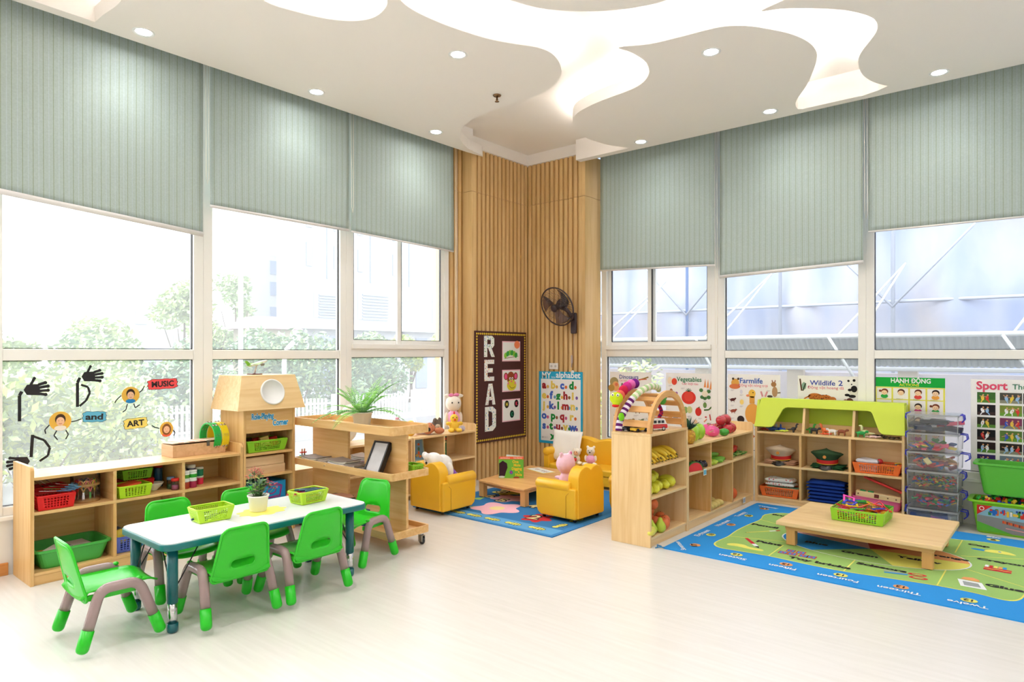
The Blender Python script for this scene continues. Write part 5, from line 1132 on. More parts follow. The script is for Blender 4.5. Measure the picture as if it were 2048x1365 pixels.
for i, (x, y, z, c_, rz_, lb) in enumerate(((.63, -3.23, .262, 'D8C8B8', 20, 'beige booklet on the green basket in the bottom tray'), (.80, -3.225, .272, '4C6B3C', -8, 'green picture book on the blue game box'), (.77, -3.23, .279, '3A3A40', 12, 'dark picture book on top of the bottom tray pile'), (.81, -3.225, .286, 'D09A80', -20, 'topmost salmon booklet of the bottom tray pile'))):
    tag(MB().box(-.09, .09, -.07, .07, 0, .006, card(c_)).build('booklet', None, (x, y, z), (0, 0, D(rz_))), lb, 'booklet', 'booklets in the bottom tray')
# ================================================================ reading corner
# READ board on the slatted wall (local x runs along +Y, y up)
rb = thing('notice_board', 'dark brown READ notice board with three picture cards on the slatted wall', 'notice board', (.134, -1.07, .39))
bw_, bh = .87, 1.205; brown = plain('board_brown', '47211F', .8, var=.06, vs=60)
MB().push(WALLA).box(0, bw_, 0, bh, 0, .012, brown).pop().build('board', rb, bevel=.002)
e_ = MB().push(TR(.0125, 0, 0) @ WALLA); ye = card('E8C83C')
def diam(x, y, s_=.0135): e_.poly([(x-s_, y), (x, y-s_), (x+s_, y), (x, y+s_)], .001, ye)
n_ = 27
for k in range(n_+1): x = .03+(bw_-.06)*k/n_; diam(x, .03); diam(x, bh-.03)
n_ = 38
for k in range(1, n_): y = .03+(bh-.06)*k/n_; diam(.03, y); diam(bw_-.03, y)
e_.pop(); e_.build('diamond_border', rb)
def conf(name, cols):
    if name in MATS: return MATS[name]
    m, nt, b = newmat(name); t = nd(nt, 'ShaderNodeTexCoord'); v = nd(nt, 'ShaderNodeTexVoronoi'); v.inputs['Scale'].default_value = 42; nt.links.new(t.outputs['Object'], v.inputs['Vector'])
    c = nd(nt, 'ShaderNodeMath', operation='LESS_THAN'); c.inputs[1].default_value = .28; nt.links.new(v.outputs['Distance'], c.inputs[0])
    r = nd(nt, 'ShaderNodeValToRGB'); r.color_ramp.interpolation = 'CONSTANT'; s_ = nd(nt, 'ShaderNodeSeparateXYZ'); nt.links.new(v.outputs['Color'], s_.inputs[0]); nt.links.new(s_.outputs[0], r.inputs[0])
    e = r.color_ramp.elements; e[0].position = 0; e[0].color = lin(cols[0]); e[1].position = .33; e[1].color = lin(cols[1]); q = e.new(.66); q.color = lin(cols[2])
    mx = nd(nt, 'ShaderNodeMix', data_type='RGBA'); mx.inputs[6].default_value = lin('EFF3EE'); nt.links.new(c.outputs[0], mx.inputs[0]); nt.links.new(r.outputs[0], mx.inputs[7]); nt.links.new(mx.outputs[2], b.inputs['Base Color']); b.inputs['Roughness'].default_value = .6
    return m
def block(t_, x0, y0, x1, y1):
    """blocky cut-paper capitals in the box"""
    w_, h_ = x1-x0, y1-y0; q = lambda *p: [(x0+a*w_, y0+b*h_) for a, b in p]
    L = MB().push(TR(.0125, 0, 0) @ WALLA); z = .003
    m = conf('confetti_blue' if t_ in 'RD' else 'confetti_red', ('3C6FC8', '4FA060', '3C8FC8') if t_ in 'RD' else ('E05A5A', 'E8A040', 'C05090'))
    if t_ == 'R':
        L.poly(q((0, 0), (.3, 0), (.3, 1), (0, 1)), z, m); L.poly(q((.3, .82), (.3, 1), (.75, 1), (.95, .88), (.62, .80)), z, m); L.poly(q((.62, .80), (.95, .88), (.95, .55), (.62, .60)), z, m); L.poly(q((.3, .42), (.3, .6), (.62, .6), (.95, .55), (.78, .42)), z, m); L.poly(q((.38, .42), (.7, .42), (1, 0), (.68, 0)), z, m)
    if t_ == 'E':
        L.poly(q((0, 0), (.33, 0), (.33, 1), (0, 1)), z, m)
        for a, b_ in ((0, .2), (.4, .6), (.8, 1)): L.poly(q((.33, a), (1 if a != .4 else .85, a), (1 if a != .4 else .85, b_), (.33, b_)), z, m)
    if t_ == 'A':
        L.poly(q((0, 0), (.3, 0), (.5, .8), (.5, 1), (.32, 1)), z, m); L.poly(q((.7, 0), (1, 0), (.7, 1), (.5, 1), (.5, .8)), z, m); L.poly(q((.36, .22), (.64, .22), (.60, .38), (.40, .38)), z, m)
    if t_ == 'D':
        L.poly(q((0, 0), (.32, 0), (.32, 1), (0, 1)), z, m); L.poly(q((.32, .84), (.32, 1), (.7, 1), (1, .85), (.66, .75)), z, m); L.poly(q((.66, .75), (1, .85), (1, .15), (.66, .25)), z, m); L.poly(q((.66, .25), (1, .15), (.7, 0), (.32, 0), (.32, .16)), z, m)
    L.pop(); L.build('letter', rb)
for t_, y0, y1, x0, x1 in (('R', .925, 1.155, .14, .315), ('E', .665, .895, .145, .305), ('A', .405, .635, .16, .325), ('D', .12, .385, .155, .335)): block(t_, x0, y0, x1, y1)
pk = card('F4C6D4'); pwh = card('EEF1F0')
def cardart(k, y0, y1):
    L = MB().push(TR(.0125, 0, 0) @ WALLA); x0, x1 = .44, .755; L.rect(x0, y0, x1, y1, .0015, pk); L.rect(x0+.012, y0+.012, x1-.012, y1-.012, .002, pwh); cx, cy = (x0+x1)/2, (y0+y1)/2; z = .003
    if k == 0:   # plain generic stand-in: a row of green leaves with an orange spot
        L.disc(cx+.10, cy+.075, .05, .045, z, card('F08A5C'))
        for i in range(6): L.disc(cx-.10+.036*i, cy-.045+.03*math.sin(i*.62), .026, .032, z+.0004*(i % 2), card('3FA84C' if i % 2 else '8ED04A'), 16, -.4)
        L.line([(cx-.12, cy-.08), (cx+.12, cy-.055)], .006, z, card('8A6A3A'))
    if k == 1:   # monkey face
        br = card('9A4A2C')
        for s_ in (-1, 1): L.disc(cx-.01+s_*.085, cy+.05, .036, .042, z, br); L.disc(cx-.01+s_*.085, cy+.048, .022, .03, z+.0005, card('F05A9A'))
        L.disc(cx-.01, cy+.03, .068, .072, z+.0004, br); L.disc(cx+.005, cy-.052, .082, .062, z+.0008, card('E4D840'))
        for s_ in (-1, 1): L.disc(cx-.005+s_*.02, cy+.024, .014, .016, z+.0012, pwh, 12); L.disc(cx-.003+s_*.018, cy+.02, .006, .007, z+.0016, card('1A1A1A'), 10); L.disc(cx+.005+s_*.06, cy-.03, .013, .016, z+.0012, card('F08A9A'), 12)
        L.disc(cx, cy-.008, .014, .009, z+.0012, card('F05A9A'), 12); L.line([(cx-.035, cy-.055), (cx-.01, cy-.082), (cx+.03, cy-.085), (cx+.06, cy-.07)], .005, z+.0012, card('4A2A1A'))
    if k == 2:
        for t2, x, y, bg, fg in (('H', -.08, .07, '1E1B14', 'E8D858'), ('K', .088, .07, '1E1418', 'E03858'), ('C', .01, -.045, '0E3A30', '2FA070')): L.disc(cx+x, cy+y, .037, .043, z, card(bg), 24); L.text(t2, cx+x, cy+y-.017, .05, z+.001, card(fg), .05)
    L.pop(); L.build('picture_card', rb)
cardart(0, .875, 1.10); cardart(1, .535, .78); cardart(2, .20, .45)

# alphabet poster
al = thing('alphabet_poster', 'blue edged MY little alphabet poster on the slatted wall under the fan', 'poster', (.305, -.164, .335))
L = MB().push(WALLB); aw_, ah = .60, .815; cy_b = card('2AA6CF'); L.box(0, aw_, 0, ah, 0, .003, cy_b); z = .0036; L.rect(.03, .03, aw_-.025, ah-.085, z, card('F1F0EE'))
L.text('MY', .105, ah-.078, .1, z, card('F4F6F6'), .02, fit=.13); L.text('little', .205, ah-.075, .032, z, card('E8F4F8'), 0, wide=1); L.text('alphabet', .405, ah-.068, .095, z, card('F4F6F6'), .02, fit=.33)
C4 = ('A02830', 'E8CE60', '4A6AC8', '1E8A3C')
rows = ('abcd', 'efghi', 'jklmn', 'opqr', 'stuvw', 'xyz'); k_ = 0; rn = random.Random(2)
for r_, row in enumerate(rows):
    for i, c_ in enumerate(row):
        n_ = len(row); x = .075+(aw_-.14)*(i/(n_-.35) if n_ < 6 else i); y = ah-.19-.115*r_
        if row == 'xyz': x = .20+.14*i
        L.text(c_, x, y, .115, z+.0004, card(C4[(k_+(r_ == 1)) % 4]), .055, wide=1.05); L.disc(x+.052, y+.018, .017, .019, z+.0002, card(rn.choice(['D86A30', '8A5A3A', '6FA8C8', '3C8A4C', 'C85A8A', '7A5AA0', 'E0B050'])), 12); k_ += 1
L.disc(.055, .065, .009, .009, z, card('2A2A3A'), 10); L.line([(.075, .07), (.13, .07)], .003, z, card('9A9AA0')); L.line([(.075, .06), (.14, .06)], .003, z, card('9A9AA0'))
L.pop(); L.build('sheet', al); MB().push(TR(.47, -.004, ah) @ ROT(90)).lathe([(.001, .004), (.018, .003), (.018, 0)], wh, 14, caps=False).pop().build('round_pin', al)

# wall fan
fa = thing('wall_fan', 'dark brown wall fan with round wire cage above the alphabet poster', 'fan', (.80, -.162, 1.70)); fbr = plain('fan_brown', '3A2A2E', .35)
MB().box(-.035, .035, -.04, 0, -.13, .10, fbr).build('wall_bracket', fa, bevel=.012); MB().tube([(0, -.03, .03), (-.03, -.10, .12), (-.05, -.14, .15)], [.025, .02, .03], fbr, 12).build('arm', fa)
Mf = TR(-.085, -.20, .165) @ Matrix.Rotation(D(-4), 4, 'Z') @ ROT(90+22, 0, 0)      # fan axis: local +Z forwards
g = MB().push(Mf); cgm = plain('cage_wire', '6A5A5A', .3, metal=.5)
R_ = .215
for k in range(64):
    a = 2*PI*k/64; g.tube([(r_*math.cos(a+.25*(1-r_/R_)), r_*math.sin(a+.25*(1-r_/R_)), z_) for r_, z_ in ((.04, .075), (.11, .078), (.18, .062), (R_, .02))], .0013, cgm, 3)
for k in range(32):
    a = 2*PI*k/32; g.tube([(r_*math.cos(a), r_*math.sin(a), z_) for r_, z_ in ((.05, -.045), (.15, -.035), (R_, .01))], .0013, cgm, 3)
for r_, z_ in ((.11, .078), (.17, .066)): g.tube([(r_*math.cos(a), r_*math.sin(a), z_) for a in [2*PI*k/40 for k in range(40)]], .0015, cgm, 4, closed=True)
g.pop(); g.build('wire_cage', fa)
g = MB().push(Mf); g.tube([(R_*math.cos(a), R_*math.sin(a), .016) for a in [2*PI*k/56 for k in range(56)]], .008, fbr, 8, closed=True); g.pop(); g.build('cage_ring', fa)
g = MB().push(Mf); g.lathe([(.001, .082), (.036, .082), (.042, .075), (.04, .068), (.001, .068)], fbr, 24); g.pop(); g.build('cage_badge', fa)
g = MB().push(Mf); g.lathe([(.001, -.14), (.05, -.13), (.062, -.10), (.058, -.05), (.03, -.03), (.001, -.03)], fbr, 24); g.pop(); g.build('motor', fa)
g = MB().push(Mf); g.lathe([(.001, .04), (.025, .035), (.034, .01), (.034, -.02), (.001, -.02)], fbr, 20); g.pop(); g.build('hub', fa)
bl_m = clearmat('smoky_blade', (.62, .5, .5), .12, .2, .1)
for k in range(3):
    g = MB().push(Mf @ Matrix.Rotation(2*PI*k/3+.5, 4, 'Z')); vs = []; fs = []
    for i in range(9):
        u = i/8
        for j in range(7): v = j/6; a = -.55+1.1*v*(.6+.4*u)+.3*u; r_ = .03+.165*u; vs.append((r_*math.cos(a), r_*math.sin(a), .03-.04*v*(1-.3*u)))
    for i in range(8):
        for j in range(6): q = i*7+j; fs.append((q, q+1, q+8, q+7))
    g.add(vs, fs, bl_m, True); g.pop(); g.build('blade', fa, solid=.002)
MB().tube([(.0, -.02, -.12), (-.01, -.012, -.25), (-.02, -.008, -.36)], .003, P_('A89C98'), 5).build('pull_cord', fa)
pg = thing('plug_switch', 'grey inline switch hanging on the fan cord above the poster', 'switch', (.775, -.178, 1.245)); MB().box(-.011, .011, -.014, 0, 0, .09, P_('B9A8A2')).build('switch_body', pg, bevel=.005); MB().tube([(0, -.007, 0), (-.004, -.006, -.03), (-.003, -.004, -.045)], .006, P_('9A8A86'), 6).build('cord_end', pg)
ou_ = thing('wall_outlet', 'white double wall outlet on the slats above the alphabet poster', 'outlet', (.515, -.1605, 1.21)); MB().box(-.06, .06, -.012, 0, -.035, .035, plain('outlet_white', 'E9E6E0', .4)).build('plate', ou_, bevel=.003)
L = MB().push(TR(0, -.0122, 0) @ WALLB)
for x in (-.028, .028): L.disc(x, 0, .016, .016, .0005, P_('CFCBC4')); L.disc(x-.006, 0, .0025, .004, .001, P_('3A3A3A'), 8); L.disc(x+.006, 0, .0025, .004, .001, P_('3A3A3A'), 8)
L.pop(); L.build('socket', ou_)

# ---- plush toys: one continuous remeshed body each
def fur(name, c, sc=260, st=.5):
    return plain(name, c, .95, spec=.1, var=.06, vs=30, bump=st, bs=sc)
def plush(name, label, loc, rz, blobs, mat, vox=.006, parts=(), group=None, sc=1, cat='soft toy', rot=None):
    t = thing(name, label, cat, loc, rz, group)
    if rot: t.rotation_euler = rot
    b = MB()
    for c, r in blobs: b.ell(c, r, mat, 14)
    b.build('body', t, remesh=vox)
    for nm, mt, bl in parts:
        p = MB()
        for c, r in bl: p.ell(c, r, mt, 12)
        p.build(nm, t)
    if sc != 1: t.scale = (sc,)*3
    return t
eyem = P_('161214', .15)
cream = fur('plush_cream', 'F0E6D6'); whf = fur('plush_white', 'F4F1EC'); pinkf = fur('plush_pink', 'F2B6CC'); yelf = fur('plush_yellow', 'F4C84A'); brf = fur('plush_brown', 'C9805C'); gryf = fur('plush_grey', '6E6258', 120, 1); purf = fur('plush_purple', '8A5CC0'); pkd = plain('dress_pink', 'F0A8CC', .8, var=.2, vs=60)
FZ = .571
# toys face +X (local -Y front); rz=90 turns local -Y to +X
F_ = D(90)
plush('rabbit_doll', 'big cream doll with pink bow and pink dress on the toy shelf by the slats', (.16, -1.405, FZ), D(62), [((0, 0, .10), (.065, .055, .10)), ((0, -.005, .275), (.082, .075, .085)), ((0, 0, .19), (.03, .03, .04)), ((-.075, -.01, .12), (.02, .02, .07)), ((.075, -.01, .12), (.02, .02, .07)), ((-.04, -.08, .022), (.024, .06, .022)), ((.04, -.08, .022), (.024, .06, .022)), ((-.06, .0, .355), (.035, .016, .018)), ((.065, .0, .35), (.045, .016, .02))], cream, .006,
      [('dress', pkd, [((0, -.005, .115), (.07, .062, .095))]), ('bow', fur('bow_pink', 'E88AB0'), [((-.03, -.03, .36), (.03, .015, .018)), ((.025, -.03, .362), (.03, .015, .018)), ((0, -.035, .36), (.01, .012, .01))]), ('eye', eyem, [((-.034, -.072, .285), (.007, .005, .009))]), ('eye', eyem, [((.034, -.072, .285), (.007, .005, .009))])])
plush('chick_plush', 'orange yellow chick plush with red comb sitting before the big doll', (.262, -1.495, FZ), D(55), [((0, 0, .06), (.05, .045, .055)), ((0, -.005, .135), (.042, .04, .042)), ((-.055, -.02, .085), (.032, .02, .02)), ((.055, -.02, .085), (.032, .02, .02)), ((-.038, -.05, .02), (.032, .04, .02)), ((.04, -.05, .02), (.032, .04, .02))], yelf, .005,
      [('comb', fur('felt_red', 'D8322C'), [((0, -.0, .185), (.008, .014, .02))]), ('beak', fur('felt_orange', 'E0542C'), [((0, -.046, .125), (.012, .016, .012))]), ('eye', eyem, [((-.018, -.04, .145), (.005, .004, .006))]), ('eye', eyem, [((.018, -.04, .145), (.005, .004, .006))])])
plush('dog_plush', 'brown floppy dog plush lying on the toy shelf with black nose', (.21, -1.80, FZ), D(50), [((0, .02, .055), (.075, .07, .052)), ((0, -.055, .05), (.05, .045, .045)), ((-.10, -.0, .035), (.045, .05, .03)), ((.11, -.02, .035), (.05, .04, .032)), ((-.05, .1, .045), (.07, .06, .04)), ((.02, .12, .07), (.04, .04, .03))], brf, .006,
      [('nose', eyem, [((0, -.100, .055), (.022, .014, .02))]), ('eye', P_('4A3026'), [((-.03, -.045, .095), (.008, .006, .004))]), ('eye', P_('4A3026'), [((.03, -.045, .095), (.008, .006, .004))])])
plush('hedgehog_plush', 'small shaggy grey plush between the dog and the big doll', (.12, -1.60, FZ), D(60), [((0, 0, .06), (.06, .05, .058)), ((-.02, -.02, .11), (.025, .025, .03)), ((.03, .0, .115), (.02, .02, .03)), ((0, -.05, .05), (.025, .03, .022))], gryf, .006, [('face', fur('plush_beige', 'C9B49A'), [((0, -.055, .055), (.028, .022, .026))])])
tag(MB().ell((0, 0, .028), .028, fur('ball_lilac', 'CFC6D6'), 16).build('soft_ball', None, (.285, -1.40, FZ)), 'pale lilac soft ball beside the chick plush', 'ball')
plush('bell_plush', 'yellow rounded plush half hidden behind the cart', (.17, -1.985, FZ), 0, [((0, 0, .07), (.06, .055, .075))], yelf, .006, [('face', fur('plush_cream', 'F0E6D6'), [((.045, -.02, .07), (.02, .03, .03))])])
plush('kitten_plush', 'white plush with a pink flower behind the cart beside the yellow one', (.16, -2.15, FZ), 0, [((0, 0, .07), (.06, .055, .07)), ((0, 0, .14), (.045, .045, .04))], whf, .006, [('flower', pinkf, [((.02, -.01, .18), (.022, .022, .012))])])
plush('bear_plush', 'large pale plush lying behind the fern on the far toy shelf', (.17, -2.76, FZ), 0, [((0, 0, .12), (.10, .14, .12)), ((0, .1, .26), (.085, .1, .08)), ((0, -.12, .10), (.07, .07, .08))], cream, .008, [('mouth', P_('C03038'), [((.09, -.1, .16), (.012, .02, .02))])])
# books in the toy shelf
bk = thing('picture_board', 'round-cornered picture board with orange and blue drawing in the toy shelf', 'board', (.12, -1.87, .31)); bk.rotation_euler = (0, D(-10), 0)
MB().push(WALLA).prism(rrect(-.11, 0, .11, .215, .03), 0, .008, P_('A9C8BE')).pop().build('board', bk)
L = MB().push(TR(.0085, 0, 0) @ WALLA); L.rect(-.095, .012, .095, .2, .001, card('7FA8C8')); rn = random.Random(8)
for _ in range(16): L.disc(rn.uniform(-.08, .05), rn.uniform(.03, .18), rn.uniform(.01, .022), rn.uniform(.01, .02), .0015+.0001*_, card(rn.choice(['E8843C', 'D8683C', '5A7A5C', '4A7AA0', 'C9A85C'])), 10)
L.pop(); L.build('picture', bk)
bk = thing('story_book', 'green and red cooking picture book standing in the toy shelf', 'book', (.18, -1.60, .31)); MB().box(-.006, .006, -.075, .075, 0, .215, P_('2E6A44')).build('cover', bk)
L = MB().push(TR(.0065, 0, 0) @ WALLA); L.rect(-.07, .175, .07, .2, .001, card('D8402C')); L.text('Children', 0, .18, .022, .0015, card('F0E0D0'), .01); L.text('CAKE  CORNER', 0, .15, .02, .001, card('E8E0A0'), .02)
for x, y, a, b_, c_ in ((0, .085, .045, .035, 'C8443A'), (.0, .085, .035, .025, '4A1E1E'), (-.02, .09, .012, .012, 'E88A60'), (.015, .075, .012, .012, 'D8B060'), (.045, .06, .012, .012, '7AB85A'), (-.04, .03, .02, .012, 'E06A4A'), (.04, .02, .022, .01, '8ACB7A')): L.disc(x, y, a, b_, .001+.0003*abs(hash(c_) % 5)*.2+.0004*(a < .04), card(c_), 14)
L.pop(); L.build('cover_print', bk)
# bear in armchair 1, pig in armchair 2, sofa toys
plush('white_bear', 'white bear with purple shorts slumped backwards over the left armchair', (.80, -2.17, .2115), 0, [((0, -.115, .22), (.08, .085, .075)), ((0, -.01, .18), (.082, .10, .085)), ((0, -.19, .265), (.032, .034, .034)), ((-.07, -.15, .27), (.02, .03, .03)), ((.085, .0, .13), (.03, .035, .07)), ((-.085, .0, .13), (.03, .035, .07)), ((0, .07, .08), (.07, .06, .06)), ((-.045, .16, .05), (.03, .09, .03)), ((.05, .16, .05), (.03, .09, .03)), ((.05, .24, .0), (.03, .03, .05))], whf, .007,
      [('shorts', purf, [((0, .075, .075), (.082, .06, .062))]), ('nose', eyem, [((0, -.195, .215), (.014, .01, .011))])])
plush('pink_pig', 'pink plush pig seen from behind in the right armchair', (1.74, -1.66, .2115), D(-92), [((0, 0, .08), (.06, .055, .08)), ((0, -.0, .22), (.092, .075, .085)), ((-.06, .0, .30), (.022, .014, .024)), ((.06, 0, .30), (.022, .014, .024)), ((-.085, -.09, .075), (.022, .10, .02)), ((.085, -.09, .075), (.022, .10, .02)), ((-.04, -.10, .03), (.03, .06, .028)), ((.04, -.10, .03), (.03, .06, .028))], fur('plush_pig_pink', 'F2C8DA'), .006,
      [('ear_lining', fur('ear_pink', 'E07AA8'), [((-.06, .008, .303), (.012, .012, .014))]), ('snout', fur('ear_pink', 'E07AA8'), [((0, -.075, .21), (.03, .015, .022))])])
plush('monkey_doll', 'small cream doll holding a red strawberry on the sofa', (1.04, -.47, .201), D(8), [((0, 0, .05), (.035, .03, .045)), ((0, -.005, .125), (.042, .036, .042)), ((-.05, -.04, .02), (.03, .03, .018)), ((.05, -.04, .02), (.03, .03, .018)), ((-.04, 0, .15), (.012, .01, .02)), ((.04, 0, .15), (.012, .01, .02))], cream, .005,
      [('face', fur('plush_peach', 'E8B088'), [((0, -.03, .12), (.026, .012, .026))]), ('strawberry', P_('D02A2A', .4), [((0, -.045, .055), (.018, .012, .022))]), ('strawberry_leaf', P_('3E9A3A', .5), [((0, -.045, .076), (.014, .01, .006))]), ('eye', eyem, [((-.012, -.041, .13), (.003, .003, .004))]), ('eye', eyem, [((.012, -.041, .13), (.003, .003, .004))])])
def bear2(label, loc, rz, s_=1):
    return plush('teddy_bear', label, loc, rz, [((0, 0, .055), (.04, .035, .05)), ((0, -.005, .135), (.04, .036, .038)), ((-.03, .0, .172), (.014, .01, .014)), ((.03, 0, .172), (.014, .01, .014)), ((-.045, -.05, .02), (.024, .04, .02)), ((.045, -.05, .02), (.024, .04, .02)), ((.045, -.01, .07), (.014, .016, .03)), ((-.045, -.01, .07), (.014, .016, .03))], cream, .005,
      [('dress', pkd, [((0, -.004, .06), (.047, .042, .042))]), ('nose', eyem, [((0, -.044, .128), (.008, .006, .006))]), ('eye', eyem, [((-.015, -.036, .143), (.004, .004, .004))]), ('eye', eyem, [((.015, -.036, .143), (.004, .004, .004))])], sc=s_)
bear2('cream teddy bear in pink dress sitting at the right side of the sofa', (1.21, -.47, .201), D(20), 1.12)
a4 = armchair('toddler_armchair', 'yellow vinyl armchair mostly hidden behind the arched fruit shelf', 'armchair', .206, .205, .318, .435, 'yellow vinyl armchairs'); a4.location = (2.185, -1.165, .0); a4.rotation_euler = (0, 0, D(90))
plush('pale_bear', 'pale pink bear on the half hidden armchair behind the fruit shelf', (2.07, -1.20, .2015), D(-85), [((0, 0, .07), (.055, .05, .07)), ((0, 0, .17), (.05, .05, .05)), ((-.05, -.09, .03), (.026, .07, .026)), ((.05, -.09, .03), (.026, .07, .026)), ((.06, -.02, .09), (.02, .03, .05))], fur('plush_blush', 'F6DCD6'), .006)
# cushion
cu = MB(); n = 14; vs = []; fs = []
for sgn in (-1, 1):
    for j in range(n+1):
        for i in range(n+1):
            u, v = i/n*2-1, j/n*2-1; pinch = 1-.09*(1-abs(u)**2)*abs(v)**3-.0; px = u*.165*(1-.07*(1-u*u)*0-.06*(1-v*v)*abs(u)**4); pz = v*.165*(1-.06*(1-u*u)*abs(v)**4)
            vs.append((px, sgn*.05*((1-u**4)*(1-v**4))**.5+.004*math.sin(7*u+3*v)*(1-u*u)*(1-v*v), pz))
N = (n+1)**2
for s_ in range(2):
    for j in range(n):
        for i in range(n): k = s_*N+j*(n+1)+i; q = (k, k+1, k+n+2, k+n+1); fs.append(q if s_ == 0 else q[::-1])
for k in range(n):
    for a, b_ in ((k, k+1), (n*(n+1)+k+1, n*(n+1)+k), ((k+1)*(n+1), k*(n+1)), (k*(n+1)+n, (k+1)*(n+1)+n)): fs.append((a, N+a, N+b_, b_) if True else 0)
co = cu.add(vs, fs, plain('cushion_white', 'F3F0E9', .85, bump=.1, bs=40), True).build('throw_pillow', None, (.865, -.415, .372), (D(-14), D(3), D(14))); tag(co, 'square white cushion propped on the sofa before the alphabet poster', 'cushion')
# book and cards on the reading table
RZ = .168
bk = thing('story_book', 'green One Mole Digging a Hole picture book standing open on the reading table', 'book', (.905, -1.375, RZ), D(38)); bw2, bh2 = .235, .205
MB().hexa([(-bw2/2, 0, 0), (bw2/2, 0, 0), (bw2/2, .003, 0), (-bw2/2, .003, 0)], [(-bw2/2, 0, bh2), (bw2/2, 0, bh2), (bw2/2, .003, bh2), (-bw2/2, .003, bh2)], P_('6CC03A', .4)).build('front_cover', bk)
MB().hexa([(bw2/2, .003, 0), (bw2/2, .008, 0), (-bw2*.2, .13, 0), (-bw2*.22, .125, 0)], [(bw2/2, .003, bh2), (bw2/2, .008, bh2), (-bw2*.2, .13, bh2), (-bw2*.22, .125, bh2)], P_('E8ECE8', .5)).build('pages', bk)
L = MB().push(TR(0, -.0004, 0) @ WALLB); L.rect(-bw2/2, bh2-.026, bw2/2, bh2, .0006, card('F07050')); L.text('Julia Donaldson', -.058, bh2-.019, .017, .001, card('F6F0E8'), .01, wide=.85); L.text('Nick Sharratt', .062, bh2-.019, .017, .001, card('F6F0E8'), .01, wide=.85)
for t_, x, y in (('One', .04, .145), ('Mole', .055, .112), ('Digging', .052, .078), ('a', .072, .052), ('Hole', .07, .022)): L.text(t_, x, y, .036, .001, card('F4D23C'), .03, wide=.9)
L.poly(smooth_poly([(-.115, .02), (-.115, .14), (-.08, .165), (-.04, .14), (-.035, .10), (-.05, .06), (-.06, .02)], 3), .0006, card('3A2230')); L.disc(.0, .055, .016, .018, .0008, card('6A5AC0'), 12); L.disc(.0, .055, .007, .008, .0012, card('D8406A'), 10); L.disc(-.09, .012, .03, .010, .0009, card('D8E4DC'), 14); L.disc(.05, .006, .03, .01, .0009, card('A8503A'), 14)
L.pop(); L.build('cover_print', bk)
cd2 = thing('card_sheet', 'yellow edged card sheet with small drawings on the reading table', 'card', (.87, -.87, RZ), D(-20)); MB().box(-.16, .16, -.075, .075, 0, .003, P_('F0E08A')).build('sheet', cd2)
L = MB(); L.rect(-.15, -.066, .15, .07, .0036, card('F6F4EC'))
for x in (-.09, -.05, .03, .07, .11): L.line([(x-.015, -.03), (x, .03), (x+.015, -.02)], .004, .0042, card('3A3A3A')); L.disc(x, .0, .008, .01, .0046, card('C84A3A'), 8)
L.build('drawings', cd2)

# ---- window stickers on the first window
GX = -.0225
def sticker(name, label, cat='sticker'):
    return thing(name, label, cat, (GX, 0, 0))
stb = plain('sticker_black', '17131A', .6)
def handnote(label, y, z, kind, flip=1):
    t = sticker('hand_note_sticker', label); L = MB().push(TR(0, y, z) @ WALLA)
    def hand(cx, cy, s_, a):
        c_, q = math.cos(a), math.sin(a); G = lambda u, v: (cx+(u*c_-v*q)*s_, cy+(u*q+v*c_)*s_)
        L.poly(smooth_poly([G(-.03, -.03), G(.05, -.045), (G(.055, 0)), G(.05, .04), G(-.02, .045), G(-.045, .01)], 3), 0, stb)
        for dv, ln, ang in ((-.034, .038, -.3), (-.012, .055, -.08), (.012, .058, .05), (.034, .045, .2)): p0 = G(.05, dv); p1 = G(.05+ln*math.cos(ang), dv+ln*math.sin(ang)); L.line([p0, p1], (.021)*s_, .0003, stb); L.disc(p1[0], p1[1], .013*s_, .013*s_, .0006, stb, 10)
        p0, p1 = G(-.0, .035), G(.03, .085); L.line([p0, p1], .018*s_, .0003, stb); L.disc(p1[0], p1[1], .011*s_, .011*s_, .0006, stb, 10)
    if kind == 0: L.line([(0, 0), (.0, .16), (.012, .185)], .018, 0, stb); hand(.06, .19, .85, .12)
    if kind == 1:
        L.line([(0, -.02), (.0, .14), (.014, .172)], .018, 0, stb); hand(.06, .175, .8, .12); L.line([(.02, .125), (.06, .11), (.072, .07), (.05, .02), (.012, -.015)], .014, .0009, stb)
    if kind == 2: L.line([(0, .0), (.008, .14)], .018, 0, stb); L.line([(.012, .13), (.07, .10), (.10, .05), (.09, 0), (.045, -.03)], .014, .0009, stb); hand(-.04, -.02, .75, PI+.1)
    L.pop(); L.build('print', t)
handnote('black hand-print music note sticker at the left of the first window', -5.015, .93, 0); handnote('black hand-print music note sticker with a curved flag, second from the left', -4.70, 1.02, 1); handnote('black hand-print note sticker low at the left, just above the shelf', -4.955, .70, 2)
def facest(label, y, z, r_, hair, shirt, longh, limbs, sx=1):
    t = sticker('child_sticker', label); L = MB().push(TR(0, y, z) @ WALLA)
    L.disc(0, 0, r_*sx, r_, .0004, card('E8B850'), 28); L.disc(0, -r_*.72, r_*.55, r_*.26, .0008, card(shirt), 16)
    if longh: L.disc(0, -.02*r_, r_*.58, r_*.72, .001, card(hair), 20)
    L.disc(0, r_*.18, r_*.48, r_*.56, .0014, card(hair), 20); L.disc(0, -.02, r_*.38, r_*.44, .0018, card('EFC2A0'), 20) if r_ > 1 else L.disc(0, -.04*r_, r_*.38, r_*.46, .0018, card('EFC2A0'), 20)
    for s_ in (-1, 1): L.disc(s_*r_*.15, .04*r_, r_*.045, r_*.03, .0022, card('3A2620'), 8)
    L.line([(-r_*.13, -.24*r_), (0, -.30*r_), (r_*.13, -.24*r_)], r_*.05, .0022, card('B04A48'))
    for pts in limbs: L.line(pts, .007, .0002, stb)
    L.pop(); L.build('print', t)
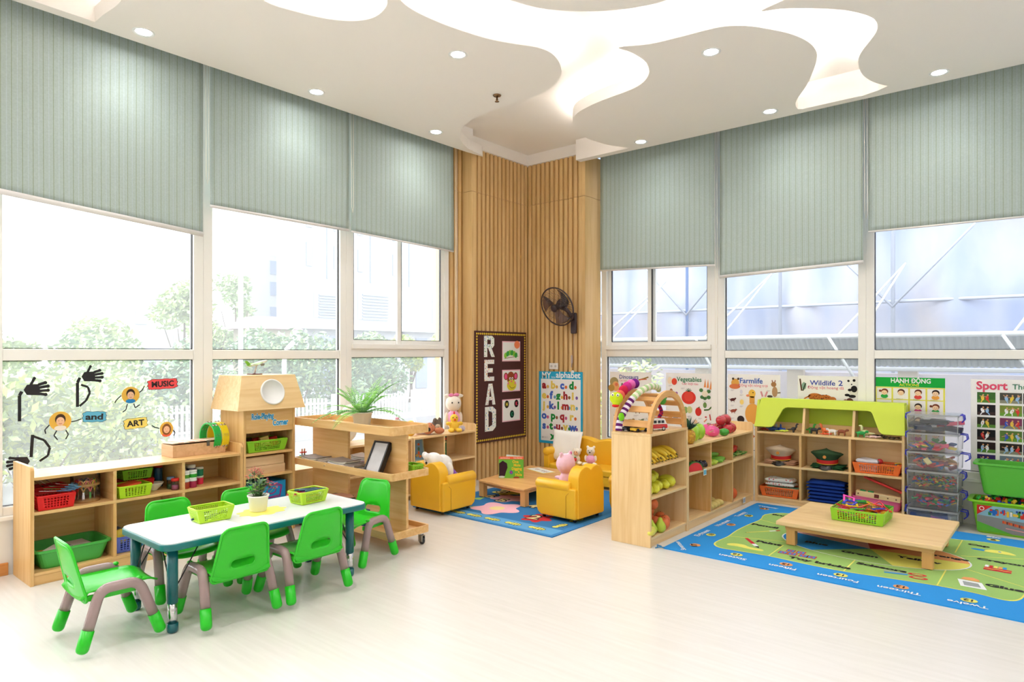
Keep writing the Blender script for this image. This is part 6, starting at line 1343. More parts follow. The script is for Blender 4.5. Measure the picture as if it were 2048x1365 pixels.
facest('round sticker of a boy in a blue shirt with drawn limbs', -4.377, 1.063, .058, '3A2A22', '2A86C8', 0, [[(-.06, 0), (-.09, -.03), (-.10, -.05)], [(.05, .01), (.075, .03), (.09, .06)], [(-.02, -.06), (-.03, -.10), (-.05, -.115)], [(.02, -.06), (.03, -.09), (.06, -.07)]])
facest('round sticker of a child in a white top holding the blue word sign', -4.797, .915, .062, '4A3428', 'EDE8E0', 0, [[(-.06, -.02), (-.085, -.05), (-.08, -.075)], [(.06, -.01), (.09, -.005), (.12, .005)], [(-.02, -.06), (-.035, -.09), (-.015, -.12)], [(.03, -.06), (.045, -.09), (.03, -.12)]])
facest('oval sticker of a girl with long hair holding the yellow word sign', -4.137, .805, .055, '8A5A34', 'E86A4C', 1, [[(-.05, .01), (-.08, .02), (-.10, .035)], [(.045, -.01), (.06, -.03), (.05, -.05)]], .85)
def wordst(t_, label, y0, y1, z0, z1, c_, tilt, sz):
    t = sticker('word_sticker', label); L = MB().push(TR(0, (y0+y1)/2, (z0+z1)/2) @ WALLA @ Matrix.Rotation(D(tilt), 4, 'Z')); w_, h_ = (y1-y0)/2, (z1-z0)/2
    pts = []
    for k in range(48):
        a = 2*PI*k/48; c2, s2 = math.cos(a), math.sin(a); m_ = max(abs(c2), abs(s2)); wb = 1+.04*math.sin(10*a); pts.append((w_*max(-1, min(1, c2*1.25))*wb, h_*max(-1, min(1, s2*1.25))*wb))
    L.poly([(x*1.04, y*1.06) for x, y in pts], .0002, stb); L.poly(pts, .0006, card(c_)); L.text(t_, 0, -sz*.33, sz, .001, stb, .035, fit=w_*1.55); L.pop(); L.build('print', t)
wordst('MUSIC', 'red MUSIC word sticker at the top right of the first window', -4.262, -4.064, 1.098, 1.168, 'F05458', 2, .055)
wordst('and', 'light blue and word sticker on the first window', -4.668, -4.532, .895, .962, '66B8DC', -3, .055)
wordst('ART', 'yellow ART word sticker on the first window', -4.418, -4.27, .83, .90, 'F4E078', 3, .055)
# ================================================================ right half: fruit, posters, cubbies, boxes
yb = P_('F2CF3A', .45); ybt = P_('7A6A28', .6)
def banana(label, loc, rot, group, s_=1):
    t = thing('banana', label, 'banana', loc, 0, group); t.rotation_euler = rot; t.scale = (s_,)*3
    P = []; R = []
    for i in range(11): u = i/10; a = D(-38+76*u); P.append((.135*math.sin(a), 0, .135*(math.cos(a)-1)+.03)); R.append(.018*max(.25, math.sin(PI*(.10+.8*u))**.6))
    MB().tube(P, R, yb, 8).build('peel', t); MB().tube([P[-1], (P[-1][0]+.014, 0, P[-1][2]-.012)], [.0055, .005], ybt, 6).build('stem', t); MB().tube([P[0], (P[0][0]-.005, 0, P[0][2]-.004)], [.006, .004], ybt, 6).build('tip', t)
    return t
bz = .564
ba = banana('banana in the lower row on the top shelf of the arched unit', (2.61, -2.005, bz+.004), (0, 0, D(4)), 'lower row of bananas'); BK = kids(ba)
for k in range(1, 10): dup(ba, (2.61+.006*(k % 3), -2.005+.05*k, bz+.004), kmap=BK, rot=(D(4*(k % 3-1)), 0, D(4-5*(k % 3))))
b2 = dup(ba, (2.60, -1.98, bz+.036), kmap=BK, label='banana in the upper row on the top shelf of the arched unit', group='upper row of bananas', rot=(0, D(2), D(12)), scale=1.12)
for k in range(1, 6): dup(b2, (2.60+.012*(k % 2), -1.98+.075*k, bz+.036+.003*(k % 2)), kmap=BK, rot=(D(5*(k % 2)), D(2), D(14-4*(k % 3))))
def lobed(name, label, loc, rot, r_, ln, m_, group, n=5, amp=.14, cat='fruit', stem=None):
    t = thing(name, label, cat, loc, 0, group); t.rotation_euler = rot; vs = []; fs = []; K = 40; H_ = 14
    for i in range(H_+1):
        th = PI*i/H_
        for k in range(K): a = 2*PI*k/K; q = r_*math.sin(th)**.8*(1-amp*(.5-.5*math.cos(n*a))**2); vs.append((q*math.cos(a), -ln*math.cos(th), q*math.sin(a)))
    for i in range(H_):
        for k in range(K): q = (k+1) % K; fs.append((i*K+k, (i+1)*K+k, (i+1)*K+q, i*K+q))
    MB().add(vs, fs, m_, True).build('skin', t)
    if stem: MB().tube([(0, ln*.97, 0), (0, ln*1.12, .004)], .003, stem, 5).build('stem', t)
    return t
sfm = plain('starfruit', 'DCDB3E', .35, var=.08, vs=20)
for i, (x, y, z, a, r_) in enumerate(((2.66, -1.99, .040, 80, .044), (2.68, -1.90, .036, 60, .038), (2.64, -1.80, .040, 75, .042), (2.67, -1.71, .036, 50, .036), (2.64, -1.62, .044, 80, .048), (2.62, -1.86, .098, 70, .042), (2.58, -1.73, .094, 60, .04))):
    lobed('star_fruit', ['leftmost ribbed yellow green star fruit on the middle shelf', 'small ribbed star fruit at the front of the middle shelf', 'ribbed star fruit in the centre of the middle shelf', 'small ribbed star fruit right of centre on the middle shelf', 'largest ribbed star fruit at the right of the middle shelf', 'star fruit lying on top of the middle shelf pile', 'star fruit on top at the back of the middle shelf pile'][i], (x, y, .348+z), (0, D(20*i), D(a)), r_, r_*1.55, sfm, 'star fruits on the middle shelf', stem=ybt)
def fruit(name, label, loc, r_, m_, group=None, sq=(1, 1, 1), dimple=.18, cat='fruit', stem=ybt, rot=(0, 0, 0), leaf=None):
    t = thing(name, label, cat, loc, 0, group); t.rotation_euler = rot; vs = []; fs = []; K, H_ = 20, 14
    for i in range(H_+1):
        th = PI*i/H_; q = r_*math.sin(th); z = r_*math.cos(th)-(r_*dimple*math.exp(-(math.sin(th)*2.6)**2) if th < PI/2 else -r_*dimple*.6*math.exp(-(math.sin(th)*3)**2))
        for k in range(K): a = 2*PI*k/K; vs.append((q*math.cos(a)*sq[0], q*math.sin(a)*sq[1], z*sq[2]))
    for i in range(H_):
        for k in range(K): q = (k+1) % K; fs.append((i*K+k, (i+1)*K+k, (i+1)*K+q, i*K+q))
    MB().add(vs, fs, m_, True).build('skin', t)
    if stem: MB().tube([(0, 0, r_*sq[2]*(1-dimple)-.001), (.002, 0, r_*sq[2]*1.08)], .0022, stem, 5).build('stem', t)
    return t
orm = plain('orange_peel', 'E8773F', .45, var=.06, vs=14, bump=.15, bs=160); og = 'oranges on the bottom shelf of the arched unit'
f0 = fruit('orange', 'orange in the pile on the bottom shelf of the arched unit', (2.54, -1.98, .068+.042), .042, orm, og, dimple=.05); K0 = kids(f0)
for x, y, z in ((2.54, -1.89, 0), (2.54, -1.80, 0), (2.54, -1.71, 0), (2.62, -1.86, 0), (2.62, -1.77, 0), (2.66, -1.69, 0), (2.59, -1.62, 0), (2.70, -1.775, 0), (2.57, -1.93, .07), (2.57, -1.84, .07), (2.56, -1.75, .07), (2.62, -1.80, .135), (2.64, -1.93, .066)): dup(f0, (x, y, .110+z), kmap=K0)
pem = plain('pear_skin', 'B8CC3C', .4, var=.08, vs=12)
def pear(label, loc, rot):
    t = thing('pear', label, 'pear', loc, 0, 'pears before the oranges'); t.rotation_euler = rot
    MB().lathe([(.001, 0), (.02, .001), (.036, .018), (.04, .038), (.032, .06), (.02, .08), (.014, .098), (.006, .106), (.001, .106)], pem, 20).build('skin', t); MB().tube([(0, 0, .104), (.004, 0, .122)], .0022, ybt, 5).build('stem', t)
pear('upright green pear left of the other upright pear', (2.70, -1.955, .0685), (0, D(-6), 0)); pear('upright green pear in front of the oranges at the right', (2.72, -1.865, .0685), (0, D(-3), 0))
pt_ = thing('papaya', 'yellow green papaya lying at the front left of the bottom shelf', 'fruit', (2.715, -2.0, .0685+.032)); pt_.rotation_euler = (D(90), 0, D(20)); MB().lathe([(.001, -.075), (.018, -.07), (.03, -.04), (.033, 0), (.026, .04), (.014, .07), (.001, .078)], plain('papaya_skin', 'E0D85A', .4, var=.1, vs=10), 20).build('skin', pt_)
# on the cubby shelf
CZ = .647
pn = thing('pineapple', 'toy pineapple with dark green crown next to the arched unit', 'pineapple', (2.69, -1.345, CZ))
m, nt, b = newmat('pineapple_skin'); t = nd(nt, 'ShaderNodeTexCoord'); v = nd(nt, 'ShaderNodeTexVoronoi'); v.inputs['Scale'].default_value = 62; nt.links.new(t.outputs['Object'], v.inputs['Vector']); r = nd(nt, 'ShaderNodeValToRGB'); r.color_ramp.elements[0].color = lin('F4CE3C'); r.color_ramp.elements[1].position = .6; r.color_ramp.elements[1].color = lin('C08A24'); nt.links.new(v.outputs['Distance'], r.inputs[0]); nt.links.new(r.outputs[0], b.inputs['Base Color']); bp = nd(nt, 'ShaderNodeBump'); bp.invert = True; bp.inputs['Strength'].default_value = .8; bp.inputs['Distance'].default_value = .006; nt.links.new(v.outputs['Distance'], bp.inputs['Height']); nt.links.new(bp.outputs[0], b.inputs['Normal'])
MB().lathe([(.001, 0), (.034, .002), (.05, .025), (.054, .055), (.05, .085), (.036, .108), (.001, .115)], m, 26).build('body', pn)
rn = random.Random(9); cr_ = MB()
for k in range(46):
    a = rn.uniform(0, 6.28); el = rn.uniform(.5, 1.5); ln = rn.uniform(.06, .125); d = Vector((math.cos(a)*math.cos(el), math.sin(a)*math.cos(el), math.sin(el))); leafq(cr_, (0, 0, .105), d, ln, .013, P_(rn.choice(['2E5A4A', '3C6A58', '27483E']), .5), rn)
cr_.build('crown', pn)
fruit('dark_green_fruit', 'lime green toy fruit half hidden behind the pineapple crown', (2.50, -1.36, CZ+.05), .05, P_('86B82E', .35), None, (1, 1, 1))
gu_ = plain('guava_skin', '9CCB2C', .22, var=.06, vs=10, coat=.3)
fruit('guava', 'left of the two large shiny green fruits beside the pineapple', (2.66, -1.20, CZ+.068), .055, gu_, None, (1, 1, 1.27), .1); fruit('guava', 'right of the two large shiny green fruits, before the dragon fruit', (2.64, -1.055, CZ+.068), .055, gu_, None, (1, 1.02, 1.27), .1)
drm = plain('dragon_skin', 'E0508E', .4, var=.2, vs=18)
def dragon(label, loc, rz):
    t = thing('dragon_fruit', label, 'fruit', loc, D(rz)); MB().ell((0, 0, 0), (.06, .046, .046), drm, 20).build('skin', t); s_ = MB(); rn = random.Random(4)
    for k in range(22):
        a = rn.uniform(0, 6.28); u = rn.uniform(-.9, .9); p = (.058*u, .046*math.sqrt(1-u*u)*math.cos(a), .046*math.sqrt(1-u*u)*math.sin(a)); leafq(s_, p, (.9, p[1]*14, p[2]*14), .032, .014, P_('C4D870' if k % 2 else 'EE9CC0', .4), rn)
    s_.build('scales', t)
dragon('pink dragon fruit with green scales at the front of the cubby top', (2.65, -.80, CZ+.047), 30); dragon('second pink dragon fruit behind the front one', (2.56, -.70, CZ+.047), -15)
fruit('mango', 'dark green shiny mango between dragon fruit and apples', (2.70, -.675, CZ+.032), .034, P_('3E9A2E', .25), None, (1.4, 1, .95), .05, rot=(0, 0, D(60)))
apm = plain('apple_skin', 'B81E2C', .2, var=.25, vs=14, coat=.4); ag = 'red apples on the cubby top'
A_ = ((2.665, -.50, 0, 'front left red apple of the heap on the cubby top'), (2.655, -.405, 0, 'red apple right behind the front left one'), (2.60, -.31, 0, 'rightmost red apple in the bottom layer of the heap'), (2.56, -.57, 0, 'red apple partly hidden behind the dragon fruit'), (2.55, -.475, 0, 'red apple in the back row of the heap'), (2.54, -.38, 0, 'hidden back right red apple of the heap'),
      (2.61, -.525, .072, 'left apple in the upper layer of the heap'), (2.615, -.425, .074, 'big dark red apple in the middle of the upper layer'), (2.575, -.345, .072, 'right apple in the upper layer of the heap'))
f1 = None
for x, y, z, lb in A_:
    if f1 is None: f1 = fruit('apple', lb, (x, y, CZ+.043+z), .045, apm, ag, (1, 1, .95), .22); K1 = kids(f1)
    else: dup(f1, (x, y, CZ+.043+z), kmap=K1, label=lb, rot=(D(20*math.sin(x*90)), D(25*math.cos(y*70)), y*50))
# cubbies
mz = .4315
fruit('melon', 'yellow melon behind the grapes in the first cubby', (2.60, -1.30, mz+.055), .056, plain('melon_skin', 'E0A83A', .4, var=.15, vs=9), None, (1, 1.3, 1), .04)
wm = thing('watermelon_slice', 'red watermelon slice with green rind in the first cubby', 'fruit', (2.715, -1.31, mz)); P = [(0, 0)]+[(.10*math.cos(D(a)), .10*math.sin(D(a))) for a in range(0, 91, 9)]
P = [(.10*math.cos(D(a)), .075*math.sin(D(a))) for a in range(0, 181, 12)]
MB().push(TR(0, 0, .0) @ Matrix.Rotation(D(75), 4, 'Z') @ ROT(90, 0, 0)).prism([(x*.88, y*.88+.001) for x, y in P], -.016, .016, P_('D8343C', .4)).pop().build('flesh', wm)
MB().push(Matrix.Rotation(D(75), 4, 'Z') @ ROT(90, 0, 0)).prism([(x, y) for x, y in P]+[(x*.9, y*.9) for x, y in P[::-1]], -.0155, .0155, P_('3E7A36', .4)).pop().build('rind', wm)
gr = thing('grape_bunch', 'bunch of dark blue grapes at the front of the first cubby', 'fruit', (2.69, -1.12, mz)); rn = random.Random(6); gm_ = plain('grape_skin', '2A2438', .25, coat=.2)
g0 = None
for k in range(34):
    u = k/33; p = (rn.uniform(-.045, .045)*(1-.5*u), -.07+.15*u, .013+rn.uniform(0, .052)*(1-.6*u)); o = MB().ell((0, 0, 0), .0135, gm_, 10).build('grape', gr, loc=p) if g0 is None else g0.copy()
    if g0 is None: g0 = o
    else: o.location = p; COL.objects.link(o); o.parent = gr
cm = plain('cucumber_skin', '6EA82C', .35, var=.2, vs=16)
def cuke(label, x, y, z, a, r_=.02, ln=.085, c_=None):
    t = thing('cucumber', label, 'vegetable', (x, y, mz+z), 0, 'cucumbers in the second cubby'); t.rotation_euler = (0, D(90), D(a)); MB().lathe([(.001, -ln), (r_*.6, -ln*.93), (r_, -ln*.6), (r_*1.05, 0), (r_*.95, ln*.6), (r_*.55, ln*.93), (.001, ln)], c_ or cm, 16).build('skin', t); MB().tube([(0, 0, ln*.97), (0, 0, ln*1.1)], .0025, ybt, 5).build('stem', t)
pg2 = plain('cucumber_pale', 'B4CC3C', .4, var=.15, vs=12)
for k, (x, y, z, a, pal) in enumerate(((2.66, -1.0, .021, 10, 1), (2.67, -.945, .021, 5, 1), (2.66, -.89, .021, -4, 1), (2.67, -.83, .021, 12, 0), (2.66, -.775, .021, 30, 0), (2.65, -.72, .021, 48, 0), (2.62, -.97, .062, 8, 1), (2.62, -.80, .060, 62, 0))):
    cuke(['pale cucumber at the left edge of the second cubby', 'second pale cucumber in the second cubby', 'third pale cucumber in the second cubby', 'middle green cucumber in the second cubby', 'green cucumber lying aslant in the second cubby', 'rightmost green cucumber in the bottom row of the second cubby', 'pale cucumber on top at the left of the second cubby', 'long dark cucumber on top of the second cubby pile'][k], x, y, z, a, c_=pg2 if pal else None, ln=.08 if k != 7 else .10)
rdp = plain('chilli_red', 'C8201E', .25, coat=.3)
for k, (x, y, z, a) in enumerate(((2.64, -.50, .05, 70), (2.66, -.42, .055, 85), (2.65, -.33, .06, 100), (2.62, -.26, .06, 80), (2.60, -.46, .075, 60))):
    t = thing('red_pepper', ['left red pepper on the green bunch in the third cubby', 'second red pepper in the third cubby', 'middle red pepper in the third cubby', 'right red pepper in the third cubby', 'red pepper at the back of the third cubby'][k], 'vegetable', (x, y, mz+z), 0, 'red peppers in the third cubby'); t.rotation_euler = (0, D(90), D(a)); MB().lathe([(.001, -.05), (.02, -.042), (.027, -.015), (.025, .02), (.014, .05), (.001, .06)], rdp, 14).build('skin', t); MB().tube([(0, 0, -.048), (0, 0, -.065)], .004, P_('8ABF4A'), 6).build('stem', t)
for k, (x, y) in enumerate(((2.66, -.50), (2.66, -.36), (2.66, -.225))):
    t = thing('green_bunch', ['left bunch of green beans in the third cubby', 'middle bunch of green beans in the third cubby', 'right bunch of green beans in the third cubby'][k], 'vegetable', (x, y, mz), 0); s_ = MB(); rn = random.Random(k)
    for q in range(14): yy = rn.uniform(-.05, .05); s_.tube([(rn.uniform(-.05, .05), -.055, .006+rn.uniform(0, .022)), (rn.uniform(-.05, .05), .0, .006+rn.uniform(0, .022)), (rn.uniform(-.05, .05), .055, .006+rn.uniform(0, .022))], .005, P_(['3E8A34', '7FB04A', 'A8B86A'][q % 3], .5), 6)
    s_.build('beans', t)
lz = .0685; pm2 = plain('potato_skin', 'D9C070', .5, var=.08, vs=12); PG = 'potatoes in the lower middle cubby'
PL = ((2.70, -.99, 0, 'front left potato in the lower middle cubby'), (2.70, -.925, 0, 'second potato of the front row'), (2.70, -.86, 0, 'third potato of the front row'), (2.70, -.795, 0, 'fourth potato of the front row'), (2.62, -.955, 0, 'left potato of the second row'), (2.62, -.87, 0, 'middle potato of the second row'), (2.62, -.76, 0, 'right potato of the second row'), (2.66, -.96, .052, 'upper left potato of the pile'), (2.63, -.885, .052, 'topmost long potato at the back of the pile'))
f2 = None
for x, y, z, lb in PL:
    if f2 is None: f2 = fruit('potato', lb, (x, y, lz+.029+z), .03, pm2, PG, (1.55, 1, .95), .0, cat='potato', stem=None); K2 = kids(f2)
    else: dup(f2, (x, y, lz+.029+z), kmap=K2, label=lb, rot=(0, 0, D(15*math.sin(y*60))))
lobed('pumpkin', 'small orange pumpkin in the lower right cubby', (2.67, -.46, lz+.05), (D(90), 0, 0), .06, .05, plain('pumpkin_skin', 'E2642C', .45), None, 10, .14, 'pumpkin', ybt)
fruit('green_gourd', 'dark green gourd behind the pumpkin', (2.58, -.50, lz+.105), .045, P_('1E7A4A', .3), None, (1, 1, 1.1))
fruit('melon', 'dark green round melon under the gourd at the back of the lower right cubby', (2.55, -.50, lz+.03), .031, P_('2A5A34', .4), None, (1.2, 1.2, 1)); fruit('tomato', 'dark red tomato right of the pumpkin', (2.62, -.365, lz+.03), .033, P_('7A2418', .35), None, (1, 1, .9))
# inside the arch
AZ = .7905
vn = thing('toy_van', 'red and white toy camper van under the wooden arch', 'toy car', (2.66, -1.835, AZ), D(62)); red = P_('C81A22', .2, coat=.5)
b = MB(); b.prism([(-.085, .016), (.085, .016), (.088, .03), (.085, .05), (-.085, .05), (-.088, .03)], -.032, .032, red); o = MB(); o.push(ROT(90)).prism([(-.085, .016), (.083, .016), (.088, .03), (.084, .048), (-.085, .048)], -.032, .032, red).pop().build('lower_body', vn, bevel=.004, seg=3)
MB().push(ROT(90)).prism([(-.083, .048), (.082, .048), (.066, .082), (.055, .088), (-.072, .088), (-.08, .08)], -.030, .030, P_('F2EEE8', .2)).pop().build('upper_body', vn, bevel=.004, seg=3)
L = MB()
for s_ in (-1, 1):
    for x in (-.055, -.02, .015, .045): L.box(x-.012, x+.012, min(s_*.0298, s_*.0312), max(s_*.0298, s_*.0312), .056, .076, P_('2A3038', .1))
L.hexa([(.0795, -.024, .052), (.0815, -.024, .052), (.0815, .024, .052), (.0795, .024, .052)], [(.066, -.022, .080), (.069, -.022, .080), (.069, .022, .080), (.066, .022, .080)], P_('2A3038', .1)); L.build('window', vn)
MB().box(-.092, .094, -.034, .034, .012, .018, P_('EDEAE4', .3)).build('bumper', vn)
for x in (-.052, .052):
    for s_ in (-1, 1): w_ = MB().push(TR(x, s_*.028, .015) @ ROT(90)); w_.lathe([(.001, -.006), (.015, -.006), (.015, .006), (.001, .006)], black, 14); w_.lathe([(.001, -.0068), (.009, -.0068), (.009, .0068), (.001, .0068)], chrome, 12); w_.pop(); w_.build('wheel', vn)
for s_ in (-1, 1): MB().ell((.086, s_*.02, .035), (.003, .006, .006), P_('F6F4E8', .1), 8).build('headlight', vn)
def toycar(label, loc, rz, c1, c2, s_=1):
    t = thing('toy_car', label, 'toy car', loc, D(rz)); t.scale = (s_,)*3
    MB().push(ROT(90)).prism([(-.06, .01), (.06, .01), (.062, .022), (.035, .028), (-.058, .028)], -.026, .026, P_(c1, .25)).pop().build('body', t, bevel=.003); MB().push(ROT(90)).prism([(-.035, .028), (.025, .028), (.01, .045), (-.025, .045)], -.021, .021, P_(c2, .2)).pop().build('cabin', t, bevel=.002)
    for x in (-.036, .036):
        for q in (-1, 1): MB().push(TR(x, q*.024, .012) @ ROT(90)).lathe([(.001, -.005), (.012, -.005), (.012, .005), (.001, .005)], black, 12).pop().build('wheel', t)
toycar('yellow and black toy car at the end of the arch', (2.60, -1.965, AZ), 75, 'E0B41E', '1E1C20', 1.1); toycar('black toy vehicle at the far end behind the yellow car', (2.52, -1.96, AZ), 80, '26242A', '3A3A40', 1.1); toycar('small dark red toy car behind the camper van', (2.60, -1.66, AZ), 50, 'A01A24', '5A1A24', .8)
# draped snakes
def soft_snake(name, label, pts, R, mat_fn, extra=()):
    t = thing(name, label, 'soft toy', (0, 0, 0)); P = [Vector(p) for p in pts]; Q = []
    for i in range(len(P)-1):
        p0, p1, p2, p3 = P[max(i-1, 0)], P[i], P[i+1], P[min(i+2, len(P)-1)]
        for q in range(8): u = q/8; Q.append(.5*((2*p1)+(p2-p0)*u+(2*p0-5*p1+4*p2-p3)*u*u+(3*p1-p0-3*p2+p3)*u**3))
    Q.append(P[-1]); b = MB(); n = len(Q)
    for i in range(n-1): b.tube([tuple(Q[i]), tuple(Q[i+1])], R(i/(n-1)), mat_fn(i, n), 14)
    b.build('body', t); return t
pur_, lil, grn_, crm = fur('sock_purple', '6A2A6E'), fur('sock_white', 'F0E4F2'), fur('sock_green', 'B8D89A'), fur('sock_cream', 'F2EEDC')
arc = lambda a, x, k=.318: (x, cy_-k*math.cos(D(a)), .79+k*math.sin(D(a)))
sn = soft_snake('toy_snake', 'striped toy snake draped over the arch, purple then green bands, lime head', [(2.52, -2.112, .805), arc(14, 2.52, .335), arc(28, 2.53), arc(42, 2.55), arc(56, 2.57), arc(72, 2.59), arc(90, 2.60), arc(105, 2.60), arc(116, 2.58)], lambda u: .024 if u < .9 else .02, lambda i, n: ((pur_ if i % 4 < 2 else lil) if i < n*.42 else (grn_ if i % 4 < 2 else crm)))
MB().ell((2.55, -2.125, .905), (.02, .025, .03), fur('felt_lime', '7ACB2A'), 12).build('foot', sn)
hd = thing('toy_snake', 'toy snake head in lime green with red mouth looking over the arch end', 'soft toy', (2.47, -2.06, 1.03))
MB().ell((0, 0, 0), (.05, .045, .045), fur('lime_plush', 'C4D82C'), 16).ell((.01, -.02, -.03), (.03, .03, .03), fur('lime_plush', 'C4D82C'), 14).build('head', hd, remesh=.005)
MB().ell((.012, -.03, -.052), (.026, .026, .012), fur('felt_red', 'D8322C'), 12).build('mouth', hd)
for dx in (-.018, .024): MB().ell((dx+.01, -.036, .025), .011, P_('F8F8F8', .3), 10).build('eye', hd); MB().ell((dx+.014, -.046, .025), .005, eyem, 8).build('pupil', hd)
cols_ = [fur('knit_salmon', 'E86A5A'), fur('knit_red', 'C82A4A'), fur('knit_magenta', 'C8388A'), fur('knit_pink', 'E070B4'), fur('knit_purple', '7A2A8A')]
ca = thing('toy_caterpillar', 'segmented red pink and purple plush caterpillar on top of the arch', 'soft toy', (0, 0, 0))
for k in range(5): a = 50+10*k; MB().ell(arc(a, 2.455, .335), (.036, .036, .038), cols_[k], 16).build('segment', ca)
soft_snake('toy_snake', 'small striped toy snake hanging inside the right side of the arch', [(2.56, -1.66, .985), (2.57, -1.60, .95), (2.575, -1.575, .90), (2.57, -1.60, .86), (2.565, -1.56, .80)], lambda u: .014, lambda i, n: pur_ if i % 4 < 2 else cols_[1])
gl_ = tag(MB().ell((0, 0, 0), (.03, .03, .035), P_('4EA83A', .6), 12).ell((.0, .04, .02), (.018, .02, .018), P_('5ACB2A', .6), 10).build('felt_ornament', None, (2.62, -1.645, 1.0), remesh=.004), 'green felt toy hanging inside the top of the arch', 'soft toy')

# ---- green-roofed unit contents
def GW(x, y, z): c_, s_ = math.cos(D(2.5)), math.sin(D(2.5)); return (2.757+x*c_-y*s_, -.105+x*s_+y*c_, z)
DZ, UZ, LZ = .6435, .3465, .0535
def critter(name, label, x, y, c_, s_=1, rz=0, kind='quad', cat='toy animal'):
    m_ = P_(c_, .4)
    if kind == 'quad': bl = [((0, 0, .032), (.032, .014, .014)), ((.038, 0, .042), (.013, .009, .010)), ((-.034, 0, .036), (.006, .004, .004))]+[((sx_*.02, sy_*.008, .014), (.005, .005, .017)) for sx_ in (-1, 1) for sy_ in (-1, 1)]
    elif kind == 'shark': bl = [((0, 0, .016), (.042, .016, .015)), ((-.0, 0, .04), (.010, .003, .022)), ((-.045, 0, .018), (.008, .003, .016)), ((.012, .02, .01), (.012, .016, .004)), ((.012, -.02, .01), (.012, .016, .004))]
    elif kind == 'liz': bl = [((0, 0, .012), (.035, .011, .009)), ((.04, 0, .014), (.013, .009, .007)), ((-.05, 0, .008), (.026, .005, .005))]+[((sx_*.018, sy_*.016, .006), (.006, .012, .005)) for sx_ in (-1, 1) for sy_ in (-1, 1)]
    elif kind == 'dino': bl = [((0, 0, .035), (.026, .014, .018)), ((.025, 0, .06), (.010, .008, .02)), ((.034, 0, .078), (.014, .008, .008)), ((-.036, 0, .030), (.028, .006, .007)), ((.006, .008, .013), (.007, .006, .016)), ((-.008, -.008, .013), (.007, .006, .016))]
    t = thing(name, label, cat, GW(x, y, DZ+.002), D(rz+2.5)); b = MB()
    for c2, r2 in bl: b.ell(c2, r2, m_, 10)
    b.build('body', t, remesh=.0022); t.scale = (s_,)*3
    MB().ell(((.046 if kind == 'quad' else .04), .007, .045 if kind == 'quad' else .02), .002, eyem, 6).build('eye', t)
    return t
critter('toy_car', 'flat red and navy toy at the left end of the green-roofed deck', .075, .07, 'A82A26', 1.2, 0, 'liz', 'toy'); critter('toy_whale', 'blue toy whale near the left end of the deck', .135, .08, '2A4E8A', 1.1, 20, 'shark'); critter('toy_shark', 'bright blue toy shark with upright fin on the deck', .20, .10, '1E4FC0', 1.1, 150, 'shark'); critter('toy_fish', 'grey blue toy fish behind the blue whale', .15, .14, '9AA8C0', 1, 10, 'shark')
critter('toy_lizard', 'pale lime toy lizard at the front left of the deck', .235, .045, 'D8F04A', .95, 5, 'liz'); critter('toy_dinosaur', 'dark grey long tailed toy dinosaur left of the first divider', .325, .05, '2A2A30', .95, 35, 'dino'); critter('toy_dinosaur', 'green toy dinosaur in the middle section behind the panther', .46, .09, '3EA83A', 1.0, 0, 'dino'); critter('toy_panther', 'black toy panther in the middle section', .495, .055, '26282C', 1.15, 0, 'quad')
critter('toy_giraffe', 'orange toy giraffe standing in the middle section', .575, .07, 'E87038', 1.1, 160, 'dino'); critter('toy_crab', 'orange red toy crab beside the giraffe', .60, .045, 'E8502A', .8, 0, 'liz'); critter('toy_zebra', 'white toy zebra in the middle section', .645, .05, 'EDEAE4', 1.15, 170, 'quad'); critter('toy_bull', 'brown toy bull at the right of the middle section', .715, .06, '8A4426', 1.15, 0, 'quad')
critter('toy_dinosaur', 'pale yellow toy dinosaur in the right section', .90, .06, 'D8DCA0', 1.2, 170, 'dino'); critter('toy_turtle', 'shiny green toy turtle at the front of the right section', .868, .04, '1EA04A', 1.15, 10, 'quad'); critter('toy_lizard', 'pale pink toy lizard lying in the right section', .965, .035, 'E8C4C0', 1.1, -10, 'liz'); critter('toy_spider', 'dark brown toy spider at the back of the right section', .97, .10, '2E2420', 1.2, 30, 'liz')
rn = random.Random(12); s_ = MB()
for k in range(34): s_.ell((rn.uniform(-.06, .06), rn.uniform(-.03, .03), .007+rn.uniform(0, .012)), (rn.uniform(.006, .014), .006, .006), P_(rn.choice(['6A4A2E', '4A3A2A', '8A6A48', '2E2A26']), .5), 7)
tag(s_.build('toy_insects', None, GW(1.085, .055, DZ+.0005)), 'heap of small brown toy creatures at the right end of the deck', 'toys', kind='stuff')
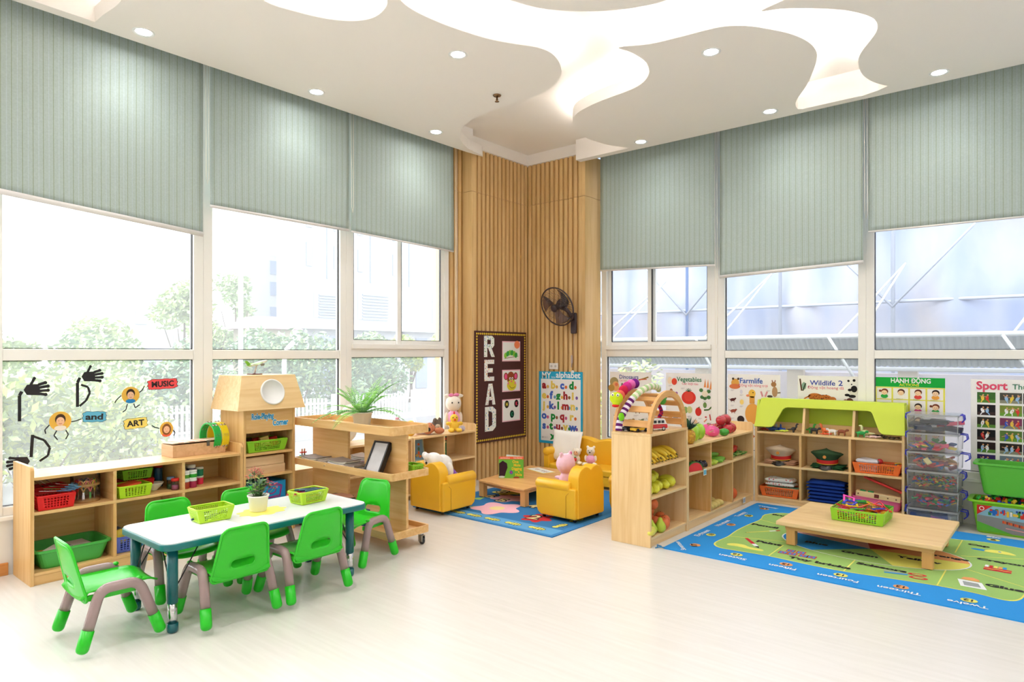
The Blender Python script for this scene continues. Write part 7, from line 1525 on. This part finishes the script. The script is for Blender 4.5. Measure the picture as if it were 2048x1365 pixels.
def capx(label, x, crown, label2=None):
    t = thing('peaked_cap', label, 'cap', GW(x, .115, UZ+.03)); t.rotation_euler = (D(8), 0, D(2.5)); cm_ = fur('cap_'+crown, crown, 300, .2)
    K = 36
    def ring(rx, ry, z, yo=0, zt=0): return [(rx*math.cos(2*PI*k/K), yo+ry*math.sin(2*PI*k/K), z+zt*(-math.sin(2*PI*k/K))) for k in range(K)]
    def skin(rings, m_, nm):
        vs = [p for r_ in rings for p in r_]; fs = []
        for j in range(len(rings)-1):
            for k in range(K): q = (k+1) % K; fs.append((j*K+k, j*K+q, (j+1)*K+q, (j+1)*K+k))
        MB().add(vs, fs, m_, True).build(nm, t)
    skin([ring(.085, .075, .055, 0, 0), ring(.10, .085, .075, -.002, .008), ring(.128, .098, .098, 0, .018), ring(.132, .10, .106, 0, .022), ring(.11, .085, .118, 0, .026), ring(.05, .04, .122, 0, .028), ring(.001, .001, .123, 0, .028)], cm_, 'crown')
    skin([ring(.086, .076, .022), ring(.087, .077, .058)], P_('D02024', .6), 'band'); skin([ring(.0885, .0785, .020), ring(.0885, .0785, .026)], P_('F0C83C', .4), 'gold_cord')
    vs = []; fs = []
    for i in range(15):
        a = D(200+140*i/14)
        for u in range(5): q = u/4; vs.append((.086*math.cos(a)*(1+.04*q), .076*math.sin(a)-.048*q*abs(math.sin(a))**.7*max(0, -math.sin(a)), .022-.040*q*max(0, -math.sin(a))**.6))
    for i in range(14):
        for u in range(4): k = i*5+u; fs.append((k, k+1, k+6, k+5))
    MB().add(vs, fs, P_('16161A', .12, coat=.5), True).build('visor', t, solid=.003)
    L = MB().push(TR(0, -.098, .094) @ ROT(75, 0, 0)); L.disc(0, 0, .014, .014, .001, P_('E8B83C', .4), 16); L.disc(0, 0, .010, .010, .002, P_('C8242A', .4), 14); L.disc(0, 0, .005, .005, .003, P_('F0D04A', .4), 10); L.pop(); L.build('badge', t)
def folded(label, x, y, z, w_, d_, h, c_, n=3, seed=0, name='folded_clothes', pm_=None, cat='clothes', group=None):
    t = thing(name, label, cat, GW(x, y, z), D(2.5), group); rn = random.Random(seed); m_ = pm_ or fur('cloth_'+c_, c_, 90, .3)
    for k in range(n):
        vs = []; fs = []; N = 14; hh = h/n; jx, jy = rn.uniform(-.008, .008), rn.uniform(-.006, .006)
        for s2 in (0, 1):
            for j in range(N+1):
                for i in range(N+1):
                    u, v = i/N*2-1, j/N*2-1; e_ = (1-abs(u)**8)*(1-abs(v)**8); zz = hh*k+hh*.5+(1 if s2 else -1)*hh*.46*max(.08, e_)**.5+.004*math.sin(4*u+3*v+k*2+seed)*s2*(k == n-1)
                    vs.append((jx+u*w_/2*(1+.03*math.sin(3*v+k)), jy+v*d_/2, zz))
        M2 = (N+1)**2
        for s2 in (0, 1):
            for j in range(N):
                for i in range(N): q = s2*M2+j*(N+1)+i; f_ = (q, q+1, q+N+2, q+N+1); fs.append(f_ if s2 else f_[::-1])
        for i in range(N):
            for a, b_ in ((i, i+1), (N*(N+1)+i+1, N*(N+1)+i), ((i+1)*(N+1), i*(N+1)), (i*(N+1)+N, (i+1)*(N+1)+N)): fs.append((a, b_, M2+b_, M2+a))
        MB().add(vs, fs, m_, True).build('layer', t)
    return t
folded('folded beige cloth under the beige cap', .205, .115, UZ, .27, .17, .036, 'D8A888', 3, 1); capx('beige peaked cap with red band and badge in the left upper cubby', .20, 'CDB79C')
folded('folded dark green cloth under the green cap', .60, .115, UZ, .26, .17, .036, '2E5A38', 3, 2); capx('dark green peaked cap with red band in the middle upper cubby', .59, '3A5238')
basket('orange basket of white cloth and ribbons in the right upper cubby', .36, .17, .085, orangeb, GW(.985, .105, UZ), D(2.5), 15, 5, 'orange baskets in the green-roofed unit')
folded('white cloth heaped in the right upper orange basket', .91, .105, UZ+.006, .17, .13, .112, 'E8E8F2', 3, 3)
tag(MB().ell((0, 0, 0), (.025, .022, .022), P_('D02A34', .5), 12).build('red_ball', None, GW(1.0, .10, UZ+.10)), 'red ball in the upper orange basket', 'ball')
rn = random.Random(4)
for k in range(9): tag(MB().tube([(-.04, 0, 0), (0, .008, .008), (.04, 0, 0)], .005, P_(['E8B82A', '2A7AC8', 'E8D04A'][k % 3], .5), 6).build('plastic_strip', None, GW(1.05+.012*k, .085+.008*(k % 4), UZ+.02+.009*k), (0, D(rn.uniform(-12, 12)), D(rn.uniform(-70, 70)))), ['yellow plastic strip', 'blue plastic strip', 'pale yellow plastic strip'][k % 3]+' in the upper orange basket', 'toy strip', 'plastic strips in the upper orange basket')
basket('orange basket of patterned cloth in the left lower cubby', .34, .17, .085, orangeb, GW(.205, .105, LZ), D(2.5), 14, 5, 'orange baskets in the green-roofed unit')
pat = conf('patterned_cloth', ('D04A5A', 'C83A4A', 'E08A90'))
folded('green cloth at the bottom of the left lower orange basket', .21, .105, LZ+.006, .29, .13, .084, '8AB89A', 2, 5); folded('red and white patterned cloth heaped in the left lower orange basket', .20, .105, LZ+.092, .25, .13, .075, 'F0D8D8', 2, 6, pm_=pat)
folded('stack of dark blue folded clothes in the middle lower cubby', .60, .105, LZ, .30, .18, .185, '1C3A8A', 6, 7)
tub('pink tub in the right lower cubby', .36, .17, .10, pinkb, GW(.985, .11, LZ), D(2.5), tp=.92)
wt = thing('wooden_toy', 'long pale wooden toy board with pictures lying on the pink tub', 'toy', GW(.80+.03, .045, LZ+.102), D(2.5-1)); wt.rotation_euler = (0, D(4), D(2)); MB().box(0, .33, -.03, .02, 0, .045, W('pale', 0)).build('board', wt, bevel=.004)
L = MB().push(TR(0, -.031, 0) @ WALLB)
for x in (.02, .24, .30): L.disc(x, .022, .006, .006, .0006, P_('6A3A24'), 10)
L.rect(.14, .008, .175, .038, .0006, P_('7A2E22')); L.pop(); L.build('printed_holes', wt)
for x in (.05, .11): MB().box(x-.02, x+.02, -.02, .015, .045, .052, P_('2EA05A')).build('green_tile', wt)
rl = thing('box_lid', 'red plastic lid leaning over the toys in the right lower cubby', 'lid', GW(1.02, .12, LZ+.19), D(2.5)); rl.rotation_euler = (D(-8), D(20), D(2.5)); MB().box(-.15, .15, -.06, .06, 0, .018, P_('E0302A', .35)).build('lid', rl, bevel=.006)
# ---- basket of magnetic tiles on the play table
BX, BY, BZ2 = 3.845, -1.01, .1785
basket('lime green basket full of magnetic tiles on the low play table', .335, .33, .085, lgreen2, (BX, BY, BZ2), D(0), 15, 5, tp=.95, rim=.004)
rn = random.Random(21); tcs = [('E83AA8', 'magenta'), ('2A3AC8', 'blue'), ('F06A2A', 'orange'), ('F0C02A', 'yellow'), ('D82A2A', 'red'), ('2AB83A', 'green')]
fill = MB()
for k in range(90): fill.push(TR(rn.uniform(-.14, .14), rn.uniform(-.135, .135), rn.uniform(.012, .062)) @ ROT(rn.uniform(-30, 30), rn.uniform(-30, 30), rn.uniform(0, 180))); fill.box(-.03, .03, -.022, .022, -.003, .003, P_(tcs[k % 6][0], .25)); fill.pop()
tag(fill.build('magnetic_tile_heap', None, (BX, BY, BZ2)), 'dense heap of coloured magnetic tiles filling the green basket', 'toy tiles', kind='stuff')
TL = [(-.10, .06, .115, 0, 25, 20, 'sq'), (-.08, .0, .105, 1, 8, -10, 'sq'), (-.06, -.03, .098, 3, 4, 15, 'sq'), (.02, -.09, .105, 2, -28, 40, 'sq'), (.05, .03, .112, 3, 10, 60, 'tri'), (.11, -.06, .10, 1, -10, 20, 'sq'), (.10, .05, .115, 4, 14, 10, 'tri'), (-.02, .08, .11, 5, -6, 30, 'sq'), (-.12, -.08, .092, 4, 12, 70, 'tri'), (.0, -.12, .09, 5, -14, 0, 'sq'), (.14, .0, .098, 4, 20, 35, 'tri'), (-.05, .12, .10, 1, 0, 50, 'sq'), (.06, .11, .10, 0, -8, 25, 'sq'), (.13, .11, .095, 5, 6, 80, 'tri')]
for k, (x, y, z, ci, tl, rz_, kd) in enumerate(TL):
    hexc, cn_ = tcs[ci]; t = thing('magnetic_tile', '%s %s magnetic tile on top of the basket heap' % (cn_, 'square' if kd == 'sq' else 'triangular'), 'toy tile', (BX+x, BY+y, BZ2+z), 0, 'loose magnetic tiles on top'); t.rotation_euler = (D(tl), D(tl*.6), D(rz_))
    O = [(-.04, -.04), (.04, -.04), (.04, .04), (-.04, .04)] if kd == 'sq' else [(-.04, -.035), (.04, -.035), (0, .04)]; I = [(a*.66, b_*.66) for a, b_ in O]; n = len(O); vs = [(a, b_, zz) for zz in (-.003, .003) for a, b_ in O+I]; fs = []
    for q in range(n): p = (q+1) % n; fs += [(q, p, 2*n+p, 2*n+q), (n+p, n+q, 3*n+q, 3*n+p), (2*n+q, 2*n+p, 3*n+p, 3*n+q), (p, q, n+q, n+p)]
    MB().add(vs, fs, P_(hexc, .2)).build('tile_frame', t); MB().add([(a, b_, 0) for a, b_ in I], [tuple(range(n))], clearmat('tile_clear', (.8, .85, .8), .1, .15, .05)).build('clear_panel', t)
# ---- clear stacking boxes
cbx = clearmat('frosted_box', (.99, .99, 1.), .13, .06, .12, .7); edge = clearmat('frosted_edge', (.99, .99, 1.), .32, .1, .2, .8); latm = P_('2E36C8', .35)
X0, X1, Y0, Y1 = 3.985, 4.325, -.185, .12
cont = [['1E2230', 'F2F2F6', '26304A', 'E05A7A', '3A4A7A', '1E1E26'], ['F08AA0', 'E83A4A', '3EA04A', 'F0D84A', 'F06A8A', '2A5AA0'], ['C89A7A', '3A8AC8', 'E8E0A0', 'C84A50', '8A5A6A', 'D8B890'], ['E8382A', '2A9A3A', 'F0D03A', '2A4AB8', 'E8382A', '1E6A3A'], ['E83A3A', '2A5AD0', '2AA05A', 'F0C84A', 'E83A6A', '2A8A6A'], ['F06AA0', '9A4AA8', 'F2F2F2', '3A4A8A', 'E87AA8', '2A3A6A']]
NAMES = ['top clear box of the stack, holding dark and white items', 'second clear box from the top, with a few pink and red toys', 'third clear box from the top, with wooden and blue blocks', 'fourth clear box from the top, full of small coloured pieces', 'fifth clear box from the top, with gears and ridged bricks', 'bottom clear box with pink and purple sheets']
H_ = .1475
for k in range(6):
    z0 = H_*(5-k); t = thing('stacking_box', NAMES[k], 'storage box', ((X0+X1)/2, (Y0+Y1)/2, z0), 0, 'clear plastic boxes stacked by the right window'); w2, d2 = (X1-X0)/2, (Y1-Y0)/2; b = MB()
    tp_ = .965; c0_ = [(-w2*tp_, -d2*tp_, .004), (w2*tp_, -d2*tp_, .004), (w2*tp_, d2*tp_, .004), (-w2*tp_, d2*tp_, .004)]; c1_ = [(-w2*.99, -d2*.99, H_-.016), (w2*.99, -d2*.99, H_-.016), (w2*.99, d2*.99, H_-.016), (-w2*.99, d2*.99, H_-.016)]
    for q in range(4): p = (q+1) % 4; b.quad(c0_[q], c0_[p], c1_[p], c1_[q], cbx)
    b.quad(*c0_, cbx); b.build('box_body', t)
    MB().prism(rrect(-w2, -d2, w2, d2, .02), H_-.016, H_-.006, edge).build('lid', t, bevel=.003)
    r_ = MB()
    for q in range(4): r_.tube([c0_[q], c1_[q]], .004, edge, 6)
    r_.tube([(x, y, H_-.017) for x, y in rrect(-w2, -d2, w2, d2, .02)], .004, edge, 6, closed=True); r_.build('rim', t)
    for s_ in (-1, 1):
        off = [0, .02, .035, .01, .015, .02][k] if s_ > 0 else 0
        MB().tube([(s_*(w2+.002), -.05, H_-.006), (s_*(w2+.022+off), -.05, H_-.012), (s_*(w2+.026+off), -.05, H_-.045), (s_*(w2+.012+off*.6), -.05, H_-.065)], .0045, latm, 8).tube([(s_*(w2+.002), .03, H_-.006), (s_*(w2+.022+off), .03, H_-.012), (s_*(w2+.026+off), .03, H_-.045)], .0045, latm, 8).tube([(s_*(w2+.026+off), -.05, H_-.045), (s_*(w2+.026+off), .03, H_-.045)], .0045, latm, 8).build('latch', t)
    rn = random.Random(30+k); h = MB(); fh_ = [.10, .045, .085, .08, .07, .10][k]
    n_ = [14, 34, 46, 230, 90, 14][k]; sz_ = [.06, .026, .03, .011, .02, .07][k]
    for q in range(n_):
        c_ = P_(cont[k][q % 6], .35); h.push(TR(rn.uniform(-w2*.8, w2*.8), rn.uniform(-d2*.78, d2*.78), .012+rn.random()**.7*fh_*.8) @ ROT(rn.uniform(-40, 40)*(.3 if k in (0, 5) else 1), rn.uniform(-30, 30)*(.3 if k in (0, 5) else 1), rn.uniform(0, 180) if k not in (0, 5) else rn.uniform(-20, 20)))
        if k in (3, 4) and q % 3 == 0: h.lathe([(.3*sz_, -.004), (sz_, -.004), (sz_, .004), (.3*sz_, .004)], c_, 8)
        else: h.box(-sz_, sz_, -sz_*.6, sz_*.6, -sz_*.22, sz_*.22, c_)
        h.pop()
    tag(h.build('toy_pieces', None, ((X0+X1)/2, (Y0+Y1)/2, z0)), 'loose toy pieces inside the %s' % ['top clear box', 'second clear box', 'third clear box', 'fourth clear box', 'fifth clear box', 'bottom clear box'][k], 'toy pieces', kind='stuff')
# ---- green bins at the right frame edge
lb_ = tub('lime storage bin with a printed train label, under the plain green bin', .60, .25, .245, P_('8CD42A', .35), (4.70, .02, 0), 0, 'storage_bin', 'storage bin', .90, .03); ub = tub('plain green storage bin stacked on the lime bin at the right edge', .60, .25, .235, P_('57B83A', .35), (4.735, .02, .292), 0, 'storage_bin', 'storage bin', .88, .03)
L = MB().push(TR(0, -.1255, .0) @ ROT(90+4, 0, 0)); zz = .0; pl = lambda x, y: (x, y)
L.rect(-.265, .02, .265, .215, .001, card('8FB8C8')); L.poly([(-.265, .02), (.265, .02), (.265, .10), (-.265, .14)], .0015, card('8A8A88')); L.poly([(-.265, .02), (-.05, .02), (-.265, .09)], .002, card('5CB03A')); L.poly([(-.265, .215), (-.265, .14), (-.17, .215)], .002, card('D8302C')); L.disc(-.235, .19, .016, .016, .0026, card('F4F0EC'), 16); L.disc(-.235, .19, .011, .011, .003, card('D8302C'), 14)
rn = random.Random(14)
for k in range(60): x = -.2+.44*rn.random(); L.rect(x, .14+.03*rn.random()-.02*(x), x+.012+.01*rn.random(), .165+.03*rn.random()-.02*x, .0022+.00002*k, card(rn.choice(['D8382C', 'F0C03A', '3A8A3C', '2A6AC0', 'E86A2A', 'F0E8E0'])))
for k in range(16): L.rect(-.11+.012*k, .095-.0022*k, -.10+.012*k, .115-.0022*k, .003, card(['E0502A', 'E86A2A', '8A3A2A'][k % 3]))
L.line([(-.09, .06), (.06, .045)], .007, .003, card('E8A0A0')); L.disc(.1, .19, .018, .014, .0036, card('D8302C'), 16); L.text('3+', .1, .184, .018, .004, card('F4F0EC'), .02); L.disc(.11, .04, .03, .014, .0036, card('D8302C'), 16); L.text('117', .11, .034, .016, .004, card('F4F0EC'), .02)
for k in range(7): L.rect(-.03+.017*k, .185, -.018+.017*k, .20, .0036, card(['2A4AA0', '2A2A3A'][k % 2]))
L.pop(); L.build('printed_label', lb_)
rn = random.Random(17); h = MB()
for k in range(150):
    c_ = P_(rn.choice(['2AA83A', 'F0C82A', 'E03A2A', '2A4AD0', '2AA83A', 'F0C82A']), .3); x, y = rn.uniform(-.27, .27), rn.uniform(-.1, .1); s_ = .016; h.push(TR(x, y, .20+rn.uniform(0, .068)) @ ROT(rn.uniform(-40, 40), rn.uniform(-40, 40), rn.uniform(0, 90))); h.box(-s_, s_, -s_*.6, s_*.6, -s_*.5, s_*.5, c_)
    h.cyl(.006, s_*.5, s_*.75, c_, (-.007, 0), 8); h.cyl(.006, s_*.5, s_*.75, c_, (.007, 0), 8); h.pop()
tag(h.build('building_bricks', None, (4.70, .02, 0)), 'colourful building bricks heaped in the lime bin', 'building bricks', kind='stuff')
# ---- posters on the right windows
def poster(label, x0, w_, h_, base='F0EDEA', z1=1.15):
    t = thing('wall_poster', label, 'poster', (x0, .192, z1-h_), 0, 'posters on the right windows'); MB().push(WALLB).box(0, w_, 0, h_, 0, .001, card(base)).pop().build('sheet', t); return t, MB().push(TR(0, -.0012, 0) @ WALLB)
bl_, rd_ = card('2E4A9A'), card('E0607A')
def beast(L, x, y, s_, c_, z=.001, head=1, tail=1, legs=2):
    m_ = card(c_); L.disc(x, y, s_, s_*.5, z, m_, 16, .15); L.disc(x+head*s_*.95, y+s_*.45, s_*.34, s_*.26, z+.0003, m_, 12); L.line([(x+head*s_*.6, y+s_*.1), (x+head*s_*.9, y+s_*.4)], s_*.3, z+.0001, m_)
    if tail: L.line([(x-head*s_*.8, y), (x-head*s_*1.5, y+s_*.25*tail)], s_*.14, z+.0001, m_)
    for k in (-1, 1)[:legs]: L.line([(x+k*s_*.45, y-s_*.2), (x+k*s_*.5, y-s_*.85)], s_*.2, z+.0001, m_)
ln_ = lambda L, x, y, w_=.04: (L.line([(x, y), (x+w_, y)], .0028, .001, card('B0A8B0')), L.line([(x, y-.008), (x+w_*.7, y-.008)], .0028, .001, card('B0A8B0')))
# dinosaurs
t, L = poster('Dinosaurs poster on the window behind the wooden arch', 1.03, .515, .74); L.text('Dinosaurs', .24, .665, .062, .0015, bl_, .012, wide=.95); L.text('Các loài khủng long', .24, .635, .03, .0015, rd_, 0)
L.disc(.055, .63, .055, .05, .001, card('A89A6A'), 18); L.disc(.075, .58, .045, .055, .0014, card('E8B070'), 16); L.disc(.085, .60, .02, .02, .0018, card('E07A5A'), 12); L.disc(.02, .56, .04, .04, .0016, card('B8924A'), 14)
L.line([(.36, .655), (.42, .67), (.48, .69)], .014, .001, card('9A7A3A')); L.line([(.37, .66), (.46, .665)], .01, .0012, card('D86A4A'))
beast(L, .22, .53, .05, '6E6A6A', head=-1); L.line([(.17, .55), (.15, .60), (.165, .615)], .02, .0016, card('7A7068')); beast(L, .15, .47, .032, 'B8A070'); beast(L, .055, .43, .04, '9A6A4A', legs=2); beast(L, .35, .33, .045, '8A6048', head=-1); beast(L, .10, .25, .035, '7A5A4A'); beast(L, .25, .2, .05, 'A08A5A'); beast(L, .42, .22, .04, '6A7A5A'); beast(L, .3, .08, .06, '8A7A6A'); L.line([(.40, .58), (.44, .60), (.50, .55)], .012, .001, card('6A6A3A')); beast(L, .44, .45, .03, '9A8A5A'); beast(L, .1, .08, .04, 'A87A5A')
for x, y in ((.24, .6), (.12, .38), (.3, .27), (.42, .36), (.06, .16)): ln_(L, x, y, .06)
L.pop(); L.build('print', t)
# vegetables
t, L = poster('Vegetables poster with a big red tomato on the right window', 1.715, .515, .74); L.text('Vegetables', .26, .655, .066, .0015, card('1E7A4A'), .015, wide=.95); L.text('Các loại rau', .27, .62, .036, .0015, rd_, 0)
L.disc(.045, .66, .028, .038, .001, card('F0DCC0'), 16); L.disc(.095, .65, .03, .036, .0014, card('E04A34'), 16)
for x, a in ((.43, 0), (.46, .05), (.49, .2)): L.poly([(x-.012, .60-a*.1), (x+.012, .60-a*.1), (x+.004, .69-a*.1)], .001, card('E8904A'))
L.disc(.255, .49, .078, .068, .001, card('D83A30'), 28); L.disc(.255, .50, .05, .05, .0014, card('E04A3A'), 22)
for a in range(5): L.line([(.255, .55), (.255+.035*math.cos(.5+a*.55), .55+.035*math.sin(.5+a*.55))], .006, .0018, card('3A5A34'))
for x, y in ((.39, .57), (.47, .56), (.40, .50), (.47, .50), (.43, .49)): L.disc(x, y, .022, .02, .001, card('4A7A44'), 8)
L.disc(.43, .535, .032, .033, .0014, card('E8DCC4'), 18); L.disc(.36, .35, .034, .044, .001, card('D0342C'), 16); L.line([(.36, .39), (.375, .40)], .01, .0016, card('4A6A34')); L.disc(.22, .36, .026, .036, .001, card('8AA860'), 14); L.disc(.265, .365, .03, .036, .0014, card('C8C888'), 16)
L.disc(.43, .42, .02, .03, .001, card('6A8A4A'), 10); L.line([(.42, .37), (.47, .375), (.50, .405)], .014, .001, card('4A6A34')); L.disc(.44, .30, .012, .008, .001, card('C8343A'), 8); L.line([(.42, .25), (.45, .28)], .014, .001, card('E09A7A')); L.line([(.48, .33), (.49, .27)], .012, .001, card('C8443A'))
for x, y, c_ in ((.12, .53, 'A05AA0'), (.135, .49, 'B06AA8'), (.10, .50, '9A5A98')): L.disc(x, y, .015, .016, .001, card(c_), 10)
L.disc(.06, .55, .018, .028, .001, card('B06A4A'), 10); L.disc(.23, .24, .032, .036, .001, card('3A6A3A'), 12); L.disc(.33, .24, .022, .03, .001, card('E0BE9A'), 12); L.disc(.345, .19, .03, .02, .001, card('E8C8A8'), 12); L.disc(.47, .21, .03, .034, .001, card('5A7048'), 10); L.disc(.11, .26, .03, .035, .001, card('6A8A9A'), 14); L.disc(.05, .27, .022, .03, .001, card('E09A3A'), 12); L.disc(.12, .14, .04, .03, .001, card('5A8A3A')); L.disc(.3, .1, .04, .035, .001, card('8A4A7A'))
for x, y in ((.03, .61), (.45, .585), (.17, .585), (.41, .46), (.24, .30), (.36, .285), (.46, .24)): ln_(L, x, y)
L.pop(); L.build('print', t)
# farmlife
t, L = poster('Farmlife poster with a big yellow duckling on the middle right window', 2.382, .505, .74); L.text('Farmlife', .23, .655, .07, .0015, card('2A5AB0'), .015); L.text('Động vật nông trại', .25, .622, .036, .0015, rd_, 0)
L.disc(.075, .655, .04, .04, .001, card('D8A04A'), 18); L.disc(.07, .62, .055, .025, .0014, card('D8784A'), 16)
for s_ in (-1, 1): L.disc(.08+s_*.026, .695, .012, .012, .0018, card('4A3A2A'), 10)
L.disc(.24, .555, .034, .04, .001, card('F0C050'), 20); L.disc(.20, .535, .018, .012, .0014, card('F0966A'), 12); L.disc(.25, .565, .006, .006, .0018, card('2A2020'), 8); L.line([(.24, .53), (.24, .46)], .05, .001, card('E8A850')); L.disc(.245, .36, .072, .10, .0012, card('EAA850'), 26)
for s_ in (-1, 1): L.line([(.245+s_*.035, .27), (.245+s_*.04, .215)], .016, .001, card('E86A4A')); L.disc(.245+s_*.045, .21, .026, .01, .0012, card('E86A4A'), 10)
L.disc(.36, .49, .042, .034, .001, card('E4DCD0'), 16); L.line([(.345, .52), (.325, .58)], .016, .0012, card('E09AA0')); L.line([(.36, .52), (.385, .58)], .016, .0012, card('E09AA0')); L.disc(.352, .515, .022, .02, .0014, card('EEE8DE'), 12)
L.disc(.445, .65, .025, .024, .001, card('A8784A'), 12); L.disc(.455, .58, .026, .05, .0008, card('B8906A'), 14); L.line([(.48, .57), (.51, .575)], .01, .001, card('6A5A48')); L.line([(.435, .67), (.43, .69)], .01, .001, card('9A6A5A')); L.line([(.455, .67), (.46, .69)], .01, .001, card('9A6A5A'))
beast(L, .05, .49, .028, '5A2A26', head=1, tail=1); beast(L, .055, .38, .03, '9A4A3A', head=1); L.disc(.135, .57, .014, .022, .001, card('DAD8E4'), 12); L.disc(.14, .47, .02, .026, .001, card('F0D27A'), 12); L.disc(.13, .30, .036, .036, .001, card('3A2A2A'), 16); L.disc(.13, .26, .022, .03, .0014, card('4A3636'), 12); L.disc(.13, .235, .008, .006, .0018, card('F0F0F0'), 8)
L.disc(.41, .535, .026, .012, .001, card('4A3E3A'), 10); L.disc(.455, .47, .02, .024, .001, card('6A4A3A'), 10); beast(L, .22, .14, .045, 'C87850', head=-1)
for x, y in ((.03, .585), (.12, .54), (.03, .435), (.03, .31), (.12, .43), (.38, .59), (.38, .50)): ln_(L, x, y, .035)
L.pop(); L.build('print', t)
# wildlife 2
t, L = poster('Wildlife 2 poster with leopard, panda and bear above the green roof', 3.045, .513, .74); L.text('Wildlife', .215, .655, .062, .0015, card('3A4AA8'), .012, wide=1.1); L.text('2', .365, .655, .066, .0015, card('3A4AA8'), .012, wide=1.2); L.text('Động vật hoang dã', .24, .622, .036, .0015, rd_, 0, wide=1.1)
L.line([(.02, .71), (.035, .60)], .014, .001, card('5A3A2A')); L.disc(.055, .645, .02, .035, .0012, card('8AAA94'), 12); L.line([(.07, .67), (.045, .60)], .012, .0016, card('3E4A3A'))
oc_ = card('C8742E'); L.disc(.16, .545, .07, .036, .001, oc_, 20, -.12); L.disc(.24, .54, .055, .03, .0012, oc_, 18, -.05); L.disc(.30, .53, .03, .024, .0014, card('C87838'), 14); L.disc(.318, .518, .014, .012, .0018, card('E8B87A'), 10); L.line([(.11, .56), (.06, .53), (.035, .46), (.04, .44)], .012, .001, oc_)
for p in ([(.12, .53), (.09, .49), (.11, .44)], [(.17, .53), (.20, .47), (.24, .44)], [(.26, .52), (.26, .47), (.30, .465)]): L.line(p, .022, .001, oc_)
rn = random.Random(3)
for _ in range(46): L.disc(rn.uniform(.10, .27), .55+rn.uniform(-.025, .02), .004, .0035, .0022, card('5A2A14'), 6)
L.line([(.07, .43), (.16, .44), (.25, .435), (.33, .46)], .016, .0007, card('B8B0A0'))
L.disc(.455, .68, .03, .03, .001, card('EEEAE6'), 16); L.disc(.47, .61, .036, .045, .0009, card('E4DED6'), 16); pk_ = card('1E1A1E')
for x, y, a, b_ in ((.43, .70, .01, .01), (.475, .705, .012, .012), (.455, .67, .006, .006), (.475, .63, .026, .03), (.44, .62, .016, .012), (.42, .575, .022, .012), (.46, .565, .03, .014)): L.disc(x, y, a, b_, .0016, pk_, 12)
L.disc(.44, .50, .036, .05, .001, card('6A4034'), 16); L.disc(.455, .44, .048, .06, .001, card('4A342E'), 16); L.disc(.405, .52, .016, .018, .0014, card('9A6058'), 10)
for k in range(14): beast(L, .06+.1*(k % 5), .36-.11*(k//5), .028, ['7A6A5A', 'A8784A', '5A5A5A', 'C8A878', '3A3A3A'][k % 5])
L.pop(); L.build('print', t)
# actions
t, L = poster('green headed HÀNH ĐỘNG ACTIONS poster with children cartoons', 3.690, .505, .72, 'EDEAE8'); L.rect(0, .64, .505, .72, .0008, card('12A53C')); L.text('HÀNH ĐỘNG', .26, .675, .052, .0015, card('F2EEF0'), .025, fit=.29); L.text('ACTIONS', .25, .648, .03, .0015, card('E8E040'), .015, fit=.145); yl = card('E6E058')
L.rect(0, .630, .505, .638, .001, yl)
for k in range(5): L.rect(max(0, .124*k-.004), 0, min(.505, .124*k+.008), .635, .0009, yl)
for k in range(6): L.rect(0, .53-.115*k, .505, .538-.115*k, .001, yl)
hairs = ['7A3A24', '5A2E24', '6A2E1E', '2E1A18', '8A4A2A', '3A2A22']; shirts = ['2AA04A', 'F0ECE8', 'E04A40', 'E8A040', '3A6AC0', 'C84A8A']; rn = random.Random(5)
for r_ in range(5):
    for c2 in range(4):
        x, y = .066+.124*c2, .585-.115*r_; k = (r_*3+c2) % 6; L.disc(x, y-.026, .028, .018, .0012, card(shirts[k]), 14); L.disc(x+.002, y+.014, .027, .024, .0014, card(hairs[k]), 16); L.disc(x, y+.004, .022, .02, .0018, card('F2CFA8'), 16); L.disc(x-.008, y+.006, .0025, .002, .0022, card('3A2620'), 6); L.disc(x+.008, y+.006, .0025, .002, .0022, card('3A2620'), 6); L.line([(x-.006, y-.006), (x+.006, y-.006)], .002, .0022, card('C8443A')); ln_(L, x-.035, y-.044, .05)
        if k == 0: L.disc(x-.032, y+.018, .01, .01, .0013, card(hairs[0]), 10)
L.pop(); L.build('print', t)
# sport
t, L = poster('Sport poster with rows of action photographs at the right edge', 4.367, .62, .76, 'F1EFEF'); L.text('Sport', .135, .68, .088, .0015, card('E0506E'), .03, fit=.20); L.text('Thể thao', .265, .685, .058, .0015, card('2A7A5A'), .01, align='LEFT')
rn = random.Random(9); bgs = ['3E6A34', '4A4A44', '1E1A20', '7A8A3A', '2E2E26', '7A3A5A', '16181E', '5A7A3A', '2A1E20', '2A2420', '3A2A6A', '6A7A8A', '4A3A5A', '3A5A6A', '7A6A3A']
for r_ in range(6):
    for c2 in range(4):
        x, y, w2, h2 = .042+.145*c2, .575-.098*r_, [.118, .138, .13, .13][c2], .082; k = (r_*2+c2) % 15
        L.rect(x, y, x+w2, y+h2, .001, card(bgs[k])); L.rect(x, y, x+w2, y+h2*.3, .0012, card(['5A8A3A', '8A8A7A', '3A2A2A', '6A9A3A'][k % 4]))
        for q in range(2+(k % 2)):
            px_, py_ = x+w2*(.3+.25*q), y+h2*.45; sc = card(rn.choice(['F0F0F4', '3A5AC0', 'D83A3A', 'E8C84A', '9AC0E8'])); L.disc(px_, py_, .011, .02, .0016+q*.0001, sc, 10, rn.uniform(-.6, .6)); L.disc(px_+.004, py_+.024, .006, .007, .002, card('D8A078'), 8); L.line([(px_, py_-.012), (px_+rn.uniform(-.02, .02), py_-.034)], .007, .002, sc); L.line([(px_, py_+.008), (px_+rn.uniform(-.03, .03), py_+rn.uniform(-.01, .03))], .005, .002, card('D8A078'))
L.pop(); L.build('print', t)
